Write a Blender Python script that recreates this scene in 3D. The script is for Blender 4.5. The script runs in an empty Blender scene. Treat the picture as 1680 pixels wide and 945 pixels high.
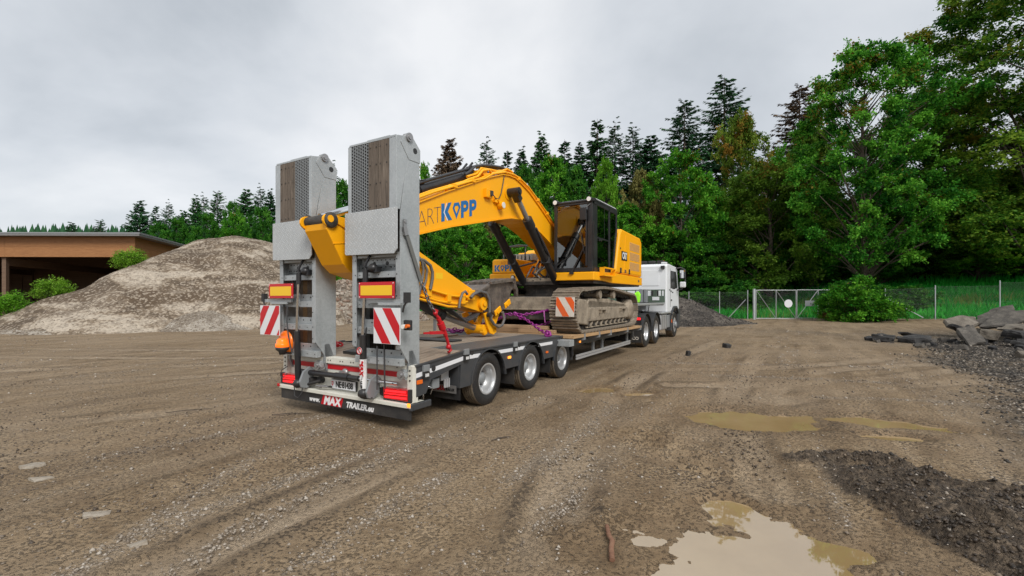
import bpy, bmesh, math, random
import numpy as np
from mathutils import Vector, Matrix

random.seed(7)
RNG = np.random.default_rng(11)
SC = bpy.context.scene
COL = SC.collection
PI = math.pi

# ------------------------------------------------------------------ camera
cam_d = bpy.data.cameras.new('camera')
cam = bpy.data.objects.new('camera', cam_d)
COL.objects.link(cam)
cam.location = (0, 0, 1.614)
cam.rotation_euler = (PI / 2, 0, 0)
cam_d.sensor_width = 36.0
cam_d.lens = 36.0 * 747.5 / 1680.0
cam_d.shift_y = 16.5 / 1680.0
cam_d.clip_start = 0.05
cam_d.clip_end = 3000
SC.camera = cam

# ------------------------------------------------------------------ exposure
SC.view_settings.view_transform = 'Standard'
SC.view_settings.look = 'None'
SC.view_settings.exposure = 0.98
SC.view_settings.gamma = 1.0
SC.view_settings.use_curve_mapping = False
try:
    SC.cycles.max_bounces = 8
    SC.cycles.transparent_max_bounces = 12
    SC.cycles.diffuse_bounces = 4
    SC.cycles.glossy_bounces = 3
    SC.cycles.transmission_bounces = 6
    SC.cycles.caustics_reflective = False
    SC.cycles.caustics_refractive = False
    SC.cycles.sample_clamp_indirect = 6.0
except Exception:
    pass

# ------------------------------------------------------------------ sky and sun
SUN_EL, SUN_AZ = math.radians(42), math.radians(158)     # azimuth clockwise from +Y
wd = bpy.data.worlds.new('World')
SC.world = wd
wd.use_nodes = True
wt = wd.node_tree
wt.nodes.clear()
def WN(t, **k):
    n = wt.nodes.new(t)
    for a, b in k.items():
        setattr(n, a, b)
    return n
def WL(a, b):
    wt.links.new(a, b)
w_out = WN('ShaderNodeOutputWorld')
w_sky = WN('ShaderNodeTexSky', sky_type='NISHITA', sun_disc=False, sun_elevation=SUN_EL, sun_rotation=SUN_AZ)
w_b1 = WN('ShaderNodeBackground'); w_b1.inputs['Strength'].default_value = 0.08
WL(w_sky.outputs[0], w_b1.inputs[0])
w_tc = WN('ShaderNodeTexCoord')
w_sep = WN('ShaderNodeSeparateXYZ'); WL(w_tc.outputs['Generated'], w_sep.inputs[0])
w_ab = WN('ShaderNodeMath', operation='ABSOLUTE'); WL(w_sep.outputs[2], w_ab.inputs[0])
w_zz = WN('ShaderNodeMath', operation='ADD'); WL(w_ab.outputs[0], w_zz.inputs[0]); w_zz.inputs[1].default_value = 0.32
w_dx = WN('ShaderNodeMath', operation='DIVIDE'); WL(w_sep.outputs[0], w_dx.inputs[0]); WL(w_zz.outputs[0], w_dx.inputs[1])
w_dy = WN('ShaderNodeMath', operation='DIVIDE'); WL(w_sep.outputs[1], w_dy.inputs[0]); WL(w_zz.outputs[0], w_dy.inputs[1])
w_cv = WN('ShaderNodeCombineXYZ'); WL(w_dx.outputs[0], w_cv.inputs[0]); WL(w_dy.outputs[0], w_cv.inputs[1])
w_mp = WN('ShaderNodeMapping'); WL(w_cv.outputs[0], w_mp.inputs[0])
w_mp.inputs['Location'].default_value = (-2.307, -2.018, 0.0)
w_mp.inputs['Scale'].default_value = (0.85, 0.85, 1.0)
w_n1 = WN('ShaderNodeTexNoise'); WL(w_mp.outputs[0], w_n1.inputs['Vector'])
w_n1.inputs['Scale'].default_value = 0.874; w_n1.inputs['Detail'].default_value = 7; w_n1.inputs['Roughness'].default_value = 0.52
w_n1.inputs['Distortion'].default_value = 0.25
w_cr = WN('ShaderNodeValToRGB'); WL(w_n1.outputs[0], w_cr.inputs[0])
w_cr.color_ramp.elements[0].position = 0.27; w_cr.color_ramp.elements[0].color = (0.205, 0.226, 0.25, 1)
w_cr.color_ramp.elements[1].position = 0.58; w_cr.color_ramp.elements[1].color = (0.470, 0.476, 0.485, 1)
e = w_cr.color_ramp.elements.new(0.43); e.color = (0.350, 0.367, 0.388, 1)
w_b2 = WN('ShaderNodeBackground'); WL(w_cr.outputs[0], w_b2.inputs[0]); w_b2.inputs['Strength'].default_value = 1.0
w_mx = WN('ShaderNodeMixShader'); w_mx.inputs[0].default_value = 0.93
WL(w_b1.outputs[0], w_mx.inputs[1]); WL(w_b2.outputs[0], w_mx.inputs[2])
WL(w_mx.outputs[0], w_out.inputs[0])

sun_d = bpy.data.lights.new('sun', 'SUN')
sun_d.energy = 1.5
sun_d.angle = math.radians(24)
sun_d.color = (1.0, 0.965, 0.91)
sun = bpy.data.objects.new('sun', sun_d)
COL.objects.link(sun)
sdir = Vector((math.sin(SUN_AZ) * math.cos(SUN_EL), math.cos(SUN_AZ) * math.cos(SUN_EL), math.sin(SUN_EL)))
sun.rotation_euler = (-sdir).to_track_quat('-Z', 'Y').to_euler()
sun.location = (0, 0, 60)

# ------------------------------------------------------------------ object helpers
def tag(o, label=None, cat=None, group=None, kind=None):
    if label: o['label'] = label
    if cat: o['category'] = cat
    if group: o['group'] = group
    if kind: o['kind'] = kind
    return o

def empty(name, loc=(0, 0, 0), rz=0.0):
    o = bpy.data.objects.new(name, None)
    o.location = loc
    o.rotation_euler = (0, 0, rz)
    o.empty_display_size = 0.3
    COL.objects.link(o)
    return o

def copy_tree(o, parent=None):
    c = o.copy(); COL.objects.link(c)
    c.parent = parent
    for ch in list(o.children):
        copy_tree(ch, c)
    return c

def xf(M, pts):
    return [tuple(M @ Vector(p)) for p in pts]

class MB:
    """collects shapes into one mesh"""
    def __init__(s, off=(0, 0, 0)):
        s.v = []; s.f = []; s.m = []; s.s = []; s.cur = 0; s.off = off
    def add(s, vs, fs, sm=False):
        b = len(s.v)
        ox, oy, oz = s.off
        s.v += [(x - ox, y - oy, z - oz) for x, y, z in vs]
        for f in fs:
            s.f.append([i + b for i in f]); s.m.append(s.cur); s.s.append(sm)
        return s
    def mat(s, i):
        s.cur = i; return s
    def hexa(s, p):   # 8 points: bottom 4 ccw, top 4 ccw
        return s.add(p, [(3, 2, 1, 0), (4, 5, 6, 7), (0, 1, 5, 4), (1, 2, 6, 5), (2, 3, 7, 6), (3, 0, 4, 7)])
    def box(s, x0, x1, y0, y1, z0, z1):
        return s.hexa([(x0, y0, z0), (x1, y0, z0), (x1, y1, z0), (x0, y1, z0), (x0, y0, z1), (x1, y0, z1), (x1, y1, z1), (x0, y1, z1)])
    def obox(s, c, size, R):
        hx, hy, hz = size[0] / 2, size[1] / 2, size[2] / 2
        M = Matrix.Translation(c) @ R.to_4x4()
        return s.hexa(xf(M, [(-hx, -hy, -hz), (hx, -hy, -hz), (hx, hy, -hz), (-hx, hy, -hz), (-hx, -hy, hz), (hx, -hy, hz), (hx, hy, hz), (-hx, hy, hz)]))
    def bar(s, p0, p1, w, h, up=(0, 0, 1)):
        p0 = Vector(p0); p1 = Vector(p1); d = p1 - p0; L = d.length; d.normalize()
        up = Vector(up)
        x = d.cross(up)
        if x.length < 1e-4: x = d.cross(Vector((1, 0, 0)))
        x.normalize(); z = x.cross(d)
        R = Matrix((x, d, z)).transposed()
        return s.obox((p0 + p1) / 2, (w, L, h), R)
    def cyl(s, p0, p1, r0, r1=None, n=14, cap=True, sm=True):
        r1 = r0 if r1 is None else r1
        p0 = Vector(p0); p1 = Vector(p1); d = (p1 - p0).normalized()
        a = d.orthogonal().normalized(); b = d.cross(a)
        vs = []
        for p, r in ((p0, r0), (p1, r1)):
            for i in range(n):
                t = 2 * PI * i / n
                vs.append(tuple(p + a * (r * math.cos(t)) + b * (r * math.sin(t))))
        s.add(vs, [(i, (i + 1) % n, n + (i + 1) % n, n + i) for i in range(n)], sm)
        if cap:
            s.add(vs[:n], [tuple(range(n - 1, -1, -1))]); s.add(vs[n:], [tuple(range(n))])
        return s
    def tube(s, pts, r, n=8, cap=True):
        P = [Vector(p) for p in pts]
        rs = r if isinstance(r, (list, tuple)) else [r] * len(P)
        T = []
        for i in range(len(P)):
            T.append((P[min(i + 1, len(P) - 1)] - P[max(i - 1, 0)]).normalized())
        a = T[0].orthogonal().normalized()
        vs = []
        for i, p in enumerate(P):
            a = (a - T[i] * a.dot(T[i]))
            a = a.normalized() if a.length > 1e-6 else T[i].orthogonal().normalized()
            b = T[i].cross(a)
            for k in range(n):
                t = 2 * PI * k / n
                vs.append(tuple(p + a * (rs[i] * math.cos(t)) + b * (rs[i] * math.sin(t))))
        fs = []
        for i in range(len(P) - 1):
            for k in range(n):
                fs.append((i * n + k, i * n + (k + 1) % n, (i + 1) * n + (k + 1) % n, (i + 1) * n + k))
        s.add(vs, fs, True)
        if cap:
            s.add(vs[:n], [tuple(range(n - 1, -1, -1))]); s.add(vs[-n:], [tuple(range(n))])
        return s
    def prism(s, pts, axis, a, b):
        if axis == 'x': g = lambda p, t: (t, p[0], p[1])
        elif axis == 'y': g = lambda p, t: (p[0], t, p[1])
        else: g = lambda p, t: (p[0], p[1], t)
        n = len(pts)
        ar = sum(pts[i][0] * pts[(i + 1) % n][1] - pts[(i + 1) % n][0] * pts[i][1] for i in range(n))
        flip = (ar < 0) != (axis == 'y')
        A = [g(p, a) for p in pts]; B = [g(p, b) for p in pts]
        fs = [tuple(range(n - 1, -1, -1)), tuple(range(n, 2 * n))] + [(i, (i + 1) % n, n + (i + 1) % n, n + i) for i in range(n)]
        if flip: fs = [tuple(reversed(f)) for f in fs]
        return s.add(A + B, fs)
    def lathe(s, prof, c, axis=(1, 0, 0), n=32, sm=True):
        d = Vector(axis).normalized(); a = d.orthogonal().normalized(); b = d.cross(a); c = Vector(c)
        vs = []
        for r, h in prof:
            for i in range(n):
                t = 2 * PI * i / n
                vs.append(tuple(c + d * h + a * (r * math.cos(t)) + b * (r * math.sin(t))))
        fs = []
        for j in range(len(prof) - 1):
            for i in range(n):
                fs.append((j * n + i, j * n + (i + 1) % n, (j + 1) * n + (i + 1) % n, (j + 1) * n + i))
        return s.add(vs, fs, sm)
    def ball(s, c, r, n=10, m=7, sc=(1, 1, 1)):
        vs = []; fs = []
        for j in range(m + 1):
            ph = PI * j / m
            for i in range(n):
                t = 2 * PI * i / n
                vs.append((c[0] + sc[0] * r * math.sin(ph) * math.cos(t), c[1] + sc[1] * r * math.sin(ph) * math.sin(t), c[2] + sc[2] * r * math.cos(ph)))
        for j in range(m):
            for i in range(n):
                fs.append((j * n + i, (j + 1) * n + i, (j + 1) * n + (i + 1) % n, j * n + (i + 1) % n))
        return s.add(vs, fs, True)
    def mesh(s, name, mats):
        me = bpy.data.meshes.new(name)
        me.from_pydata(s.v, [], s.f)
        if not isinstance(mats, (list, tuple)): mats = [mats]
        for m in mats: me.materials.append(m)
        me.polygons.foreach_set('material_index', s.m)
        me.polygons.foreach_set('use_smooth', s.s)
        me.update()
        return me
    def build(s, name, mats, parent=None, bevel=0, label=None):
        o = bpy.data.objects.new(name, s.mesh(name, mats))
        COL.objects.link(o)
        o.parent = parent
        if bevel:
            bv = o.modifiers.new('bevel', 'BEVEL'); bv.width = bevel; bv.segments = 2
            bv.limit_method = 'ANGLE'; bv.angle_limit = math.radians(40); bv.harden_normals = False
        if label: o['label'] = label
        return o

def inst(name, me, parent=None, loc=(0, 0, 0), rot=(0, 0, 0), scale=(1, 1, 1)):
    o = bpy.data.objects.new(name, me)
    COL.objects.link(o); o.parent = parent
    o.location = loc; o.rotation_euler = rot; o.scale = scale
    return o

def text_mesh(txt, size=1.0, offset=0.0, shear=0.0, ext=0.003, spacing=1.0, sx=1.0):
    """returns verts, faces of lettering in the xy plane, extruded in z, centred on x"""
    cu = bpy.data.curves.new('t', 'FONT'); cu.body = txt; cu.size = size; cu.offset = offset
    cu.shear = shear; cu.extrude = ext; cu.space_character = spacing; cu.align_x = 'CENTER'; cu.resolution_u = 3
    o = bpy.data.objects.new('t', cu); COL.objects.link(o)
    dg = bpy.context.evaluated_depsgraph_get()
    me = bpy.data.meshes.new_from_object(o.evaluated_get(dg))
    vs = [(v.co.x * sx, v.co.y, v.co.z) for v in me.vertices]
    fs = [tuple(p.vertices) for p in me.polygons]
    bpy.data.objects.remove(o); bpy.data.curves.remove(cu); bpy.data.meshes.remove(me)
    return vs, fs

def np_mesh(name, V, F, mats, col=None, smooth=False, colname='Col'):
    """V (n,3) float, F (m,k) int"""
    me = bpy.data.meshes.new(name)
    n, (m, k) = len(V), F.shape
    me.vertices.add(n); me.vertices.foreach_set('co', np.ascontiguousarray(V, np.float32).ravel())
    me.loops.add(m * k); me.loops.foreach_set('vertex_index', np.ascontiguousarray(F, np.int32).ravel())
    me.polygons.add(m)
    me.polygons.foreach_set('loop_start', np.arange(0, m * k, k, dtype=np.int32))
    me.polygons.foreach_set('loop_total', np.full(m, k, np.int32))
    if smooth: me.polygons.foreach_set('use_smooth', np.ones(m, bool))
    if not isinstance(mats, (list, tuple)): mats = [mats]
    for q in mats: me.materials.append(q)
    me.update(calc_edges=True)
    if col is not None:
        for nm, c in (col.items() if isinstance(col, dict) else {colname: col}.items()):
            at = me.attributes.new(nm, 'FLOAT_COLOR', 'POINT')
            c4 = np.ones((n, 4), np.float32); c4[:, :c.shape[1]] = c
            at.data.foreach_set('color', c4.ravel())
    return me

# ------------------------------------------------------------------ noise in numpy
_PERM = np.random.default_rng(3).random((256, 256)).astype(np.float64)
def vnoise(x, y):
    x = np.asarray(x, float); y = np.asarray(y, float)
    xi = np.floor(x).astype(int); yi = np.floor(y).astype(int)
    fx = x - xi; fy = y - yi
    fx = fx * fx * (3 - 2 * fx); fy = fy * fy * (3 - 2 * fy)
    g = lambda a, b: _PERM[a & 255, b & 255]
    return (g(xi, yi) * (1 - fx) + g(xi + 1, yi) * fx) * (1 - fy) + (g(xi, yi + 1) * (1 - fx) + g(xi + 1, yi + 1) * fx) * fy
def fbm(x, y, o=4, r=0.5):
    s = 0; a = 1; t = 0
    for i in range(o):
        s = s + a * vnoise(x * 2 ** i + 17.3 * i, y * 2 ** i + 9.1 * i); t += a; a *= r
    return s / t - 0.5
def sstep(a, b, x):
    t = np.clip((x - a) / (b - a), 0, 1); return t * t * (3 - 2 * t)

# ------------------------------------------------------------------ materials
MATS = {}
class NT:
    """short node-tree writer"""
    def __init__(s, name):
        s.m = bpy.data.materials.new(name); s.m.use_nodes = True
        s.t = s.m.node_tree; s.t.nodes.clear()
        s.out = s.t.nodes.new('ShaderNodeOutputMaterial')
    def n(s, typ, ins=None, **k):
        nd = s.t.nodes.new('ShaderNode' + typ)
        for a, b in k.items(): setattr(nd, a, b)
        for a, b in (ins or {}).items():
            s.set(nd.inputs[a], b)
        return nd
    def set(s, sock, v):
        if isinstance(v, bpy.types.NodeSocket): s.t.links.new(v, sock)
        elif isinstance(v, bpy.types.Node): s.t.links.new(v.outputs[0], sock)
        else:
            if isinstance(v, (tuple, list)) and len(v) == 3 and sock.type == 'RGBA': v = (*v, 1)
            sock.default_value = v
    def math(s, op, a, b=0.0, clamp=False):
        nd = s.t.nodes.new('ShaderNodeMath'); nd.operation = op; nd.use_clamp = clamp
        s.set(nd.inputs[0], a); s.set(nd.inputs[1], b); return nd.outputs[0]
    def mix(s, f, a, b, mode='MIX'):
        nd = s.t.nodes.new('ShaderNodeMix'); nd.data_type = 'RGBA'; nd.blend_type = mode
        s.set(nd.inputs[0], f); s.set(nd.inputs[6], a); s.set(nd.inputs[7], b); return nd.outputs[2]
    def ramp(s, f, stops):
        nd = s.t.nodes.new('ShaderNodeValToRGB'); s.set(nd.inputs[0], f)
        el = nd.color_ramp.elements
        while len(el) < len(stops): el.new(0.5)
        for e_, (p, c) in zip(el, stops):
            e_.position = p; e_.color = (*c, 1) if isinstance(c, (tuple, list)) else (c, c, c, 1)
        return nd.outputs[0]
    def co(s, scale=(1, 1, 1), rot=(0, 0, 0), kind='Object'):
        tc = s.t.nodes.new('ShaderNodeTexCoord')
        mp = s.n('Mapping', {'Vector': tc.outputs[kind], 'Scale': scale, 'Rotation': rot})
        return mp.outputs[0]
    def noise(s, vec, scale=1.0, detail=3.0, rough=0.55, dist=0.0):
        return s.n('TexNoise', {'Vector': vec, 'Scale': scale, 'Detail': detail, 'Roughness': rough, 'Distortion': dist}).outputs[0]
    def vor(s, vec, scale, feature='F1', out='Distance'):
        return s.n('TexVoronoi', {'Vector': vec, 'Scale': scale}, feature=feature).outputs[out]
    def bump(s, h, strength=0.3, dist=0.02):
        return s.n('Bump', {'Height': h, 'Strength': strength, 'Distance': dist}).outputs[0]
    def bsdf(s, col, rough=0.5, metal=0.0, normal=None, **k):
        ins = {'Base Color': col, 'Roughness': rough, 'Metallic': metal}
        if normal is not None: ins['Normal'] = normal
        ins.update(k)
        b = s.n('BsdfPrincipled', ins)
        s.t.links.new(b.outputs[0], s.out.inputs[0]); return b
    def surf(s, sh): s.t.links.new(sh.outputs[0] if isinstance(sh, bpy.types.Node) else sh, s.out.inputs[0])

def paint(name, col, rough=0.45, metal=0.0, dirt=0.25, dcol=(0.22, 0.17, 0.12), scale=3.0, bump=0.02, spec=0.5):
    """painted surface with grime blotches and fine wear"""
    t = NT(name); c = t.co()
    n1 = t.noise(c, scale, 6, 0.65); n2 = t.noise(c, scale * 14, 4, 0.6)
    f = t.math('MULTIPLY', t.ramp(n1, [(0.42, 0.0), (0.75, 1.0)]), dirt)
    f2 = t.math('MULTIPLY', t.ramp(n2, [(0.55, 0.0), (0.8, 1.0)]), dirt * 0.6)
    cc = t.mix(t.math('ADD', f, f2, True), col, dcol)
    r = t.math('ADD', t.math('MULTIPLY', n1, 0.25), rough - 0.12)
    t.bsdf(cc, r, metal, t.bump(n2, bump * 5, 0.002), **{'Specular IOR Level': spec})
    MATS[name] = t.m; return t.m

def m_galv():
    t = NT('galvanised_steel'); c = t.co()
    sp = t.vor(t.co((1, 1, 1)), 55, out='Color'); bw = t.n('RGBToBW', {'Color': sp}).outputs[0]
    n = t.noise(c, 2.2, 6, 0.7); n3 = t.noise(t.co((9, 9, 1.2)), 1.0, 4, 0.6)
    col = t.ramp(t.math('ADD', t.math('MULTIPLY', bw, 0.10), t.math('ADD', t.math('MULTIPLY', n, 0.34), 0.34)),
                 [(0.36, (0.235, 0.255, 0.265)), (0.56, (0.40, 0.425, 0.435)), (0.78, (0.56, 0.585, 0.595))])
    col = t.mix(t.math('MULTIPLY', t.ramp(n3, [(0.6, 0.0), (0.85, 1.0)]), 0.4), col, (0.17, 0.155, 0.135))
    t.bsdf(col, t.math('ADD', t.math('MULTIPLY', bw, 0.14), 0.34), 0.35, t.bump(n, 0.12, 0.003))
    return t.m

def m_tread(name, c0, c1, metal, sc=34.0):
    """steel plate with a raised diamond pattern (fine relief)"""
    t = NT(name); c = t.co()
    tc = t.n('TexCoord').outputs['Object']
    sx = t.n('SeparateXYZ', {'Vector': tc})
    nrm = t.n('NewGeometry').outputs['Normal']
    u = t.math('ADD', sx.outputs[0], 0.0)
    v = t.math('ADD', sx.outputs[1], sx.outputs[2])
    a = t.math('ADD', u, v); b = t.math('SUBTRACT', u, v)
    def cell(p, q):
        w1 = t.math('ABSOLUTE', t.math('SINE', t.math('MULTIPLY', p, sc * 2.0)))
        w2 = t.math('ABSOLUTE', t.math('SINE', t.math('MULTIPLY', q, sc)))
        return t.math('MULTIPLY', t.math('SUBTRACT', 1.0, w1), t.math('POWER', w2, 0.6))
    k = t.n('TexChecker', {'Vector': t.n('CombineXYZ', {'X': a, 'Y': b}).outputs[0], 'Scale': sc / PI}).outputs['Fac']
    h1 = cell(a, b); h2 = cell(b, a)
    h = t.math('ADD', t.math('MULTIPLY', h1, k), t.math('MULTIPLY', h2, t.math('SUBTRACT', 1.0, k)))
    h = t.ramp(h, [(0.45, 0.0), (0.62, 1.0)])
    n = t.noise(c, 3.0, 6, 0.7)
    col = t.mix(n, c0, c1)
    col = t.mix(t.math('MULTIPLY', h, 0.35), col, tuple(min(1, x * 1.5) for x in c1))
    t.bsdf(col, t.math('ADD', t.math('MULTIPLY', n, 0.25), 0.35), metal, t.bump(h, 0.6, 0.004))
    return t.m

def m_wood(name, c0, c1, c2, axis=1, rough=0.8, sc=1.0, dirt=0.0):
    t = NT(name)
    s = [16 * sc, 16 * sc, 16 * sc]; s[axis] = 0.9 * sc
    info = t.n('ObjectInfo').outputs['Random']
    c = t.co(tuple(s))
    cv = t.n('VectorMath', {0: c, 1: t.n('CombineXYZ', {'X': t.math('MULTIPLY', info, 37.0), 'Y': t.math('MULTIPLY', info, 11.0), 'Z': t.math('MULTIPLY', info, 5.0)}).outputs[0]}, operation='ADD').outputs[0]
    g = t.noise(cv, 1.6, 7, 0.68, 0.8)
    g2 = t.noise(cv, 6.0, 4, 0.7)
    big = t.noise(t.co((2, 2, 2)), 1.2, 4, 0.6)
    f = t.math('ADD', t.math('MULTIPLY', g, 0.7), t.math('MULTIPLY', g2, 0.35))
    col = t.ramp(f, [(0.34, c0), (0.52, c1), (0.72, c2)])
    col = t.mix(t.math('MULTIPLY', t.math('SUBTRACT', info, 0.5), 0.5), col, c0)
    if dirt: col = t.mix(t.math('MULTIPLY', t.ramp(big, [(0.35, 0.0), (0.7, 1.0)]), dirt), col, (0.20, 0.155, 0.115))
    t.bsdf(col, rough, 0.0, t.bump(f, 0.35, 0.004))
    return t.m

def m_tyre():
    t = NT('tyre_rubber'); c = t.co()
    g = t.n('TexCoord').outputs['Object']; sx = t.n('SeparateXYZ', {'Vector': g})
    r = t.math('SQRT', t.math('ADD', t.math('POWER', sx.outputs[1], 2.0), t.math('POWER', sx.outputs[2], 2.0)))
    n = t.noise(c, 9, 5, 0.65); n2 = t.noise(t.co((14, 14, 14)), 3, 3, 0.6)
    nx = t.math('ABSOLUTE', t.n('SeparateXYZ', {'Vector': t.n('NewGeometry').outputs['Normal']}).outputs[2])
    side = t.math('ABSOLUTE', sx.outputs[0])
    f = t.math('MULTIPLY', t.n('Attribute', attribute_name='tread').outputs['Fac'], t.ramp(n, [(0.25, 0.35), (0.7, 1.0)]))
    f = t.math('ADD', f, t.math('MULTIPLY', t.ramp(n2, [(0.5, 0.0), (0.8, 1.0)]), 0.18), True)
    col = t.mix(f, (0.020, 0.020, 0.021), (0.27, 0.21, 0.145))
    t.bsdf(col, t.math('ADD', t.math('MULTIPLY', f, 0.35), 0.5), 0.0, t.bump(n, 0.1, 0.003), **{'Specular IOR Level': 0.35})
    return t.m

def m_muddy(name, c0, c1, c2, metal=0.2, rough=0.75, sc=5.0):
    t = NT(name); c = t.co()
    n = t.noise(c, sc, 8, 0.72, 0.3); n2 = t.noise(c, sc * 9, 4, 0.6)
    f = t.math('ADD', t.math('MULTIPLY', n, 0.75), t.math('MULTIPLY', n2, 0.25))
    col = t.ramp(f, [(0.33, c0), (0.5, c1), (0.68, c2)])
    t.bsdf(col, t.math('ADD', t.math('MULTIPLY', n2, 0.2), rough - 0.1), metal, t.bump(f, 0.5, 0.01))
    return t.m

def m_glass(name, tint=(0.75, 0.82, 0.80), rough=0.01, extra=0.0):
    t = NT(name)
    fr = t.n('Fresnel', {'IOR': 1.5}).outputs[0]
    tr = t.n('BsdfTransparent', {'Color': tint}); gl = t.n('BsdfGlossy', {'Color': (1, 1, 1), 'Roughness': rough})
    mx = t.n('MixShader', {0: t.math('ADD', fr, extra, True)})
    t.t.links.new(tr.outputs[0], mx.inputs[1]); t.t.links.new(gl.outputs[0], mx.inputs[2]); t.surf(mx)
    return t.m

def m_flat(name, col, rough=0.5, metal=0.0, **k):
    t = NT(name)
    t.bsdf(col, rough, metal, **k); return t.m

def m_leaf(name, c_dark, c_mid, c_light, autumn=None, amt=0.0, trans=0.35):
    t = NT(name)
    at = t.n('Attribute', attribute_name='Col'); sp = t.n('SeparateColor', {'Color': at.outputs['Color']})
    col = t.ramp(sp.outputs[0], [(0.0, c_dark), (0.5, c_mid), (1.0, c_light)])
    if autumn:
        col = t.mix(t.math('MULTIPLY', t.ramp(sp.outputs[1], [(1 - amt, 0.0), (min(1.0, 1 - amt + 0.12), 1.0)]), 0.9), col, autumn)
    df = t.n('BsdfPrincipled', {'Base Color': col, 'Roughness': 0.6, 'Specular IOR Level': 0.12})
    tl = t.n('BsdfTranslucent', {'Color': t.mix(0.5, col, (0.10, 0.22, 0.02), 'ADD') if False else col})
    mx = t.n('MixShader', {0: trans})
    t.t.links.new(df.outputs[0], mx.inputs[1]); t.t.links.new(tl.outputs[0], mx.inputs[2]); t.surf(mx)
    return t.m

M = {}
M['galv'] = m_galv()
M['tread'] = m_tread('galvanised_tread_plate', (0.34, 0.36, 0.37), (0.52, 0.54, 0.55), 0.12)
M['deck_tread'] = m_tread('dark_tread_plate', (0.075, 0.08, 0.085), (0.15, 0.155, 0.155), 0.2, 26.0)
M['anthracite'] = paint('anthracite_paint', (0.040, 0.044, 0.050), 0.42, 0.0, 0.28, (0.13, 0.11, 0.09))
M['cream'] = paint('cream_paint', (0.66, 0.65, 0.58), 0.45, 0.0, 0.3, (0.32, 0.28, 0.22))
M['white'] = paint('white_paint', (0.72, 0.74, 0.76), 0.35, 0.0, 0.12, (0.4, 0.38, 0.34))
M['yellow'] = paint('yellow_paint', (0.93, 0.415, 0.006), 0.36, 0.0, 0.07, (0.42, 0.22, 0.03), 1.3, 0.02, 0.3)
M['black'] = paint('black_paint', (0.015, 0.015, 0.017), 0.38, 0.0, 0.22, (0.09, 0.08, 0.07))
M['black_matt'] = paint('black_plastic', (0.02, 0.02, 0.021), 0.6, 0.0, 0.25, (0.10, 0.085, 0.07))
M['rubber'] = paint('black_rubber', (0.017, 0.017, 0.018), 0.62, 0.0, 0.35, (0.13, 0.11, 0.09))
M['hose'] = m_flat('hose_rubber', (0.045, 0.045, 0.048), 0.45)
M['hose_grey'] = paint('dusty_hose', (0.10, 0.10, 0.10), 0.5, 0.0, 0.5, (0.25, 0.21, 0.16))
M['tyre'] = m_tyre()
M['rim'] = paint('silver_rim_paint', (0.50, 0.51, 0.52), 0.34, 0.45, 0.25, (0.25, 0.22, 0.18))
M['chrome'] = m_flat('chrome_rod', (0.75, 0.76, 0.78), 0.14, 1.0)
M['steel'] = paint('bare_steel', (0.36, 0.36, 0.365), 0.38, 0.7, 0.3, (0.2, 0.16, 0.12))
M['grey'] = paint('grey_paint', (0.23, 0.245, 0.255), 0.42, 0.1, 0.25, (0.14, 0.12, 0.1))
M['red'] = paint('red_paint', (0.50, 0.012, 0.02), 0.35, 0.0, 0.12, (0.16, 0.03, 0.03))
M['red_film'] = m_flat('red_reflective_film', (0.52, 0.006, 0.015), 0.30)
M['white_film'] = m_flat('white_reflective_film', (0.70, 0.71, 0.73), 0.32)
M['yellow_film'] = m_flat('yellow_reflective_film', (0.86, 0.52, 0.01), 0.32)
M['orange_film'] = paint('orange_reflective_film', (0.72, 0.10, 0.012), 0.4, 0.0, 0.25)
M['dusty_white_film'] = paint('dusty_white_film', (0.64, 0.60, 0.54), 0.45, 0.0, 0.35)
M['orange_lens'] = m_flat('orange_lens', (0.75, 0.14, 0.01), 0.18, **{'Coat Weight': 0.5})
M['red_lens'] = m_flat('red_lens', (0.45, 0.004, 0.008), 0.15, **{'Coat Weight': 0.6})
M['clear_lens'] = m_flat('clear_lens', (0.75, 0.75, 0.72), 0.12, **{'Coat Weight': 0.6})
def m_lit(name, col, st):
    t = NT(name); t.bsdf(col, 0.2, 0.0, **{'Emission Color': (*col, 1), 'Emission Strength': st}); return t.m
M['tail_lit'] = m_lit('lit_tail_lamp', (0.9, 0.015, 0.02), 0.9)
M['amber_lit'] = m_lit('lit_marker_amber', (0.95, 0.28, 0.03), 0.9)
M['beacon_lit'] = m_lit('orange_beacon_lens', (0.90, 0.16, 0.008), 0.35)
M['amber_glow'] = m_lit('emissive_amber', (0.72, 0.15, 0.01), 0.12)
M['plank_grey'] = m_wood('weathered_plank', (0.050, 0.040, 0.032), (0.125, 0.098, 0.076), (0.24, 0.195, 0.155), 2, 0.85, 1.4)
M['plank_deck'] = m_wood('worn_deck_plank', (0.17, 0.135, 0.10), (0.29, 0.235, 0.18), (0.42, 0.35, 0.27), 1, 0.85, 1.0, 0.45)
M['timber'] = m_wood('fresh_timber', (0.26, 0.15, 0.065), (0.42, 0.26, 0.125), (0.55, 0.37, 0.20), 1, 0.75, 1.0, 0.18)
M['timber_x'] = m_wood('sawn_timber', (0.24, 0.15, 0.075), (0.38, 0.25, 0.14), (0.50, 0.36, 0.22), 0, 0.78, 1.0, 0.25)
M['muddy_steel'] = m_muddy('dried_mud_on_steel', (0.12, 0.10, 0.08), (0.29, 0.24, 0.18), (0.44, 0.375, 0.29))
M['shoe'] = m_muddy('muddy_track_shoe', (0.11, 0.093, 0.075), (0.26, 0.215, 0.165), (0.42, 0.36, 0.28), 0.2, 0.65, 8.0)
M['dark_steel'] = m_muddy('dark_dirty_steel', (0.022, 0.02, 0.019), (0.055, 0.048, 0.042), (0.15, 0.125, 0.10), 0.2, 0.65)
M['coupler'] = m_muddy('worn_coupler_steel', (0.06, 0.055, 0.052), (0.16, 0.135, 0.115), (0.30, 0.25, 0.20), 0.5, 0.5)
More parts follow.
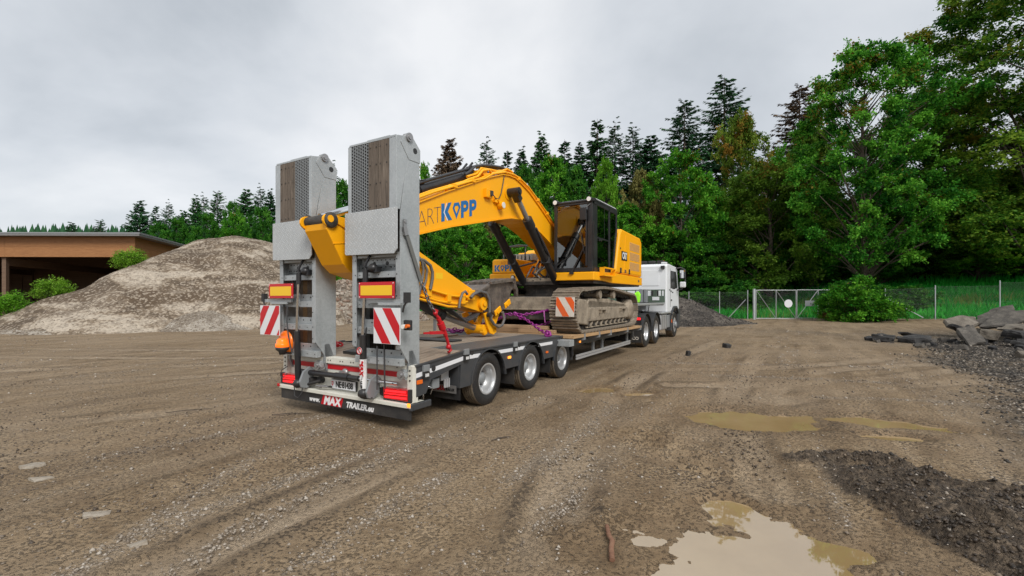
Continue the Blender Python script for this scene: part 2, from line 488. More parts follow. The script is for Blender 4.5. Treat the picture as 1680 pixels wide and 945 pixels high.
M['cab_glass'] = m_glass('cab_glass', (0.28, 0.37, 0.35), 0.005, 0.14)
M['screen_glass'] = m_glass('windscreen_glass', (0.20, 0.27, 0.26), 0.01, 0.10)
M['dusty_yellow'] = paint('dusty_vent_paint', (0.66, 0.36, 0.10), 0.6, 0.0, 0.5, (0.45, 0.33, 0.2), 5.0)
M['dark_glass'] = m_glass('tinted_glass', (0.30, 0.36, 0.36), 0.005, 0.06)
M['mirror'] = m_flat('mirror_glass', (0.8, 0.82, 0.85), 0.03, 1.0)
M['purple'] = m_flat('purple_chain', (0.27, 0.025, 0.22), 0.38, 0.2)
M['chain'] = m_flat('steel_chain', (0.22, 0.22, 0.225), 0.4, 0.7)
M['strap'] = paint('grey_strap', (0.12, 0.13, 0.13), 0.8, 0.0, 0.2)
M['blue_print'] = m_flat('blue_print', (0.012, 0.135, 0.36), 0.35)
M['dark_print'] = m_flat('dark_print', (0.045, 0.05, 0.10), 0.4)
M['white_print'] = m_flat('white_print', (0.78, 0.78, 0.78), 0.4)
M['black_print'] = m_flat('black_print', (0.02, 0.02, 0.02), 0.4)
M['hivis'] = m_flat('hi_vis_cloth', (0.28, 0.80, 0.02), 0.7)
M['seat'] = m_flat('seat_cloth', (0.035, 0.035, 0.038), 0.85)
M['green_panel'] = paint('green_grey_panel', (0.075, 0.115, 0.085), 0.5, 0.0, 0.2)
M['skin'] = m_flat('skin', (0.5, 0.3, 0.2), 0.6)
M['tyre_tread'] = m_muddy('dusty_tyre_tread', (0.05, 0.042, 0.034), (0.16, 0.13, 0.095), (0.27, 0.22, 0.155), 0.0, 0.8, 7.0)

# ------------------------------------------------------------------ terrain
TH = 0.535                                   # heading of the trailer, clockwise from +Y
CT, ST = math.cos(TH), math.sin(TH)
TX, TY = -1.442, 7.532                       # rear axle of the trailer on the ground
def tloc(x, y):
    return (x - TX) * CT - (y - TY) * ST, (x - TX) * ST + (y - TY) * CT
def tworld(u, v, w=0.0):
    return Vector((TX + u * CT + v * ST, TY - u * ST + v * CT, w))

FENCE = [(10.0, 40.5), (14.0, 38.2), (18.2, 34.3), (25.2, 34.2), (24.9, 30.4), (27.5, 29.6), (30.2, 28.2), (33.0, 26.7), (35.8, 25.2), (38.6, 23.7)]

def meadow_t(x, y):
    """metres beyond the fence line"""
    edge = np.interp(x, [-60, -5, 10, 14, 18, 22, 25.4, 27.5, 33, 40, 60], [64, 56, 42, 39, 36, 35.4, 33.5, 30.6, 27.6, 24, 14])
    return y - edge

# puddles: centre x, y, half sizes, rotation, water level
PUD = [(1.34, 2.75, 0.84, 0.80, 0.10, 0), (1.70, 3.50, 0.22, 0.34, 0.0, 0), (1.94, 3.0, 0.40, 0.16, -0.35, 0), (1.5, 2.2, 0.75, 0.4, 0.1, 0), (0.95, 3.1, 0.22, 0.13, 0.2, 0),
       (3.25, 6.15, 0.92, 0.58, 0.05, 1), (5.0, 5.95, 0.82, 0.34, -0.42, 1), (4.5, 5.35, 0.45, 0.18, -0.2, 1),
       (1.55, 8.1, 0.42, 0.28, 0.5, 2), (2.1, 7.75, 0.35, 0.16, 0.4, 2)]
def pud_depth(x, y):
    wob = 1.25 * fbm(x * 1.9 + 4, y * 2.6 + 2, 6, 0.62)
    d = np.full(np.shape(x), -9.0)
    for cx, cy, a, b, r, k in PUD:
        c, s = math.cos(r), math.sin(r)
        X = (x - cx) * c + (y - cy) * s; Y = -(x - cx) * s + (y - cy) * c
        q = 1 - np.sqrt((X / a) ** 2 + (Y / b) ** 2) + wob
        d = np.maximum(d, q)
    return d

def mound(x, y):
    """churned black mud thrown up by tracks, at the right"""
    h = 0
    for (x0, y0, x1, y1, w, hh) in ((3.2, 3.85, 3.55, 1.6, 0.46, 0.17), (2.88, 3.72, 3.02, 2.2, 0.17, 0.19), (3.45, 4.25, 4.3, 3.1, 0.17, 0.17), (2.78, 4.52, 3.5, 4.36, 0.13, 0.13), (3.8, 3.4, 4.6, 1.8, 0.5, 0.15)):
        dx, dy = x1 - x0, y1 - y0; L2 = dx * dx + dy * dy
        t = np.clip(((x - x0) * dx + (y - y0) * dy) / L2, 0, 1)
        d = np.hypot(x - x0 - t * dx, y - y0 - t * dy) / (w * (1 + 0.9 * fbm(x * 1.6, y * 1.6, 3)))
        h = np.maximum(h, hh * np.exp(-d * d * 1.2))
    return h

def ground_z(x, y):
    x = np.asarray(x, float); y = np.asarray(y, float)
    u, v = tloc(x, y)
    away = sstep(1.5, 4.0, np.abs(u)) * 0.7 + 0.3
    away = np.where((v < -2.2) | (v > 16), 1.0, away)
    r = np.hypot(x, y)
    z = 0.05 * away * fbm(x * 0.18 + 5, y * 0.18, 3) * sstep(3, 14, r)
    z = z + 0.030 * away * fbm(u * 1.15 + 3, v * 0.16, 4, 0.6)            # wheel ruts along the driving direction
    z = z + (0.012 + 0.010 * sstep(-0.05, 0.2, fbm(x * 0.7 + 11, y * 0.7, 3))) * fbm(x * 3.1, y * 3.1, 6, 0.68)
    mo = mound(x, y)
    rg = 0.5 + 0.5 * np.sin((x * 0.50 + y * 0.86) * 13 + 5 * fbm(x * 1.2, y * 1.2, 3))
    z = z + 0.74 * mo * (0.75 + 0.45 * rg + 1.5 * fbm(x * 6.5, y * 6.5, 5, 0.72))
    # ribbed track marks
    rib = np.exp(-(((x - 1.75) * 0.94 + (y - 4.75) * 0.34) / 0.36) ** 2) * sstep(3.9, 4.3, y) * (1 - sstep(5.3, 5.9, y))
    z = z + 0.032 * rib * np.sin((y * 0.86 + x * 0.5) * 36)
    pd = pud_depth(x, y)
    z = z - 0.05 * sstep(-0.25, 0.35, pd)
    # meadow and wooded slope beyond the fence
    t = meadow_t(x, y)
    s1 = np.interp(x, [-80, -8, 8, 20, 45, 90], [0.02, 0.06, 0.10, 0.11, 0.19, 0.2])
    tt = np.clip(t, 0, None)
    z = z + s1 * np.minimum(tt, 20) + 0.16 * np.clip(tt - 20, 0, 60) * np.interp(x, [-60, -10, 20], [0.3, 0.8, 1.0])
    z = z + 0.25 * sstep(-9, 0, t) * sstep(22, 29, x)
    return z

def gz(x, y):
    return float(ground_z(np.array([x]), np.array([y]))[0])

STREAKS = [[(-2.55, 2.4), (-2.6, 3.6), (-2.58, 4.8), (-2.1, 6.4)], [(-2.1, 2.5), (-1.57, 4.0), (-0.8, 5.5)], [(-2.5, 3.2), (-1.95, 4.1), (-1.1, 5.2)], [(0.0, 4.1), (0.75, 5.3), (1.5, 6.8)],
           [(-1.5, 2.2), (-1.15, 3.1), (-.6, 4.1)], [(4.2, 9.5), (5.6, 9.2), (7.5, 8.6)], [(3.2, 11.5), (5.5, 11.2), (8.5, 10.6)], [(-4.2, 4.6), (-3.2, 5.6), (-1.9, 7.0)], [(5.0, 7.4), (6.4, 7.2), (7.6, 6.6)], [(.2, 3.2), (.55, 3.7)]]
TRACKS = []
for dx, sgn in ((-.95, 1), (.95, 1)):
    TRACKS.append([(-3.9 + dx * .86, 1.2 - dx * .5), (-2.9 + dx * .86, 3.2 - dx * .5), (-1.7 + dx * .86, 5.4 - dx * .5), (-.3 + dx * .86, 7.7 - dx * .5)])
    TRACKS.append([(.8 + dx * .8, 1.5 - dx * .5), (1.4 + dx * .8, 4.2 - dx * .4), (2.6 + dx * .8, 7.4 - dx * .5), (5.0 + dx * .7, 11.5 - dx * .7), (8.5 + dx * .6, 16.5 - dx * .8)])
    TRACKS.append([(-16, 8.8 + dx), (-10, 9.4 + dx), (-6, 10.6 + dx), (-2.5, 13 + dx)])
    TRACKS.append([(-16, 13.5 + dx), (-9, 13.2 + dx), (-3, 14.2 + dx), (2, 17.5 + dx)])
    TRACKS.append([(-7.5 + dx * .5, 4.2 - dx * .8), (-5, 5.6 - dx * .8), (-2.6, 7.8 - dx * .8), (-1.5, 9.5 - dx * .8)])
    TRACKS.append([(3.0, 9.4 + dx), (6, 9.6 + dx), (10, 11.2 + dx), (16, 15 + dx)])
    TRACKS.append([(2.2 + dx * .7, 5.2 + dx * .5), (4.4 + dx * .5, 7.6 + dx * .7), (7.5, 9.4 + dx), (13, 10.6 + dx)])
def line_dist(x, y, pts):
    d = np.full(np.shape(x), 99.0)
    P = []
    for k in range(len(pts) - 1):                       # smooth the polyline
        p0, p1, p2, p3 = [np.array(pts[min(max(k + q, 0), len(pts) - 1)], float) for q in (-1, 0, 1, 2)]
        for t in np.linspace(0, 1, 6, endpoint=False):
            P.append(0.5 * (2 * p1 + (p2 - p0) * t + (2 * p0 - 5 * p1 + 4 * p2 - p3) * t ** 2 + (3 * p1 - p0 - 3 * p2 + p3) * t ** 3))
    P.append(np.array(pts[-1], float))
    for a, b_ in zip(P, P[1:]):
        e_ = b_ - a; L2 = e_ @ e_ + 1e-9
        t = np.clip(((x - a[0]) * e_[0] + (y - a[1]) * e_[1]) / L2, 0, 1)
        d = np.minimum(d, np.hypot(x - a[0] - t * e_[0], y - a[1] - t * e_[1]))
    return d
def streak(x, y):
    wob = 0.10 * fbm(x * 2.2 + 5, y * 2.2, 4, 0.6)
    d = np.full(np.shape(x), 99.0)
    for s in STREAKS: d = np.minimum(d, line_dist(x, y, s))
    return np.exp(-((d + wob) / (0.065 + 0.007 * y)) ** 2) * np.clip(0.75 + 2.2 * fbm(x * 1.6 + 40, y * 1.6, 4, 0.6), 0, 1)
_near = lambda x, y: (np.hypot(x, y) < 26)
def tracks(x, y):
    d = np.full(np.shape(x), 99.0); k = _near(x, y)
    if np.any(k):
        xx, yy = x[k], y[k]; dd = np.full(xx.shape, 99.0)
        for s in TRACKS: dd = np.minimum(dd, line_dist(xx, yy, s))
        d[k] = dd + 0.10 * fbm(xx * 1.7, yy * 1.7, 4, 0.6)
    return d

def build_ground():
    na, nb = 560, 80
    ang = np.concatenate([np.radians(np.linspace(-62, 62, na)), np.radians(np.linspace(62, 298, nb + 2)[1:-1])])
    rad = np.concatenate([[0.25, 0.6], np.geomspace(1.0, 14, 360), np.geomspace(14, 90, 170)[1:], np.geomspace(90, 1500, 26)[1:]])
    A, R = np.meshgrid(ang, rad)
    X = (R * np.sin(A)).ravel(); Y = (R * np.cos(A)).ravel()
    Z = ground_z(X, Y)
    td = tracks(X, Y); inn = 1 - sstep(0.16, 0.27, td); rim_ = np.exp(-((td - 0.31) / 0.07) ** 2)
    fade = np.clip(0.5 + 2.2 * fbm(X * 0.55 + 60, Y * 0.55, 3), 0, 1) * (pud_depth(X, Y) < -0.3)
    Z = Z + fade * (-0.024 * inn + 0.026 * rim_ * (0.6 + 1.5 * fbm(X * 5, Y * 5, 3)))
    Z = np.where(R.ravel() > 160, np.minimum(Z, 14.0), Z)
    n = len(ang); rows = len(rad)
    i = np.arange(rows - 1)[:, None] * n + np.arange(n)[None, :]
    j = np.arange(rows - 1)[:, None] * n + (np.arange(n)[None, :] + 1) % n
    F = np.stack([i, j, j + n, i + n], -1).reshape(-1, 4)[:, ::-1]
    u, v = tloc(X, Y)
    t = meadow_t(X, Y)
    # what lies on the ground: r black millings, g grass, b light gravel ; second set: r wet, g black mud, b forest floor
    nz = fbm(X * 0.45 + 3, Y * 0.45, 4, 0.6)
    dark = sstep(0.0, 1.6, X - (4.3 + 0.74 * (Y - 3.87) + (2.0 + 0.12 * Y) * nz)) * (1 - sstep(18, 26, Y)) * sstep(0.5, 2.0, Y)
    dark = np.maximum(dark, 0.55 * sstep(9, 15, X) * sstep(13, 17, Y) * (1 - sstep(20, 27, Y)) * np.clip(0.5 + 2.5 * nz, 0, 1))
    grass = sstep(-0.4, 0.6, t + 2.0 * fbm(X * 0.6, Y * 0.6, 3))
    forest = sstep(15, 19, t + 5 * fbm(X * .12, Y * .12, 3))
    st = fbm(u * 1.5 + 1.7, v * 0.13 + 4, 4, 0.6)
    gr = streak(X, Y) + 0.55 * sstep(0.10, 0.24, st) * sstep(-0.08, 0.2, fbm(u * .8 + 9, v * 0.5, 4, 0.6) + 0.05)
    heapfoot = sstep(3.5, 0.0, np.abs(Y - (22.0 + 0.24 * (X + 24)))) * sstep(-6, -14, X) * 0.6
    gr = np.maximum(gr, heapfoot)
    pd = pud_depth(X, Y)
    wet = sstep(-0.75, 0.0, pd)
    mud = sstep(0.02, 0.07, mound(X, Y) * (1 + 1.6 * fbm(X * 3.3, Y * 3.3, 4, 0.65)))
    trk = sstep(0.0, 0.14, fbm(X * 0.8 + 20, Y * 0.8, 4, 0.6)) * 0.5
    c1 = np.stack([dark, grass, gr, trk], 1)[:, :3]; c2 = np.stack([wet, mud, forest], 1); c3 = np.stack([inn * fade, rim_ * fade, trk], 1)
    g = np_mesh('ground', np.stack([X, Y, Z], 1), F, ground_material(), {'mask_a': c1, 'mask_b': c2, 'mask_c': c3}, smooth=True)
    o = inst('ground', g); tag(o, 'brown dirt yard with wheel tracks and scattered gravel', kind='structure')
    return o

def ground_material():
    t = NT('dirt_ground')
    c = t.co(); ca = t.co((1, 1, 1), (0, 0, TH))            # ca: x across the driving direction, y along it
    sa = t.n('SeparateColor', {'Color': t.n('Attribute', attribute_name='mask_a').outputs['Color']})
    sb = t.n('SeparateColor', {'Color': t.n('Attribute', attribute_name='mask_b').outputs['Color']})
    stretch = t.n('Mapping', {'Vector': ca, 'Scale': (1.6, 0.16, 1)}).outputs[0]
    ns = t.noise(stretch, 1.3, 7, 0.66)
    nl = t.noise(c, 0.35, 5, 0.6); nm = t.noise(c, 2.6, 7, 0.7, 0.2); nf = t.noise(c, 19, 6, 0.75); ng = t.noise(c, 70, 4, 0.7)
    f = t.math('ADD', t.math('ADD', t.math('MULTIPLY', ns, 0.34), t.math('MULTIPLY', nm, 0.40)), t.math('MULTIPLY', nf, 0.30))
    dirt = t.ramp(f, [(0.40, (0.070, 0.045, 0.024)), (0.465, (0.168, 0.114, 0.063)), (0.54, (0.275, 0.197, 0.116)), (0.63, (0.42, 0.315, 0.203))])
    dirt = t.mix(t.ramp(nl, [(0.42, 0.0), (0.62, 0.6)]), dirt, (0.315, 0.236, 0.154))
    # coarse dark crumbs and pale grit
    crumbs = t.ramp(t.math('MULTIPLY', t.noise(c, 34, 3, 0.6), t.math('ADD', nm, 0.5)), [(0.53, 0.0), (0.62, 1.0)])
    dirt = t.mix(t.math('MULTIPLY', crumbs, t.ramp(t.noise(c, 0.8, 4, 0.6), [(0.40, 0.15), (0.62, 0.8)])), dirt, (0.042, 0.030, 0.020))
    v1 = t.n('TexVoronoi', {'Vector': c, 'Scale': 48.0, 'Randomness': 1.0}, feature='F1')
    grit = t.ramp(v1.outputs['Distance'], [(0.10, 1.0), (0.30, 0.0)])
    vbw = t.n('RGBToBW', {'Color': v1.outputs['Color']}).outputs[0]
    gmask = t.math('MULTIPLY', grit, t.ramp(t.math('ADD', vbw, t.math('MULTIPLY', sa.outputs[2], 0.4)), [(0.70, 0.0), (0.78, 1.0)]))
    gcol = t.ramp(vbw, [(0.0, (0.20, 0.165, 0.125)), (1.0, (0.42, 0.38, 0.33))])
    dirt = t.mix(t.math('MULTIPLY', gmask, 0.75), dirt, gcol)
    pale = t.math('MULTIPLY', sa.outputs[2], t.ramp(t.math('ADD', t.math('MULTIPLY', nf, 0.6), t.math('MULTIPLY', ng, 0.5)), [(0.44, 0.0), (0.62, 1.0)]))
    dirt = t.mix(t.math('MULTIPLY', pale, 0.42), dirt, (0.32, 0.28, 0.23))
    sc_ = t.n('SeparateColor', {'Color': t.n('Attribute', attribute_name='mask_c').outputs['Color']})
    smooth_c = t.ramp(t.math('ADD', t.math('MULTIPLY', nm, 0.6), t.math('MULTIPLY', ns, 0.5)), [(0.40, (0.225, 0.165, 0.105)), (0.66, (0.41, 0.32, 0.222))])
    dirt = t.mix(t.math('MULTIPLY', sc_.outputs[0], 0.9), dirt, smooth_c)
    dirt = t.mix(t.math('MULTIPLY', sc_.outputs[1], t.math('MULTIPLY', t.ramp(nf, [(0.38, 0.0), (0.55, 1.0)]), 0.85)), dirt, (0.060, 0.043, 0.029))
    # black asphalt millings
    v2 = t.n('TexVoronoi', {'Vector': c, 'Scale': 26.0}, feature='F1')
    b2 = t.n('RGBToBW', {'Color': v2.outputs['Color']}).outputs[0]
    mill = t.ramp(b2, [(0.25, (0.020, 0.018, 0.016)), (0.6, (0.052, 0.045, 0.038)), (0.80, (0.11, 0.092, 0.075)), (0.86, (0.36, 0.33, 0.29))])
    mf = t.math('MULTIPLY', sa.outputs[0], t.ramp(t.math('ADD', t.math('MULTIPLY', nm, 0.7), t.math('MULTIPLY', nf, 0.4)), [(0.38, 0.25), (0.60, 1.0)]))
    dirt = t.mix(mf, dirt, mill)
    mudc = t.ramp(nf, [(0.36, (0.022, 0.016, 0.011)), (0.50, (0.060, 0.044, 0.030)), (0.64, (0.17, 0.128, 0.088))])
    dirt = t.mix(t.math('MULTIPLY', sb.outputs[1], 0.9), dirt, mudc)
    wetc = t.mix(0.5, dirt, (0.55, 0.47, 0.36), 'MULTIPLY')
    dirt = t.mix(sb.outputs[0], dirt, wetc)
    gn = t.noise(c, 1.1, 5, 0.65)
    grass = t.ramp(t.math('ADD', t.math('MULTIPLY', gn, 0.7), t.math('MULTIPLY', nf, 0.3)), [(0.35, (0.012, 0.16, 0.014)), (0.55, (0.024, 0.28, 0.026)), (0.75, (0.08, 0.32, 0.04))])
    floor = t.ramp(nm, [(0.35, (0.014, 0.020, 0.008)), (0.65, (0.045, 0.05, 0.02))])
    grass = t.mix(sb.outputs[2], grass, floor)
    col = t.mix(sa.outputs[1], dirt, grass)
    rough = t.math('SUBTRACT', t.math('ADD', 0.72, t.math('MULTIPLY', nf, 0.3)), t.math('MULTIPLY', sb.outputs[0], t.math('MULTIPLY', t.ramp(nm, [(0.4, 0.2), (0.6, 1.0)]), 0.52)))
    rough = t.math('SUBTRACT', rough, t.math('MULTIPLY', sb.outputs[1], t.math('MULTIPLY', nf, 0.45)), True)
    h = t.math('ADD', t.math('ADD', t.math('MULTIPLY', nm, 0.5), t.math('MULTIPLY', nf, 0.5)), t.math('MULTIPLY', ng, 0.22))
    h = t.math('ADD', h, t.math('ADD', t.math('MULTIPLY', gmask, 0.35), t.math('MULTIPLY', crumbs, 0.35)))
    h = t.math('ADD', h, t.math('MULTIPLY', t.math('MULTIPLY', sa.outputs[0], t.math('SUBTRACT', 1.0, v2.outputs['Distance'])), 0.6))
    t.bsdf(col, rough, 0.0, t.bump(h, 1.0, 0.05), **{'Specular IOR Level': 0.35})
    return t.m

GROUND = build_ground()

def water_material():
    t = NT('muddy_water'); c = t.co()
    n = t.noise(c, 1.2, 4, 0.6)
    col = t.ramp(n, [(0.35, (0.30, 0.205, 0.095)), (0.65, (0.37, 0.265, 0.135))])
    t.bsdf(col, 0.02, 0.0, t.bump(t.noise(c, 5, 2, 0.5), 0.02, 0.01), **{'IOR': 3.1, 'Specular IOR Level': 0.5})
    return t.m
WATER = water_material()
def build_puddles():
    groups = [('large muddy puddle mirroring the sky in the foreground', (1.6, 3.0), 3.0), ('brown puddles in the middle of the yard', (4.3, 5.9), 3.2), ('small brown puddle beside the trailer wheels', (1.8, 7.9), 1.3)]
    for k, (lab, (cx, cy), hw) in enumerate(groups):
        xs = np.linspace(cx - hw, cx + hw, 220); ys = np.linspace(cy - hw * 0.62, cy + hw * 0.62, 150)
        X, Y = np.meshgrid(xs, ys)
        inside = np.zeros(X.shape, bool)
        for p in PUD:
            if p[5] == k:
                inside |= np.hypot(X - p[0], Y - p[1]) < max(p[2], p[3]) * 1.6
        ok = inside & (pud_depth(X, Y) > -0.22)
        lows = ground_z(X[ok], Y[ok])
        lev = np.percentile(lows, [50, 46, 46][k]) 
        cell = ok[:-1, :-1] & ok[1:, :-1] & ok[:-1, 1:] & ok[1:, 1:]
        jj, ii = np.nonzero(cell); w = len(xs)
        F = np.stack([jj * w + ii, jj * w + ii + 1, (jj + 1) * w + ii + 1, (jj + 1) * w + ii], 1)
        used = np.unique(F); rm = np.zeros(X.size, int); rm[used] = np.arange(len(used))
        V = np.stack([X.ravel()[used], Y.ravel()[used], np.full(len(used), lev)], 1)
        o = inst('water', np_mesh('water', V, rm[F], WATER, smooth=True)); tag(o, lab, kind='structure')
build_puddles()

# ------------------------------------------------------------------ loose stones
def stone_cloud(n_or_pts, sizes, flat=0.65, seed=1, chunk=False):
    rng = np.random.default_rng(seed)
    P = n_or_pts; n = len(P)
    base = np.array([(1, 0, 0), (-1, 0, 0), (0, 1, 0), (0, -1, 0), (0, 0, 1), (0, 0, -1)], float)
    tri = np.array([(0, 2, 4), (2, 1, 4), (1, 3, 4), (3, 0, 4), (2, 0, 5), (1, 2, 5), (3, 1, 5), (0, 3, 5)])
    if chunk:
        base = np.array([(-1, -1, -1), (1, -1, -1), (1, 1, -1), (-1, 1, -1), (-1, -1, 1), (1, -1, 1), (1, 1, 1), (-1, 1, 1)], float) * 0.7
        tri = np.array([(0, 2, 1), (0, 3, 2), (4, 5, 6), (4, 6, 7), (0, 1, 5), (0, 5, 4), (1, 2, 6), (1, 6, 5), (2, 3, 7), (2, 7, 6), (3, 0, 4), (3, 4, 7)])
    k = len(base)
    B = base[None] * (1 + (rng.random((n, k, 3)) - 0.5) * 0.7)
    B *= np.stack([np.ones(n), 0.6 + 0.5 * rng.random(n), flat * (0.6 + 0.7 * rng.random(n))], 1)[:, None, :]
    a = rng.random(n) * 2 * PI; tl = (rng.random(n) - 0.5) * 0.9
    ca, sa, ct, st = np.cos(a), np.sin(a), np.cos(tl), np.sin(tl)
    y1 = B[..., 1] * ct[:, None] - B[..., 2] * st[:, None]; z1 = B[..., 1] * st[:, None] + B[..., 2] * ct[:, None]
    x2 = B[..., 0] * ca[:, None] - y1 * sa[:, None]; y2 = B[..., 0] * sa[:, None] + y1 * ca[:, None]
    V = np.stack([x2, y2, z1], -1) * sizes[:, None, None] + P[:, None, :]
    F = (tri[None] + (np.arange(n) * k)[:, None, None]).reshape(-1, 3)
    return V.reshape(-1, 3), F, k

def m_stone(name, c0, c1, c2, rough=0.8):
    t = NT(name)
    at = t.n('Attribute', attribute_name='Col'); sp = t.n('SeparateColor', {'Color': at.outputs['Color']})
    n = t.noise(t.co(), 30, 4, 0.6)
    col = t.ramp(t.math('ADD', sp.outputs[0], t.math('MULTIPLY', t.math('SUBTRACT', n, 0.5), 0.4)), [(0.0, c0), (0.5, c1), (1.0, c2)])
    t.bsdf(col, rough, 0.0, t.bump(n, 0.3, 0.004)); return t.m
M['pebble'] = m_stone('gravel_stone', (0.085, 0.066, 0.048), (0.20, 0.16, 0.12), (0.40, 0.355, 0.30))
M['milling'] = m_stone('asphalt_crumb', (0.020, 0.017, 0.014), (0.055, 0.046, 0.037), (0.30, 0.265, 0.22), 0.75)
M['heap_stone'] = m_stone('heap_stone', (0.11, 0.083, 0.058), (0.205, 0.165, 0.122), (0.36, 0.315, 0.255))
M['rubble'] = m_stone('rubble_chunk', (0.15, 0.075, 0.048), (0.24, 0.185, 0.14), (0.40, 0.36, 0.31))
M['soil'] = m_stone('dark_soil_clod', (0.020, 0.017, 0.015), (0.05, 0.042, 0.036), (0.13, 0.11, 0.09))
M['mud_clod'] = m_stone('mud_clod', (0.026, 0.018, 0.012), (0.070, 0.051, 0.035), (0.21, 0.16, 0.112), 0.55)

def build_gravel():
    rng = np.random.default_rng(5)
    n = 170000
    r = 2.2 * (30 / 2.2) ** (rng.random(n) ** 1.1); a = np.radians(-56 + 112 * rng.random(n))
    X = r * np.sin(a); Y = r * np.cos(a)
    u, v = tloc(X, Y)
    st = fbm(u * 1.5 + 1.7, v * 0.13 + 4, 4, 0.6)
    gr = 1.1 * streak(X, Y) + 0.35 * sstep(0.09, 0.22, st) * sstep(-0.08, 0.2, fbm(u * .8 + 9, v * 0.5, 4, 0.6) + 0.05)
    nz = fbm(X * 0.45 + 3, Y * 0.45, 4, 0.6)
    dark = sstep(0.0, 1.6, X - (4.3 + 0.74 * (Y - 3.87) + (2.0 + 0.12 * Y) * nz)) * (Y < 24)
    pd = pud_depth(X, Y)
    keep = rng.random(n) < (0.025 + 0.72 * gr + 0.16 * dark + 0.10 * sstep(0.05, 0.2, nz))
    keep &= (pd < -0.12) & (meadow_t(X, Y) < 0)
    ins = (np.abs(u) < 1.4) & (v > -1.6) & (v < 15)
    keep &= ~ins
    X, Y, r = X[keep], Y[keep], r[keep]; m = len(X)
    s = (0.0045 + 0.010 * rng.random(m) ** 3.0) * (1 + 0.10 * r) 
    Z = ground_z(X, Y) + s * 0.15
    V, F, k = stone_cloud(np.stack([X, Y, Z], 1), s, 0.6, 6)
    c = np.repeat(np.clip(rng.normal(0.62, 0.24, m), 0, 1), k)
    o = inst('gravel', np_mesh('gravel', V, F, M['pebble'], np.stack([c, c, c], 1))); tag(o, 'pale loose gravel scattered in streaks over the dirt yard', kind='stuff')
    # black crumbs of asphalt and clods of mud at the right
    n = 90000
    X = 2.2 + 17 * rng.random(n) ** 1.4; Y = 1.2 + 16 * rng.random(n) ** 1.5
    nz = fbm(X * 0.45 + 3, Y * 0.45, 4, 0.6)
    dark = sstep(0.0, 1.6, X - (4.3 + 0.74 * (Y - 3.87) + (2.0 + 0.12 * Y) * nz))
    mo = sstep(0.03, 0.09, mound(X, Y))
    keep = (rng.random(n) < 0.75 * dark * np.clip(0.7 + 2 * nz, 0, 1) + 0.10 * mo) & (pud_depth(X, Y) < -0.1) & (X / np.maximum(Y, .1) < 1.5)
    X, Y, mo = X[keep], Y[keep], mo[keep]; m = len(X); r = np.hypot(X, Y)
    s = (0.007 + 0.016 * rng.random(m) ** 2.5) * (1 + 0.05 * r)
    Z = ground_z(X, Y) + s * 0.2
    V, F, k = stone_cloud(np.stack([X, Y, Z], 1), s, 0.7, 8)
    c = np.where(rng.random(m) < 0.06 + 0.06 * (mo < 0.3), 0.8 + 0.2 * rng.random(m), 0.45 * rng.random(m)); c = np.repeat(c, k)
    o = inst('gravel', np_mesh('gravel', V, F, M['milling'], np.stack([c, c, c], 1))); tag(o, 'black asphalt crumbs and mud clods at the edge of the yard', kind='stuff')
build_gravel()
def build_clods():
    rng = np.random.default_rng(15); n = 60000
    X = 2.3 + 3.6 * rng.random(n); Y = 1.2 + 3.8 * rng.random(n); mo = mound(X, Y)
    k = (rng.random(n) < sstep(0.025, 0.09, mo) * 0.55 * np.clip(0.6 + 2.6 * fbm(X * 1.5, Y * 1.5, 4, 0.6), 0, 1)) & (pud_depth(X, Y) < -0.1)
    # crumbs of wet earth over the open dirt too
    n2 = 70000; r = 2.2 * (16 / 2.2) ** rng.random(n2); a = np.radians(-54 + 108 * rng.random(n2)); X2 = r * np.sin(a); Y2 = r * np.cos(a); u, v = tloc(X2, Y2)
    k2 = (rng.random(n2) < 0.9 * sstep(0.02, 0.22, fbm(u * 1.1 + 31, v * 0.35, 5, 0.65))) & (pud_depth(X2, Y2) < -0.15) & ~((np.abs(u) < 1.4) & (v > -1.6))
    X, Y = np.concatenate([X[k], X2[k2]]), np.concatenate([Y[k], Y2[k2]]); m = len(X); first = np.arange(m) < k.sum()
    s = np.where(first, 0.005 + 0.022 * rng.random(m) ** 4, 0.005 + 0.014 * rng.random(m) ** 3)
    V, F, q = stone_cloud(np.stack([X, Y, ground_z(X, Y) + s * 0.1], 1), s, 0.8, 18)
    c = np.repeat(np.where(first, 0.55 * rng.random(m) ** 1.5 + 0.35 * (rng.random(m) < 0.08), 0.25 + 0.6 * rng.random(m)), q)
    o = inst('mud_clods', np_mesh('mud_clods', V, F, M['mud_clod'], np.stack([c, c, c], 1))); tag(o, 'black mud clods and earth crumbs churned up on the yard', kind='stuff')
build_clods()

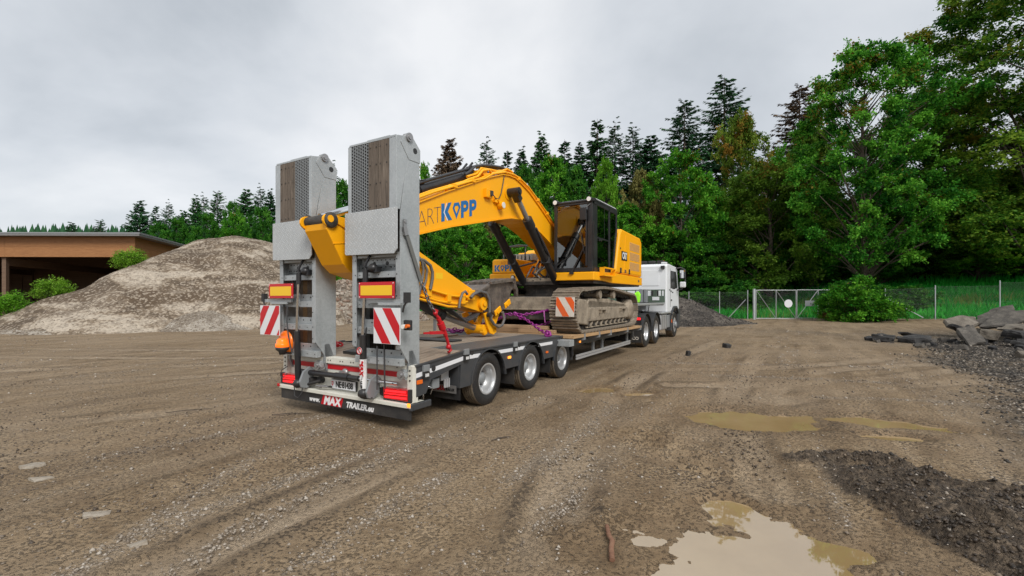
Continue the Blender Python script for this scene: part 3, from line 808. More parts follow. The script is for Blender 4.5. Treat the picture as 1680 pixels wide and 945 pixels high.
# ------------------------------------------------------------------ heaps
def heap(name, label, ridge, slope, mat, stone_mat, x0, x1, y0, y1, res, nstone, smin, smax, seed, cat, rough=0.25, chunk=False, terr=0.0, tint=(0.5, 0.22)):
    rng = np.random.default_rng(seed)
    P = np.array(ridge, float)
    # densify the ridge
    D = []
    for i in range(len(P) - 1):
        for q in np.linspace(0, 1, 14, endpoint=False): D.append(P[i] * (1 - q) + P[i + 1] * q)
    D = np.array(D + [P[-1]])
    def hz(x, y):
        h = np.full(np.shape(x), -5.0)
        wob = 1 + 0.22 * fbm(x * 0.35, y * 0.35, 4, 0.6)
        for a, b, c in D:
            d = np.hypot(x - a, y - b)
            h = np.maximum(h, c - slope * (np.sqrt(d * d + 0.8) - 0.75) * wob)
        h = h + rough * fbm(x * 0.9, y * 0.9, 5, 0.6) * sstep(-0.2, 1.0, h) + rough * 0.22 * fbm(x * 4, y * 4, 4, 0.65)
        if terr:
            q = h / 1.25 + 0.6 * fbm(x * 0.16 + 3, y * 0.16, 3)
            h = h + terr * np.sin(q * 2 * PI) * 0.30 * sstep(0.3, 1.5, h)
        return h
    nx = int((x1 - x0) / res); ny = int((y1 - y0) / res)
    X, Y = np.meshgrid(np.linspace(x0, x1, nx), np.linspace(y0, y1, ny))
    Hh = hz(X, Y); G = ground_z(X, Y)
    ok = Hh > -0.25
    cell = ok[:-1, :-1] & ok[1:, :-1] & ok[:-1, 1:] & ok[1:, 1:]
    jj, ii = np.nonzero(cell)
    F = np.stack([jj * nx + ii, jj * nx + ii + 1, (jj + 1) * nx + ii + 1, (jj + 1) * nx + ii], 1)
    used = np.unique(F); rm = np.zeros(X.size, int); rm[used] = np.arange(len(used))
    cx, cy = P[:, 0].mean(), P[:, 1].mean()
    V = np.stack([X.ravel()[used] - cx, Y.ravel()[used] - cy, (G + Hh).ravel()[used]], 1)
    root = empty(name, (cx, cy, 0)); tag(root, label, cat)
    body = inst('heap_body', np_mesh('heap_body', V, rm[F], mat, smooth=True), root)
    qx = x0 + (x1 - x0) * rng.random(nstone); qy = y0 + (y1 - y0) * rng.random(nstone)
    h = hz(qx, qy); k_ = h > 0.02
    k_ &= rng.random(nstone) < 0.25 + 1.6 * np.clip(fbm(qx * .5 + 7, qy * .5, 4, .6) + 0.2, 0, 1) + (h < 0.9) * 0.4
    qx, qy, h = qx[k_], qy[k_], h[k_]; m = len(qx)
    s = smin + (smax - smin) * rng.random(m) ** 3
    V, F, k = stone_cloud(np.stack([qx - cx, qy - cy, h + ground_z(qx, qy) + s * 0.1], 1), s, 0.75, seed + 1, chunk)
    c = np.repeat(np.clip(rng.normal(tint[0], tint[1], m), 0, 1), k)
    st = inst('stone', np_mesh('stone', V, F, stone_mat, np.stack([c, c, c], 1)), root); tag(st, kind='stuff')
    return hz

def m_heap(name, c0, c1, c2, sc=1.0, band=None):
    t = NT(name); c = t.co()
    a = t.noise(t.co((0.40, 0.40, 1.3)), 0.9 * sc, 6, 0.62, 0.6); b = t.noise(c, 7 * sc, 6, 0.72); d = t.noise(c, 30 * sc, 4, 0.7)
    f = t.math('ADD', t.math('ADD', t.math('MULTIPLY', a, 0.80), t.math('MULTIPLY', b, 0.20)), t.math('MULTIPLY', d, 0.06))
    col = t.ramp(f, [(0.475, c0), (0.53, c1), (0.585, c2)])
    if band:
        zz = t.math('ADD', t.n('SeparateXYZ', {'Vector': t.n('TexCoord').outputs['Object']}).outputs[2], t.math('MULTIPLY', t.math('SUBTRACT', t.noise(c, 0.5, 5, 0.65), 0.5), 3.2))
        for z0, z1, k in band:
            bn = t.math('MULTIPLY', t.ramp(t.math('MULTIPLY', zz, 0.1), [(z0 * .1, 0.0), (z0 * .1 + .03, k)]), t.ramp(t.math('MULTIPLY', zz, 0.1), [(z1 * .1 - .04, 1.0), (z1 * .1 + .02, 0.0)]))
            col = t.mix(t.math('MULTIPLY', bn, t.ramp(b, [(0.35, 0.4), (0.6, 1.0)])), col, (0.088, 0.058, 0.033))
    v = t.n('TexVoronoi', {'Vector': c, 'Scale': 11.0 * sc}, feature='F1')
    bw = t.n('RGBToBW', {'Color': v.outputs['Color']}).outputs[0]
    col = t.mix(t.math('MULTIPLY', t.ramp(bw, [(0.62, 0.0), (0.75, 1.0)]), 0.45), col, tuple(min(0.6, x * 1.35) for x in c2))
    col = t.mix(t.math('MULTIPLY', t.ramp(bw, [(0.22, 1.0), (0.36, 0.0)]), 0.4), col, tuple(x * 0.8 for x in c0))
    hgt = t.math('ADD', t.math('MULTIPLY', b, 0.6), t.math('MULTIPLY', t.math('SUBTRACT', 1.0, v.outputs['Distance']), 0.35))
    t.bsdf(col, 0.9, 0.0, t.bump(hgt, 0.8, 0.08)); return t.m

HEAP_H = heap('gravel_heap', 'large tan gravel heap with a rounded top beside the timber shed',
     [(-25.8, 22.0, 0.45), (-24.4, 22.6, 0.95), (-23.2, 23.5, 1.75), (-21.2, 24.7, 2.75), (-20.7, 26.2, 3.75), (-20.6, 28.6, 4.75), (-20.5, 30.7, 5.65), (-18.9, 31.1, 5.95), (-18.2, 33.0, 5.9), (-17.8, 35.0, 4.4)],
     0.70, m_heap('heap_gravel', (0.085, 0.060, 0.038), (0.185, 0.140, 0.095), (0.36, 0.308, 0.245), 1.0, [(1.2, 2.3, 1.0), (3.4, 4.3, .8), (5.2, 6.5, .7)]), M['heap_stone'], -30, -8, 17, 44, 0.13, 20000, 0.010, 0.045, 21, 'gravel heap', 0.30, terr=0.10, tint=(0.42, 0.2))
heap('gravel_mound', 'low pale gravel mound at the foot of the large tan heap',
     [(-16.4, 23.6, 0.9), (-15.8, 23.9, 1.05), (-15.0, 24.2, 0.8)], 0.62, MATS.setdefault('mound', m_heap('mound_gravel', (0.15, 0.12, 0.09), (0.235, 0.20, 0.16), (0.32, 0.285, 0.24), 1.6)), M['heap_stone'], -19, -12, 20, 27, 0.1, 9000, 0.015, 0.06, 22, 'gravel mound', 0.2, tint=(0.6, 0.22))
heap('gravel_mound', 'low pale gravel fan between the large tan heap and the left ramp',
     [(-13.6, 25.6, 0.75), (-12.6, 25.9, 0.8)], 0.55, MATS['mound'], M['heap_stone'], -17, -9, 22, 29, 0.1, 6000, 0.015, 0.06, 25, 'gravel mound', 0.2, tint=(0.6, 0.22))
heap('gravel_mound', 'low gravel spill at the left foot of the large tan heap',
     [(-22.5, 21.6, 0.55), (-21.0, 22.0, 0.85), (-19.6, 22.4, 0.7)], 0.55, MATS['mound'], M['heap_stone'], -26, -16, 18, 26, 0.1, 9000, 0.02, 0.09, 26, 'gravel mound', 0.2, tint=(0.55, 0.28))
heap('rubble_heap', 'heap of broken brick and concrete rubble seen between the ramps',
     [(-13.6, 33.0, 2.6), (-12.2, 33.3, 3.0), (-11.0, 33.6, 2.6)], 0.62, m_heap('rubble_dirt', (0.09, 0.068, 0.05), (0.17, 0.14, 0.105), (0.26, 0.225, 0.185)), M['rubble'], -20, -3, 26, 40, 0.2, 9000, 0.05, 0.21, 23, 'rubble heap', 0.4, True)
heap('soil_heap', 'dark soil heap by the fence behind the white truck',
     [(8.6, 29.5, 1.9), (10.6, 29.2, 1.75), (11.8, 29.0, 1.15), (13.0, 28.8, 0.6), (15.0, 28.8, 0.15)], 0.6, m_heap('dark_soil', (0.022, 0.018, 0.015), (0.05, 0.042, 0.035), (0.10, 0.085, 0.07), 1.4), M['soil'], 4, 19, 25, 34, 0.13, 14000, 0.02, 0.08, 24, 'soil heap', 0.3, tint=(0.4, 0.3))
# ------------------------------------------------------------------ trees
def frames(D, rng):
    """two unit vectors across each direction"""
    n = len(D)
    A = rng.normal(size=(n, 3)); A -= D * (A * D).sum(1)[:, None]; A /= np.linalg.norm(A, axis=1)[:, None] + 1e-9
    return A, np.cross(D, A)

def leaf_quads(P, D, S, W, rng, fold=0.25):
    """kite leaves: base P, along D, length S, half width W"""
    Z = np.array([0, 0, 1.0])[None] + rng.normal(size=D.shape) * 0.45
    A = np.cross(D, Z); A /= np.linalg.norm(A, axis=1)[:, None] + 1e-9; B = np.cross(A, D)
    mid = P + D * (S * 0.45)[:, None]
    l = mid + A * W[:, None] + B * (W * fold)[:, None]; r = mid - A * W[:, None] + B * (W * fold)[:, None]
    tip = P + D * S[:, None]
    n = len(P)
    V = np.stack([P, r, tip, l], 1).reshape(-1, 3)
    i = np.arange(n)[:, None] * 4
    F = np.concatenate([i + np.array([[0, 1, 2]]), i + np.array([[0, 2, 3]])], 1).reshape(-1, 3)
    return V, F

def broadleaf(seed, H, W, base, ncl, nsp, nlf, leaf, prof, clr=0.75, droop=0.0, trunk_r=0.25, nlimb=46, flat=0.62, shell=0.62):
    rng = np.random.default_rng(seed); rd = random.Random(seed)
    cz, cc = [], []
    tb = MB()
    lean = [(rng.normal(0, 0.012) * H * i / 6, rng.normal(0, 0.012) * H * i / 6, H * 0.86 * i / 6) for i in range(7)]
    lean[0] = (0, 0, -0.5)
    lb = MB(); tb.tube(lean, [trunk_r * (1.25 if i == 0 else (1 - i / 7.2)) for i in range(7)], 8)
    C = []
    for i in range(ncl):
        t = rng.random()
        z = base + (1 - base) * t
        R = prof(t) * W / 2
        q = shell + (1 - shell) * rng.random() if rng.random() < 0.72 else rng.random() ** 0.5
        a = rng.random() * 2 * PI
        lob = 1 + 0.20 * math.sin(3 * a + seed) + 0.16 * math.sin(5 * a + 7 * t + seed * 2)
        C.append((R * q * lob * math.cos(a), R * q * lob * math.sin(a), H * z * 0.97, a, q))
    C = np.array(C)
    order = rng.permutation(ncl)[:nlimb]
    for k in order:
        x, y, z, a, q = C[k]
        r0 = math.hypot(x, y)
        z0 = max(H * base * 0.6, z - r0 * (0.75 + 0.4 * rng.random()))
        j = min(5.9, max(0.1, z0 / (H * 0.86) * 6)); b = int(j)
        p0 = np.array(lean[b]) * (1 - (j - b)) + np.array(lean[b + 1]) * (j - b)
        m_ = (p0 * 0.5 + np.array([x, y, z]) * 0.5) + np.array([0, 0, 0.10 * r0])
        rr = trunk_r * 0.34 * (1 - z0 / H * 0.7)
        lb.tube([tuple(p0), tuple(m_), (x * 0.97, y * 0.97, z)], [rr, rr * 0.6, 0.014], 5, False)
    nS = ncl * nsp
    cs = clr * (0.7 + 0.6 * rng.random(ncl))
    dirs = rng.normal(size=(ncl, nsp, 3)); out = np.stack([np.cos(C[:, 3]), np.sin(C[:, 3]), np.zeros(ncl)], 1)
    dirs += out[:, None, :] * 0.7 + np.array([0, 0, 0.25 - droop])
    dirs[..., 2] *= flat; dirs /= np.linalg.norm(dirs, axis=2)[..., None]
    dirs = dirs.reshape(-1, 3)
    c0 = np.repeat(C[:, :3], nsp, 0); csr = np.repeat(cs, nsp) * (0.6 + 0.8 * rng.random(nS))
    # twigs
    tw = rng.random(nS) < 0.25
    for p, d, l in zip(c0[tw][:700], dirs[tw][:700], csr[tw][:700]):
        lb.bar(tuple(p), tuple(p + d * l), 0.016, 0.016)
    t = rng.random((nS, nlf)) ** 0.7
    P = c0[:, None, :] + dirs[:, None, :] * (t * csr[:, None])[..., None] + rng.normal(size=(nS, nlf, 3)) * (0.16 * clr) 
    if droop: P[..., 2] -= droop * (t ** 2) * csr[:, None] * 0.8
    P = P.reshape(-1, 3)
    n = len(P)
    D = np.repeat(dirs, nlf, 0) * 0.8 + rng.normal(size=(n, 3)) * 0.75 + np.array([0, 0, -0.15 - droop]); D /= np.linalg.norm(D, axis=1)[:, None]
    S = leaf * (0.65 + 0.7 * rng.random(n))
    V, F = leaf_quads(P, D, S, S * 0.36, rng)
    cl_b = np.clip(rng.normal(0.5, 0.17, ncl), 0, 1); cl_a = np.clip(rng.random(ncl) * 0.75 + 0.25 * (C[:, 2] / H), 0, 1)
    br = np.clip(np.repeat(cl_b, nsp * nlf) + rng.normal(0, 0.22, n), 0, 1); au = np.clip(np.repeat(cl_a, nsp * nlf) + rng.normal(0, 0.07, n), 0, 1)
    col = np.repeat(np.stack([br, au, br], 1), 4, 0)
    return tb, lb, (V, F, col)

def spruce(seed, H=24.0, R=3.6, whorls=42, nbr=7, ncard=30, card=0.62, dens=1.0, base=0.10, power=0.85, droop=0.35):
    rng = np.random.default_rng(seed)
    lb = MB(); tb = MB(); tb.tube([(0, 0, -0.5), (0.05, 0.02, H * 0.5), (0, 0, H * 0.995)], [0.27, 0.15, 0.015], 7)
    PP, DD, SS, BB = [], [], [], []
    for k in range(whorls):
        t = (k + rng.random() * 0.6) / whorls
        z = H * (base + (0.985 - base) * t) + rng.normal(0, 0.16)
        L0 = R * (1 - t) ** power + 0.18
        for b in range(max(3, int(nbr * (1 if t < 0.85 else 0.7)))):
            if rng.random() > dens: continue
            a = rng.random() * 2 * PI; L = L0 * (0.45 + 0.75 * rng.random())
            zz = z + rng.normal(0, 0.45)
            o = np.array([math.cos(a), math.sin(a), 0.0]); sd = np.array([-o[1], o[0], 0])
            dr = droop * (1.1 - t) * (0.7 + 0.6 * rng.random()); up = 0.25 + 0.5 * t
            f = lambda q: np.array([0, 0, zz]) + o * (L * q) + np.array([0, 0, L * (up * q * 0.35 - dr * q + 0.18 * q ** 3)])
            if L > 0.5:
                lb.tube([tuple(f(0)), tuple(f(0.55)), tuple(f(1.0))], [0.035, 0.02, 0.006], 3, False)
            n = max(5, int(ncard * (0.35 + 0.65 * L / R)))
            q = 0.12 + 0.88 * rng.random(n) ** 0.75
            base_p = np.array([0, 0, zz]) + o[None] * (L * q)[:, None]; base_p[:, 2] += L * (up * q * 0.35 - dr * q + 0.18 * q ** 3)
            s = rng.choice([-1, 1], n)
            d = o[None] * (0.75 + 0.3 * rng.random((n, 1))) + sd[None] * (s * (0.9 * rng.random(n)))[:, None] + np.array([0, 0, 1.0]) * (-0.55 - 0.65 * rng.random(n) + 0.40 * t)[:, None]
            d /= np.linalg.norm(d, axis=1)[:, None]
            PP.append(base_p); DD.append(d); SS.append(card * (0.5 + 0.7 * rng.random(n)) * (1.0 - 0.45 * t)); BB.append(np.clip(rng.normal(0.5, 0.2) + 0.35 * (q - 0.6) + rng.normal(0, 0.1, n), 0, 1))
    P = np.concatenate(PP); D = np.concatenate(DD); S = np.concatenate(SS); B = np.concatenate(BB)
    # leader
    V, F = leaf_quads(P, D, S, S * 0.19, rng, 0.1)
    col = np.repeat(np.stack([B, B, B], 1), 4, 0)
    return tb, lb, (V, F, col)

M['bark'] = m_muddy('tree_bark', (0.035, 0.026, 0.020), (0.085, 0.066, 0.050), (0.16, 0.13, 0.10), 0.0, 0.9, 6.0)
LEAF = {
 'green': m_leaf('green_leaves', (0.014, 0.100, 0.010), (0.066, 0.260, 0.018), (0.215, 0.50, 0.045), (0.30, 0.18, 0.03), 0.03, 0.42),
 'deep': m_leaf('deep_green_leaves', (0.011, 0.080, 0.011), (0.044, 0.180, 0.020), (0.130, 0.34, 0.036), trans=0.42),
 'lime': m_leaf('lime_green_leaves', (0.060, 0.20, 0.012), (0.130, 0.34, 0.022), (0.24, 0.48, 0.045), trans=0.42),
 'olive': m_leaf('olive_leaves', (0.040, 0.095, 0.011), (0.100, 0.205, 0.022), (0.21, 0.35, 0.042), (0.30, 0.165, 0.030), 0.12, 0.45),
 'autumn': m_leaf('turning_leaves', (0.045, 0.100, 0.012), (0.125, 0.215, 0.022), (0.25, 0.36, 0.045), (0.36, 0.19, 0.035), 0.24, 0.45),
 'tan': m_leaf('tan_dry_leaves', (0.10, 0.105, 0.032), (0.20, 0.19, 0.06), (0.32, 0.30, 0.10)),
 'maple': m_leaf('maple_leaves', (0.012, 0.090, 0.012), (0.054, 0.235, 0.021), (0.205, 0.50, 0.052), (0.29, 0.15, 0.028), 0.13, 0.42),
 'linden': m_leaf('yellowing_linden_leaves', (0.016, 0.085, 0.012), (0.078, 0.200, 0.018), (0.26, 0.38, 0.042), (0.29, 0.235, 0.028), 0.22, 0.42),
 'spruce': m_leaf('spruce_needles', (0.014, 0.058, 0.024), (0.030, 0.105, 0.040), (0.062, 0.17, 0.058), trans=0.15),
 'fir': m_leaf('fir_needles', (0.016, 0.075, 0.022), (0.040, 0.140, 0.036), (0.085, 0.22, 0.058), trans=0.15),
 'dead': m_leaf('brown_dry_needles', (0.05, 0.035, 0.023), (0.125, 0.085, 0.055), (0.22, 0.155, 0.10), trans=0.12),
 'weed': m_leaf('yellow_green_leaves', (0.07, 0.18, 0.014), (0.16, 0.34, 0.024), (0.30, 0.50, 0.06)),
 'dry': m_leaf('rust_brown_leaves', (0.14, 0.065, 0.024), (0.26, 0.12, 0.042), (0.38, 0.20, 0.08)),
}
ov = lambda t: max(0.05, (math.sin(PI * min(1, (t * 0.92 + 0.08)) ** 0.8)) ** 0.62)
cone = lambda t: max(0.08, (1 - t) ** 0.6 * min(1.0, 0.6 + 1.6 * t))
full = lambda t: max(0.10, min(1, 0.75 + t) * (1 - t ** 3.2) ** 0.6)
high = lambda t: max(0.10, (math.sin(PI * min(1, 0.10 + 0.86 * t))) ** 0.55)
TREE = {}
def mk_tree(key, gen, leafmat):
    tb, lb, (V, F, c) = gen
    TREE[key] = (tb.mesh('trunk', M['bark']), lb.mesh('limbs', M['bark']), np_mesh('crown', V, F, LEAF[leafmat], c))
mk_tree('round', broadleaf(1, 14, 9.5, 0.10, 150, 7, 36, 0.245, full), 'green')
mk_tree('oval', broadleaf(2, 15, 8, 0.08, 150, 7, 36, 0.245, ov, droop=0.15), 'green')
mk_tree('conic', broadleaf(3, 13, 6.5, 0.06, 120, 7, 22, 0.27, cone), 'green')
mk_tree('maple', broadleaf(4, 17, 10.5, 0.16, 270, 8, 38, 0.18, high, clr=0.66, trunk_r=0.27, nlimb=110, flat=0.5, shell=0.45), 'maple')
mk_tree('linden', broadleaf(5, 24, 15, 0.06, 520, 9, 35, 0.175, full, clr=0.85, droop=0.4, trunk_r=0.30, nlimb=46, flat=0.45, shell=0.4), 'linden')
mk_tree('loose', broadleaf(6, 15, 10, 0.12, 190, 7, 32, 0.22, full, clr=0.8, droop=0.1, flat=0.5, shell=0.5), 'autumn')
mk_tree('shrub', broadleaf(7, 3.2, 3.0, 0.02, 60, 8, 24, 0.15, full, clr=0.45, trunk_r=0.05, nlimb=40), 'green')
mk_tree('weed', broadleaf(8, 1.7, 2.0, 0.02, 40, 9, 22, 0.10, full, clr=0.52, trunk_r=0.02, nlimb=40, flat=1.3), 'weed')
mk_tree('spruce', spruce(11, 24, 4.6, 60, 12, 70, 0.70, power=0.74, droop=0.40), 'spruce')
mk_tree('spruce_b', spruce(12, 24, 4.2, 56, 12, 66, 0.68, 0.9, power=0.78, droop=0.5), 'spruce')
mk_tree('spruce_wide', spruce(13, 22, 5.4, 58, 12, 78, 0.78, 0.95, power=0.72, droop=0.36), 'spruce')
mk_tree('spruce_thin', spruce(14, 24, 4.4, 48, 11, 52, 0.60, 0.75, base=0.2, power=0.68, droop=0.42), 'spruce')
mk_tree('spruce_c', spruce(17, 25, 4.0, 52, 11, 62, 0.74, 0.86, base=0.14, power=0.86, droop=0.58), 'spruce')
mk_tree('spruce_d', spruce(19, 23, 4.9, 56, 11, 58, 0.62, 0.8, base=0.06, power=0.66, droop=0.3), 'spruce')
mk_tree('pine', broadleaf(15, 16, 8, 0.45, 40, 8, 40, 0.34, ov, clr=1.0, trunk_r=0.2, nlimb=30, flat=0.35), 'spruce')

def tree(name, key, x, y, top, width, leaf, label, group=None, rz=None, cat='tree'):
    z = gz(x, y) - 0.05
    if key == 'weed' and x < 0: z += max(0.0, float(HEAP_H(np.array([x]), np.array([y]))[0]))
    tm, lm, cm = TREE[key]
    h0 = max(v.co.z for v in cm.vertices) if key not in _TH else _TH[key][0]
    if key not in _TH:
        w0 = np.percentile([math.hypot(v.co.x, v.co.y) for v in cm.vertices][::7], 97) * 2
        _TH[key] = (h0, w0)
    h0, w0 = _TH[key]
    sz = (top - z) / h0; sx = width / w0
    if key == 'weed': sz = max(sz, sx * .72)
    root = empty(name, (x, y, z), rz if rz is not None else (x * 12.9898 + y * 78.233) % (2 * PI))
    tag(root, label, cat, group)
    inst('trunk', tm, root, scale=(sx, sx, sz)); tag(inst('limb', lm, root, scale=(sx, sx, sz)), kind='stuff')
    c = inst('crown', cm, root, scale=(sx, sx, sz))
    c.material_slots[0].link = 'OBJECT'; c.material_slots[0].material = LEAF[leaf]
    return root
_TH = {}
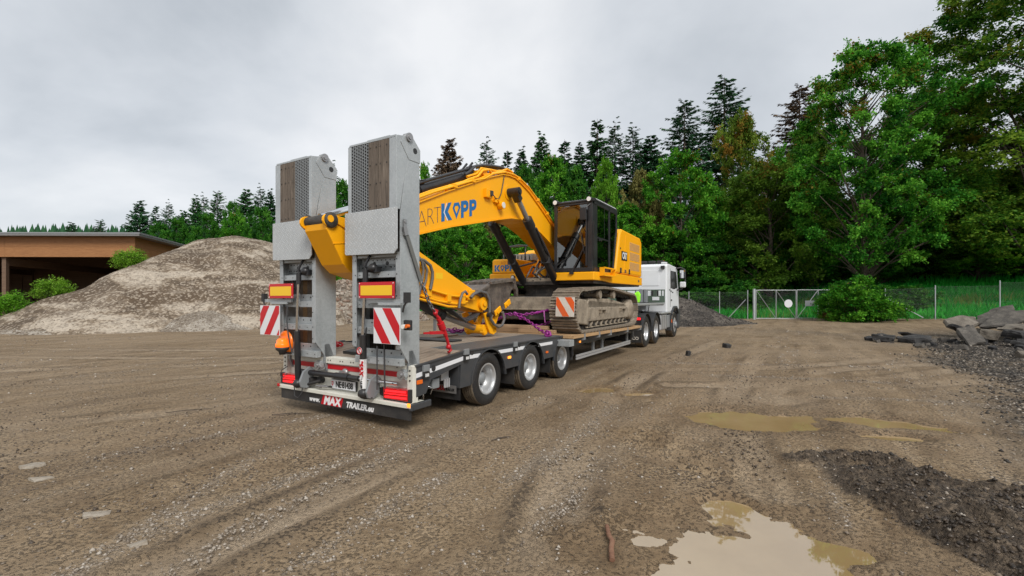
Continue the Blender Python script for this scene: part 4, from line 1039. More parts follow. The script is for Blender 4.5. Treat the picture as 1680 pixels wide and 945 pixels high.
TREES = [
    (-115.9, 120.0, 21.7, 9.1, 'spruce_wide', 'spruce', 'pine_tree', 'small dark round topped pine showing above the shed roof, left of its taller twin'),
    (-106.6, 118.0, 22.1, 9.3, 'spruce_d', 'spruce', 'pine_tree', 'dark pine with spreading top above the shed roof beside the white skylight dome'),
    (-81.7, 100.0, 23.2, 9.7, 'spruce_wide', 'spruce', 'spruce_tree', 'broad dark spruce standing clear at the far left end of the wood'),
    (-81.3, 104.0, 22.6, 6.8, 'spruce_c', 'spruce', 'spruce_tree', 'slim spruce close behind the broad leftmost spruce of the wood'),
    (-75.3, 100.0, 23.3, 7.2, 'spruce_thin', 'spruce', 'spruce_tree', 'thin sparse spruce above the shed roof corner'),
    (-68.4, 95.0, 20.0, 8.3, 'spruce_wide', 'fir', 'spruce_tree', 'dark pointed spruce in the dip of the wood above the shed roof corner'),
    (-68.0, 98.0, 24.0, 7.9, 'spruce', 'fir', 'spruce_tree', 'narrow spruce with pale green tip rising above the left slope of the tan heap'),
    (-70.4, 104.0, 25.8, 8.1, 'spruce_thin', 'spruce', 'spruce_tree', 'very thin spruce with a bare tip above the left slope of the tan heap'),
    (-61.4, 95.0, 24.1, 10.2, 'spruce_d', 'fir', 'spruce_tree', 'pointed mid green spruce straight above the top of the tan heap'),
    (-56.5, 92.0, 21.7, 5.7, 'round', 'deep', 'broadleaf_tree', 'rounded dark tree above the heap between two pointed ones'),
    (-55.4, 95.0, 24.5, 10.3, 'spruce_wide', 'fir', 'spruce_tree', 'dense green cone shaped spruce above the right shoulder of the tan heap'),
    (-54.1, 98.0, 26.3, 8.2, 'spruce_thin', 'spruce', 'spruce_tree', 'tall thin spruce just left of the left ramp'),
    (-53.1, 100.0, 25.8, 8.6, 'spruce', 'spruce', 'spruce_tree', 'dark spruce partly hidden by the left edge of the left ramp'),
    (-64.7, 88.0, 17.7, 7.1, 'round', 'deep', 'broadleaf_tree', 'low dark rounded tree over the right end of the shed roof'),
    (-68.0, 88.0, 16.6, 7.1, 'round', 'deep', 'broadleaf_tree', 'low dark tree under the broad spruce just over the shed roof'),
    (-57.5, 86.0, 18.2, 6.9, 'round', 'deep', 'broadleaf_tree', 'low rounded green tree behind the left flank of the tan heap'),
    (-52.3, 86.0, 18.2, 6.9, 'round', 'green', 'broadleaf_tree', 'low rounded green tree behind the summit of the tan heap'),
    (-46.1, 84.0, 18.9, 6.7, 'round', 'deep', 'broadleaf_tree', 'low rounded green tree behind the right shoulder of the tan heap beside the left ramp'),
    (-31.6, 80.0, 26.0, 8.2, 'spruce_thin', 'spruce', 'spruce_tree', 'thin dark spruce seen in the gap just right of the left ramp top'),
    (-27.5, 74.0, 21.1, 5.9, 'conic', 'deep', 'broadleaf_tree', 'dark pointed tree between the two ramps'),
    (-22.5, 60.0, 14.0, 6.4, 'round', 'deep', 'broadleaf_tree', 'low dark leafy tree between the two ramps above the yellow arm'),
    (-25.7, 80.0, 25.1, 8.3, 'spruce_c', 'spruce', 'spruce_tree', 'dark spruce hidden behind the right ramp with its edge beside it'),
    (-18.7, 70.0, 19.3, 8.4, 'round', 'deep', 'broadleaf_tree', 'leafy tree mostly covered by the right ramp'),
    (-39.3, 84.0, 22.9, 7.5, 'spruce_c', 'spruce', 'spruce_tree', 'dark spruce mostly covered by the left ramp'),
    (-11.9, 62.0, 20.3, 3.8, 'conic', 'green', 'broadleaf_tree', 'fresh green pointed tree immediately right of the right ramp top'),
    (-11.7, 75.0, 23.8, 7.4, 'spruce_thin', 'dead', 'spruce_tree', 'small brown half bare spruce squeezed left of the large brown one'),
    (-10.7, 78.0, 29.0, 12.4, 'spruce_wide', 'dead', 'spruce_tree', 'brown dried spruce standing above the black boom cylinder'),
    (-7.1, 74.0, 23.1, 7.2, 'spruce_thin', 'spruce', 'spruce_tree', 'short sparse spruce between the brown dried spruce and the tall sparse one'),
    (-4.5, 80.0, 30.2, 9.6, 'spruce_thin', 'spruce', 'spruce_tree', 'tall sparse dark spruce with open twiggy crown above the boom bend'),
    (-0.8, 78.0, 26.6, 8.8, 'spruce_c', 'spruce', 'spruce_tree', 'dark spruce peeking over the boom bend right of the sparse spruce'),
    (1.6, 80.0, 28.3, 8.7, 'spruce_b', 'spruce', 'spruce_tree', 'small dark spruce between the boom bend and the tallest middle spruce'),
    (5.1, 78.0, 30.2, 10.2, 'spruce', 'fir', 'spruce_tree', 'slender pointed spruce above the top of the boom behind the cab'),
    (-2.1, 62.0, 18.5, 5.0, 'oval', 'tan', 'broadleaf_tree', 'tan olive tree rising just behind the boom bend'),
    (-6.4, 60.0, 16.8, 7.2, 'round', 'green', 'broadleaf_tree', 'green tree behind the black cylinder on top of the boom'),
    (1.8, 60.0, 19.4, 5.1, 'oval', 'deep', 'broadleaf_tree', 'dark green tree over the descending part of the boom'),
    (5.1, 56.0, 19.4, 7.5, 'oval', 'green', 'broadleaf_tree', 'large green tree right behind the cab roof lamps'),
    (9.0, 78.0, 28.4, 9.5, 'spruce_c', 'spruce', 'spruce_tree', 'small pointed spruce left of a twin above the cab roof'),
    (11.9, 80.0, 29.2, 9.0, 'spruce_b', 'spruce', 'spruce_tree', 'small pointed spruce right of its twin above the cab roof'),
    (14.6, 78.0, 31.9, 10.8, 'spruce_c', 'fir', 'spruce_tree', 'dense cone shaped spruce first of three above the lime tree'),
    (18.1, 80.0, 33.4, 10.7, 'spruce_thin', 'spruce', 'spruce_tree', 'open crowned spruce in the middle of three above the lime tree'),
    (21.2, 80.0, 32.7, 10.4, 'spruce_thin', 'spruce', 'spruce_tree', 'thin spruce third of three above the lime tree'),
    (23.7, 78.0, 29.7, 12.7, 'spruce_wide', 'spruce', 'spruce_tree', 'low bushy spruce between the three thin ones and the broad spruce'),
    (25.7, 68.0, 31.3, 13.5, 'spruce_d', 'spruce', 'spruce_tree', 'broad sweeping spruce left of the tallest spruce on the slope'),
    (31.7, 68.0, 34.9, 15.1, 'spruce_d', 'spruce', 'spruce_tree', 'tallest dark spruce on the slope behind the turning tree'),
    (39.1, 62.0, 30.7, 13.2, 'spruce_d', 'dead', 'spruce_tree', 'brownish spruce with bare left branches behind the maple'),
    (7.6, 54.0, 17.6, 5.8, 'oval', 'deep', 'broadleaf_tree', 'dark green tree just left of the lime tree behind the cab roof'),
    (10.4, 50.0, 17.3, 4.1, 'round', 'lime', 'broadleaf_tree', 'bright lime green tree with round head above the cab'),
    (13.5, 48.0, 15.4, 5.1, 'oval', 'tan', 'broadleaf_tree', 'tan olive tree between the lime tree and the great green one'),
    (17.1, 46.0, 16.8, 9.2, 'round', 'green', 'broadleaf_tree', 'great bright green tree standing behind the white truck cab'),
    (20.9, 48.0, 13.8, 5.8, 'oval', 'green', 'broadleaf_tree', 'green tree filling the gap right of the great green tree'),
    (26.1, 52.0, 23.2, 7.7, 'loose', 'autumn', 'broadleaf_tree', 'tree with orange tinted top in front of the tallest spruce'),
    (24.3, 43.0, 14.9, 10.9, 'loose', 'olive', 'broadleaf_tree', 'wide olive brown tree behind the double gate'),
    (30.2, 46.0, 19.1, 6.8, 'oval', 'olive', 'broadleaf_tree', 'olive tree between the gate tree and the maple'),
    (28.7, 37.0, 22.1, 12.9, 'maple', 'maple', 'maple_tree', 'tall maple with reddish tips and dark trunk behind the fence bush'),
    (43.7, 38.0, 31.6, 25.4, 'linden', 'linden', 'linden_tree', 'huge yellowing linden reaching out of the top right corner'),
    (41.1, 43.0, 21.7, 14.4, 'maple', 'linden', 'broadleaf_tree', 'dark olive tree filling the space between maple and huge linden'),
    (42.4, 48.0, 11.8, 9.6, 'oval', 'deep', 'broadleaf_tree', 'dark low tree in the shade under the huge linden'),
    (51.4, 48.0, 11.8, 12.2, 'oval', 'deep', 'broadleaf_tree', 'dark low tree at the right edge under the huge linden'),
    (49.5, 50.0, 8.9, 10.0, 'round', 'deep', 'broadleaf_tree', 'dark round tree above the bright meadow strip'),
    (51.7, 42.0, 17.9, 14.6, 'round', 'olive', 'broadleaf_tree', 'olive tree leaning in at the far right edge'),
    (19.7, 44.0, 7.7, 6.5, 'round', 'deep', 'broadleaf_tree', 'low dark tree right behind the dark soil heap and fence'),
    (24.1, 45.0, 7.6, 6.6, 'round', 'deep', 'broadleaf_tree', 'low dark tree at the left gate post'),
    (29.5, 46.0, 9.6, 8.0, 'round', 'green', 'broadleaf_tree', 'low green tree behind the right leaf of the gate'),
    (15.4, 46.0, 8.9, 7.4, 'oval', 'deep', 'broadleaf_tree', 'dark low tree behind the engine hood and truck cab'),
    (11.7, 46.0, 11.4, 6.8, 'oval', 'green', 'broadleaf_tree', 'green tree between cab and engine hood'),
    (-8.6, 46.0, 10.2, 6.8, 'round', 'deep', 'broadleaf_tree', 'dark leafy tree under the lettered part of the boom'),
    (-4.3, 43.0, 9.3, 6.9, 'round', 'green', 'broadleaf_tree', 'bright green hazel under the middle of the boom'),
    (-0.1, 43.0, 8.6, 6.3, 'oval', 'green', 'broadleaf_tree', 'green hazel under the boom bend'),
    (2.6, 48.0, 11.8, 7.1, 'round', 'deep', 'broadleaf_tree', 'dark tree behind the boom cylinders'),
    (7.1, 48.0, 9.9, 7.1, 'round', 'deep', 'broadleaf_tree', 'dark tree hidden mostly behind the cab'),
    (-11.8, 44.0, 8.0, 6.5, 'round', 'deep', 'broadleaf_tree', 'leafy tree behind the right ramp and stick'),
    (-17.4, 44.0, 6.0, 5.9, 'round', 'green', 'broadleaf_tree', 'low green tree between the ramps above the rubble heap'),
    (40.5, 45.5, 7.3, 7.3, 'round', 'lime', 'broadleaf_tree', 'low green tree at the upper edge of the meadow right of the maple trunk'),
    (44.2, 45.0, 7.5, 7.2, 'round', 'deep', 'broadleaf_tree', 'low dark tree at the upper edge of the meadow between two green ones'),
    (47.1, 44.0, 7.0, 6.5, 'round', 'linden', 'broadleaf_tree', 'low yellowish tree at the upper edge of the meadow below the huge linden'),
    (49.8, 43.0, 7.3, 6.9, 'oval', 'green', 'broadleaf_tree', 'low green tree at the upper edge of the meadow at the far right'),
    (34.5, 43.0, 6.7, 6.3, 'round', 'maple', 'broadleaf_tree', 'low leafy tree just behind the foot of the maple'),
    (44.3, 39.0, 8.3, 8.9, 'round', 'lime', 'broadleaf_tree', 'low bright tree under the huge linden at the right edge'),
    (40.9, 40.0, 7.6, 8.0, 'round', 'lime', 'broadleaf_tree', 'low bright green tree under the left side of the huge linden'),
    (39.0, 47.0, 13.5, 8.2, 'oval', 'green', 'broadleaf_tree', 'green tree behind the maple trunk'),
]
SHRUBS = [
    (23.2, 30.8, 3.4, 4.0, 'shrub', 'green', 'shrub', 'big fresh green shrub at the right gate leaf'),
    (23.0, 32.6, 2.4, 2.6, 'shrub', 'green', 'shrub', 'green shrub leaning over the closed end of the gate'),
    (24.9, 31.0, 2.7, 2.9, 'shrub', 'deep', 'shrub', 'dark green shrub at the foot of the maple beside the fence post'),
    (28.7, 33.0, 2.7, 3.5, 'shrub', 'deep', 'shrub', 'dark shrub behind the wire fence right of the maple'),
    (23.2, 32.4, 0.7, 1.9, 'weed', 'dry', 'shrub', 'dead rust brown weed at the foot of the gate'),
    (-22.0, 26.2, 3.9, 2.1, 'weed', 'weed', 'shrub', 'bright green weeds on the upper left slope of the tan heap'),
    (-23.7, 23.6, 2.2, 1.9, 'weed', 'weed', 'shrub', 'light green weeds on the lower slope of the tan heap before the shed'),
    (-24.8, 22.4, 1.9, 1.9, 'weed', 'lime', 'shrub', 'green weeds at the left edge of the picture'),
    (-17.1, 40.0, 4.7, 3.7, 'shrub', 'lime', 'shrub', 'bright green bushes between the ramps behind the rubble heap'),
    (-15.0, 40.0, 3.7, 3.2, 'shrub', 'lime', 'shrub', 'small bright green bush just left of the right ramp behind the rubble'),
    (17.0, 41.0, 2.7, 4.4, 'shrub', 'deep', 'shrub', 'dark shrub behind the fence left of the gate'),
    (20.1, 40.0, 3.4, 4.3, 'shrub', 'deep', 'shrub', 'dark leafy shrub hanging over the left end of the gate'),
]
for r in TREES: tree(r[6], r[4], r[0], r[1], r[2], r[3], r[5], r[7], 'trees of the wood around the yard')
for r in SHRUBS: tree(r[6], r[4], r[0], r[1], r[2], r[3], r[5], r[7], 'shrubs around the yard', cat='shrub')
# understorey rows of the wood, trees that show only as foliage between the named ones
def understorey():
    rng = random.Random(9); n = 0
    spots = []
    for i in range(30):
        x = -4 + i * 2.7 + rng.uniform(-.8, .8); spots.append((x, (54 if x > 18 else 57) + rng.uniform(-3, 3), 9 + rng.uniform(-2, 3), 8.5, 'round' if i % 2 else 'oval', ['lime', 'green', 'deep', 'green'][i % 4] if x > 10 else 'green'))
    for i in range(26):
        x = -70 + i * 3.0; spots.append((x, 100 + rng.uniform(-4, 4), 10 + rng.uniform(-2, 3), 9, 'round', 'deep'))
    for i in range(14):
        x = -34 + i * 2.7; spots.append((x, 66 + rng.uniform(-3, 3), 7.5 + rng.uniform(-2, 2), 8, 'round', 'deep'))
    for x, y, h, w, k, lf in spots:
        tree('understorey_tree', k, x, y, gz(x, y) + h, w, lf, 'dark leafy understorey tree deep in the wood behind the yard', 'understorey trees of the wood', cat='tree')
understorey()

# far wooded ridge on the left: one mass
def far_ridge():
    rng = np.random.default_rng(31)
    P = []; S = []
    ps = []; Fs = []; off = 0; cols = []
    n = 2600
    x = -420 + 460 * rng.random(n); y = 300 + 60 * rng.random(n)
    h = 43 + 11 * rng.random(n) ** 1.5 + 9 * fbm(x * 0.012, y * 0.0, 3) 
    V = []; F = []; C = []
    for i in range(n):
        r = 2.6 + 2.6 * rng.random(); b = len(V)
        for k in range(3):
            z0 = h[i] * (0.55 + 0.15 * k); z1 = h[i] * (0.80 + 0.10 * k); rr = r * (1 - 0.27 * k)
            bb = len(V)
            for q in range(6):
                a = 2 * PI * q / 6 + k; V.append((x[i] + rr * math.cos(a), y[i] + rr * math.sin(a), z0))
            V.append((x[i], y[i], z1))
            F += [(bb + q, bb + (q + 1) % 6, bb + 6) for q in range(6)]
            c = rng.random() * 0.6; C += [(c, c, c)] * 7
    me = np_mesh('far_forest', np.array(V), np.array(F), LEAF['spruce'], np.array(C))
    o = inst('far_forest', me); tag(o, 'far spruce wood on the skyline beyond the shed', kind='stuff')
    mb = MB(); 
    xs = np.linspace(-460, 60, 27); 
    for i in range(len(xs) - 1):
        a, b = xs[i], xs[i + 1]
        mb.add([(a, 260, -1), (b, 260, -1), (b, 380, 44), (a, 380, 44)], [(0, 1, 2, 3)])
    t = NT('wooded_hill'); t.bsdf(t.ramp(t.noise(t.co(), 0.2, 5, 0.6), [(0.3, (0.008, 0.02, 0.010)), (0.7, (0.02, 0.045, 0.018))]), 0.9)
    h_ = mb.build('hill', t.m); tag(h_, 'far wooded hillside under the left skyline', kind='structure')
far_ridge()

# meadow grass
def grass():
    rng = np.random.default_rng(41)
    n = 110000
    X = 6 + 56 * rng.random(n); Y = 26 + 32 * rng.random(n)
    t = meadow_t(X, Y); k = (t > -0.6) & (t < 19) & (rng.random(n) < np.clip(1.3 - t / 22, 0.25, 1)) & (np.abs(X) / Y < 1.3)
    X, Y, t = X[k], Y[k], t[k]; m = len(X)
    # a trodden path crosses behind the gate
    pth = np.abs(Y - (44.5 + 0.10 * (X - 24))) < 0.9
    gap = (t < 5) & (X > 18.5) & (X < 25.2) & (rng.random(m) < 0.7)
    k2 = ~(pth & (X > 20) & (X < 34)) & ~gap
    X, Y, t = X[k2], Y[k2], t[k2]; m = len(X)
    h = (0.22 + 0.30 * rng.random(m)) * (1 + 0.9 * np.clip(fbm(X * .4, Y * .4, 3) + 0.1, 0, 1) * 2); a = rng.random(m) * 2 * PI
    w = 0.035 + 0.03 * rng.random(m); ln = rng.normal(0, 0.16, (m, 2))
    Z = ground_z(X, Y)
    P0 = np.stack([X - w * np.cos(a), Y - w * np.sin(a), Z - 0.03], 1); P1 = np.stack([X + w * np.cos(a), Y + w * np.sin(a), Z - 0.03], 1)
    P2 = np.stack([X + ln[:, 0], Y + ln[:, 1], Z + h], 1)
    V = np.stack([P0, P1, P2], 1).reshape(-1, 3); F = np.arange(m * 3).reshape(-1, 3)
    tone = np.clip(0.45 + 1.5 * fbm(X * .25 + 3, Y * .25, 4) + rng.normal(0, 0.16, m), 0, 1); tone = np.repeat(tone, 3)
    aut = np.repeat(np.clip(0.55 + 1.3 * fbm(X * 0.3 + 30, Y * 0.3, 3) + rng.normal(0, .1, m) - 0.25 * (t > 9), 0, 1), 3)
    mt = m_leaf('meadow_grass', (0.012, 0.22, 0.018), (0.024, 0.34, 0.032), (0.070, 0.46, 0.05), (0.24, 0.30, 0.06), 0.22, 0.3)
    o = inst('grass', np_mesh('grass', V, F, mt, np.stack([tone, aut, tone], 1))); tag(o, 'bright green meadow grass beyond the wire fence', kind='stuff')
    mb = MB(); t_ = NT('trodden_path'); t_.bsdf(t_.ramp(t_.noise(t_.co(), 3, 5, 0.6), [(0.3, (0.30, 0.27, 0.20)), (0.7, (0.52, 0.49, 0.42))]), 0.9)
    xs = np.linspace(19, 35, 40); yc = 44.5 + 0.10 * (xs - 24) + 0.15 * np.sin(xs)
    za = ground_z(xs, yc - 0.8) + 0.03; zb = ground_z(xs, yc + 0.8) + 0.05
    vs = []
    for i in range(40): vs += [(xs[i], yc[i] - 0.8, za[i]), (xs[i], yc[i] + 0.8, zb[i])]
    mb.add(vs, [(2 * i, 2 * i + 2, 2 * i + 3, 2 * i + 1) for i in range(39)], True)
    o = mb.build('path', t_.m); tag(o, 'pale path crossing the meadow behind the gate', kind='structure')
grass()

# ------------------------------------------------------------------ timber shed
def shed():
    A = Vector((-29.9, 36.0, 0)); U = Vector((-7.8, -0.15, 0)).normalized(); B = Vector((-2.2, 7.8, 0)).normalized()   # U along the front to the left, B to the back
    root = empty('timber_shed', A); tag(root, 'open timber shed with orange glulam fascia and flat roof behind the heap', 'shed')
    L, D = 30.0, 17.0
    P = lambda a, b, z: tuple(U * a + B * b + Vector((0, 0, z)))
    beam = m_wood('glulam_beam', (0.19, 0.080, 0.028), (0.30, 0.135, 0.048), (0.40, 0.195, 0.078), 0, 0.6)
    darkw = m_wood('dark_shed_board', (0.085, 0.052, 0.034), (0.15, 0.095, 0.062), (0.22, 0.145, 0.10), 0, 0.85)
    roofm = paint('grey_roof_sheet', (0.22, 0.225, 0.23), 0.5, 0.3, 0.3)
    def slab(a0, a1, b0, b1, z0, z1, mb):
        mb.hexa([P(a0, b0, z0), P(a1, b0, z0), P(a1, b1, z0), P(a0, b1, z0), P(a0, b0, z1), P(a1, b0, z1), P(a1, b1, z1), P(a0, b1, z1)])
        mb.f[-6:] = [list(reversed(f)) for f in mb.f[-6:]]
    r = MB(); slab(-0.9, L, -0.9, D + .5, 6.42, 6.62, r); r.build('roof', roofm, root)
    r = MB(); slab(-0.94, L, -0.94, D + .54, 6.56, 6.68, r); r.build('roof_edge', M['grey'], root)
    # fascia boards, front and right side
    zs = [(4.84, 5.62), (5.63, 6.40)]
    for z0, z1 in zs:
        for a0, a1 in ((-0.2, 9.8), (9.81, 19.8), (19.81, 29.9)):
            m = MB(); slab(a0, a1, -0.2, 0.0, z0, z1, m); m.build('fascia_board', beam, root)
        for b0, b1 in ((0.02, 8.5), (8.51, 17.0)):
            m = MB(); slab(-0.2, 0.0, b0, b1, z0, z1, m); m.build('fascia_board', beam, root)
    for a in (0.05, 9.9, 19.9, 29.6):
        for b in (0.03, D - 0.4):
            m = MB(); slab(a, a + 0.32, b, b + 0.32, -0.3, 4.83, m); m.build('post', darkw, root)
    for a in (0.05, 9.9, 19.9):
        m = MB(); slab(a + 0.06, a + 0.26, 0.36, D - 0.42, 4.2, 4.8, m); m.build('roof_beam', darkw, root)
    # boarded back wall in bays
    bd = MB(); bd.box(0, 1, 0, 0.05, 0, 0.40); bme = bd.mesh('board', darkw)
    ang = math.atan2(U.y, U.x)
    for k in range(7):
        for j in range(11):
            o = inst('board', bme, root, P(0.2 + k * 4.2, D - 0.1 - 0.02 * (j % 2), 0.05 + j * 0.43), (0, 0, ang), (4.12, 1, 1))
    m = MB(); slab(-0.05, 0.0, 0.4, D, 0, 4.8, m); m.build('side_wall', darkw, root)
    m = MB(); slab(-0.05, L, D + 0.02, D + 0.12, 0, 6.4, m); m.build('back_wall', darkw, root)
    m = MB(); slab(L - 0.1, L, 0.4, D, 0, 6.4, m); m.build('side_wall', darkw, root)
    d = MB(); c = P(11.0, 7.5, 6.62); d.ball(c, 1.3, 16, 10, (1, 1, 0.55)); d.build('skylight_dome', M['white'], root)
    d = MB(); c = P(8.2, 8.5, 6.62); d.ball(c, 0.7, 12, 8, (1.6, 1, 0.3)); d.build('skylight_dome', M['white'], root)
shed()

# ------------------------------------------------------------------ wire fence and gate
def post_mesh(h, r=0.032):
    m = MB(); m.cyl((0, 0, -0.3), (0, 0, h), r, n=8); m.ball((0, 0, h), r * 1.05, 8, 4, (1, 1, 0.6)); return m.mesh('post', M['galv'])
WIRE = m_flat('galvanised_wire', (0.20, 0.22, 0.21), 0.5, 0.4)
def chain_link(p0, p1, h, off, step=0.10, r=0.0022):
    """woven wires between two posts as thin three sided rods"""
    p0, p1 = Vector(p0), Vector(p1); d = p1 - p0; L = d.length; e = d / L
    n = Vector((-e.y, e.x, 0)); V = []; F = []
    def rod(a, za, b, zb, s):
        A = p0 + e * a + Vector((0, 0, za)) + n * s; Bq = p0 + e * b + Vector((0, 0, zb)) + n * s
        k = len(V)
        t = (Bq - A).normalized(); x = t.cross(n)
        for P_ in (A, Bq):
            for q in range(3):
                an = 2 * PI * q / 3; V.append(tuple(P_ + x * (r * math.cos(an)) + n * (r * math.sin(an)) - Vector(off)))
        F.extend([(k + q, k + (q + 1) % 3, k + 3 + (q + 1) % 3, k + 3 + q) for q in range(3)])
    m = int((L + h) / step)
    for i in range(m):
        s = -h + i * step
        a, za, b, zb = s, 0, s + h, h
        if a < 0: za = -a; a = 0
        if b > L: zb = h - (b - L); b = L
        if b > a: rod(a, za + .03, b, zb + .03, 0.003); rod(L - a, za + .03, L - b, zb + .03, -0.003)
    for z in (0.05, h * 0.5, h): rod(0, z, L, z, 0.006)
    return np.array(V), np.array(F)
def fence():
    c = Vector((28, 30, 0))
    def run(pts, label, hs):
        org = Vector((pts[0][0], pts[0][1], 0))
        root = empty('wire_fence', org); tag(root, label, 'fence')
        for i, (x, y) in enumerate(pts):
            h = hs[i]; z = gz(x, y)
            inst('post', post_mesh(h), root, Vector((x, y, z)) - org)
        for i in range(len(pts) - 1):
            (x0, y0), (x1, y1) = pts[i], pts[i + 1]
            h = min(hs[i], hs[i + 1]) - 0.08
            V, F = chain_link((x0, y0, gz(x0, y0)), (x1, y1, gz(x1, y1)), h, org)
            inst('wire_mesh', np_mesh('wire_mesh', V, F, WIRE), root)
        return root, org
    r, o = run([(10.0, 40.5), (12.4, 39.0), (14.6, 37.6), (16.4, 36.0), (17.9, 34.6)], 'galvanised wire fence left of the gate behind the soil heap', [2.1, 2.15, 2.15, 2.15, 2.2])
    m = MB(o); m.bar((14.7, 37.5, 1.5), (15.9, 36.45, 0.1), 0.05, 0.05); m.bar((17.8, 34.7, 1.5), (16.9, 35.5, 0.1), 0.05, 0.05); m.build('brace', M['galv'], r)
    r, o = run(FENCE[4:], 'galvanised wire fence along the bright meadow at the right', [2.15, 2.2, 2.45, 2.4, 2.4, 2.4])
    m = MB(o); a, b = Vector((24.95, 30.35, 1.55 + gz(24.9, 30.4))), Vector((26.85, 29.75, 0.15 + gz(26.8, 29.8))); m.bar(a, b, 0.05, 0.05); m.build('brace', M['galv'], r)
    # double gate
    g = paint('gate_tube', (0.40, 0.42, 0.42), 0.4, 0.5, 0.2)
    for k, (xa, xb, lab) in enumerate(((18.35, 21.35, 'left leaf of the grey tube gate with a round white sign'), (21.42, 24.6, 'right leaf of the grey tube gate next to the shrub'))):
        y = 34.25; z0 = gz((xa + xb) / 2, y) + 0.08; z1 = z0 + 2.12
        org = Vector((xa, y, 0)); root = empty('gate_leaf', org); tag(root, lab, 'gate', 'leaves of the double gate')
        m = MB(org)
        for p, q in (((xa, y, z0), (xa, y, z1)), ((xb, y, z0), (xb, y, z1)), ((xa, y, z0), (xb, y, z0)), ((xa, y, z1), (xb, y, z1)), (((xa + xb) / 2, y, z0), ((xa + xb) / 2, y, z1))):
            m.cyl(p, q, 0.032, n=8)
        m.build('frame', g, root)
        m = MB(org); s = 1 if k == 0 else -1
        pm = (xa + xb) / 2
        for a_, b_ in ((xa, pm), (pm, xb)):
            m.cyl((a_ if s > 0 else b_, y, z1), (b_ if s > 0 else a_, y, z0), 0.022, n=6)
        m.build('brace', g, root)
        V, F = chain_link((xa, y + 0.03, z0), (xb, y + 0.03, z0), 2.05, org, 0.12)
        inst('wire_mesh', np_mesh('wire_mesh', V, F, WIRE), root)
        if k == 0:
            m = MB(org); m.cyl((20.75, y - 0.05, z0 + 1.12), (20.75, y - 0.035, z0 + 1.12), 0.30, n=24); m.build('round_sign', M['white_film'], root)
            m = MB(org); m.box(xb - .05, xb + .05, y - .06, y - .02, z0 + .9, z0 + 1.1); m.build('lock', M['grey'], root)
        else:
            m = MB(org); m.box(22.0, 22.7, y - 0.05, y - 0.035, z0 + 0.90, z0 + 1.32); m.build('sign_board', M['grey'], root)
    for x, lab in ((18.2, 'left post of the double gate'), (24.75, 'right post of the double gate hidden in the shrub')):
        m = MB((x, 34.25, 0)); z = gz(x, 34.25); m.box(x - .07, x + .07, 34.18, 34.32, z - .3, z + 2.3)
        o = m.build('gate_post', M['galv'], None); o.location = (x, 34.25, 0); tag(o, lab, 'post')
fence()
# ------------------------------------------------------------------ trailer (local axes: u right, v forward, w up; origin under the rear axle)
HEAD = -TH
trailer = empty('low_loader_trailer', (TX, TY, 0), HEAD)
tag(trailer, 'dark grey low loader trailer with two raised galvanised loading ramps carrying the excavator', 'trailer')

def letters(mb, txt, O, X, Y, size, offset=0.0, shear=0.0, spacing=1.0, sx=1.0, ext=0.0015, rot=0.0):
    vs, fs = text_mesh(txt, size, offset, shear, ext, spacing, sx)
    O = Vector(O); X = Vector(X).normalized(); Y = Vector(Y).normalized(); N = X.cross(Y)
    c, s = math.cos(rot), math.sin(rot)
    mb.add([tuple(O + X * (x * c - y * s) + Y * (x * s + y * c) + N * z) for x, y, z in vs], fs)

def clip_half(poly, a, b, c):   # keep a*x+b*y<=c
    out = []
    for i in range(len(poly)):
        p, q = poly[i], poly[(i + 1) % len(poly)]
        dp, dq = a * p[0] + b * p[1] - c, a * q[0] + b * q[1] - c
        if dp <= 0: out.append(p)
        if dp * dq < 0:
            k = dp / (dp - dq); out.append((p[0] + (q[0] - p[0]) * k, p[1] + (q[1] - p[1]) * k))
    return out

def striped_plate(name, parent, u0, u1, w0, w1, v, sgn, mats, off=0.0, n=2.5, ang=math.radians(56)):
    """red and white diagonal warning plate facing the rear"""
    m = MB(); m.box(u0, u1, v, v + 0.012, w0, w1)
    plate = m.build(name, M['white_film'] if mats[1] is None else mats[1], parent)
    a, b = math.sin(ang) * sgn, math.cos(ang)
    pr = [a * x + b * y for x in (u0, u1) for y in (w0, w1)]
    lo, hi = min(pr), max(pr); st = (hi - lo) / (2 * n)
    k = 0; s = MB()
    i = lo + off * st
    while i < hi:
        p = [(u0 + .004, w0 + .004), (u1 - .004, w0 + .004), (u1 - .004, w1 - .004), (u0 + .004, w1 - .004)]
        p = clip_half(p, a, b, i + st); p = clip_half(p, -a, -b, -i) if p else p
        if len(p) > 2:
            s.add([(x, v - 0.0015, y) for x, y in p], [tuple(range(len(p)))])
        i += 2 * st
    s_o = s.build('stripe', mats[0], plate); tag(s_o, kind='stuff')
    return plate

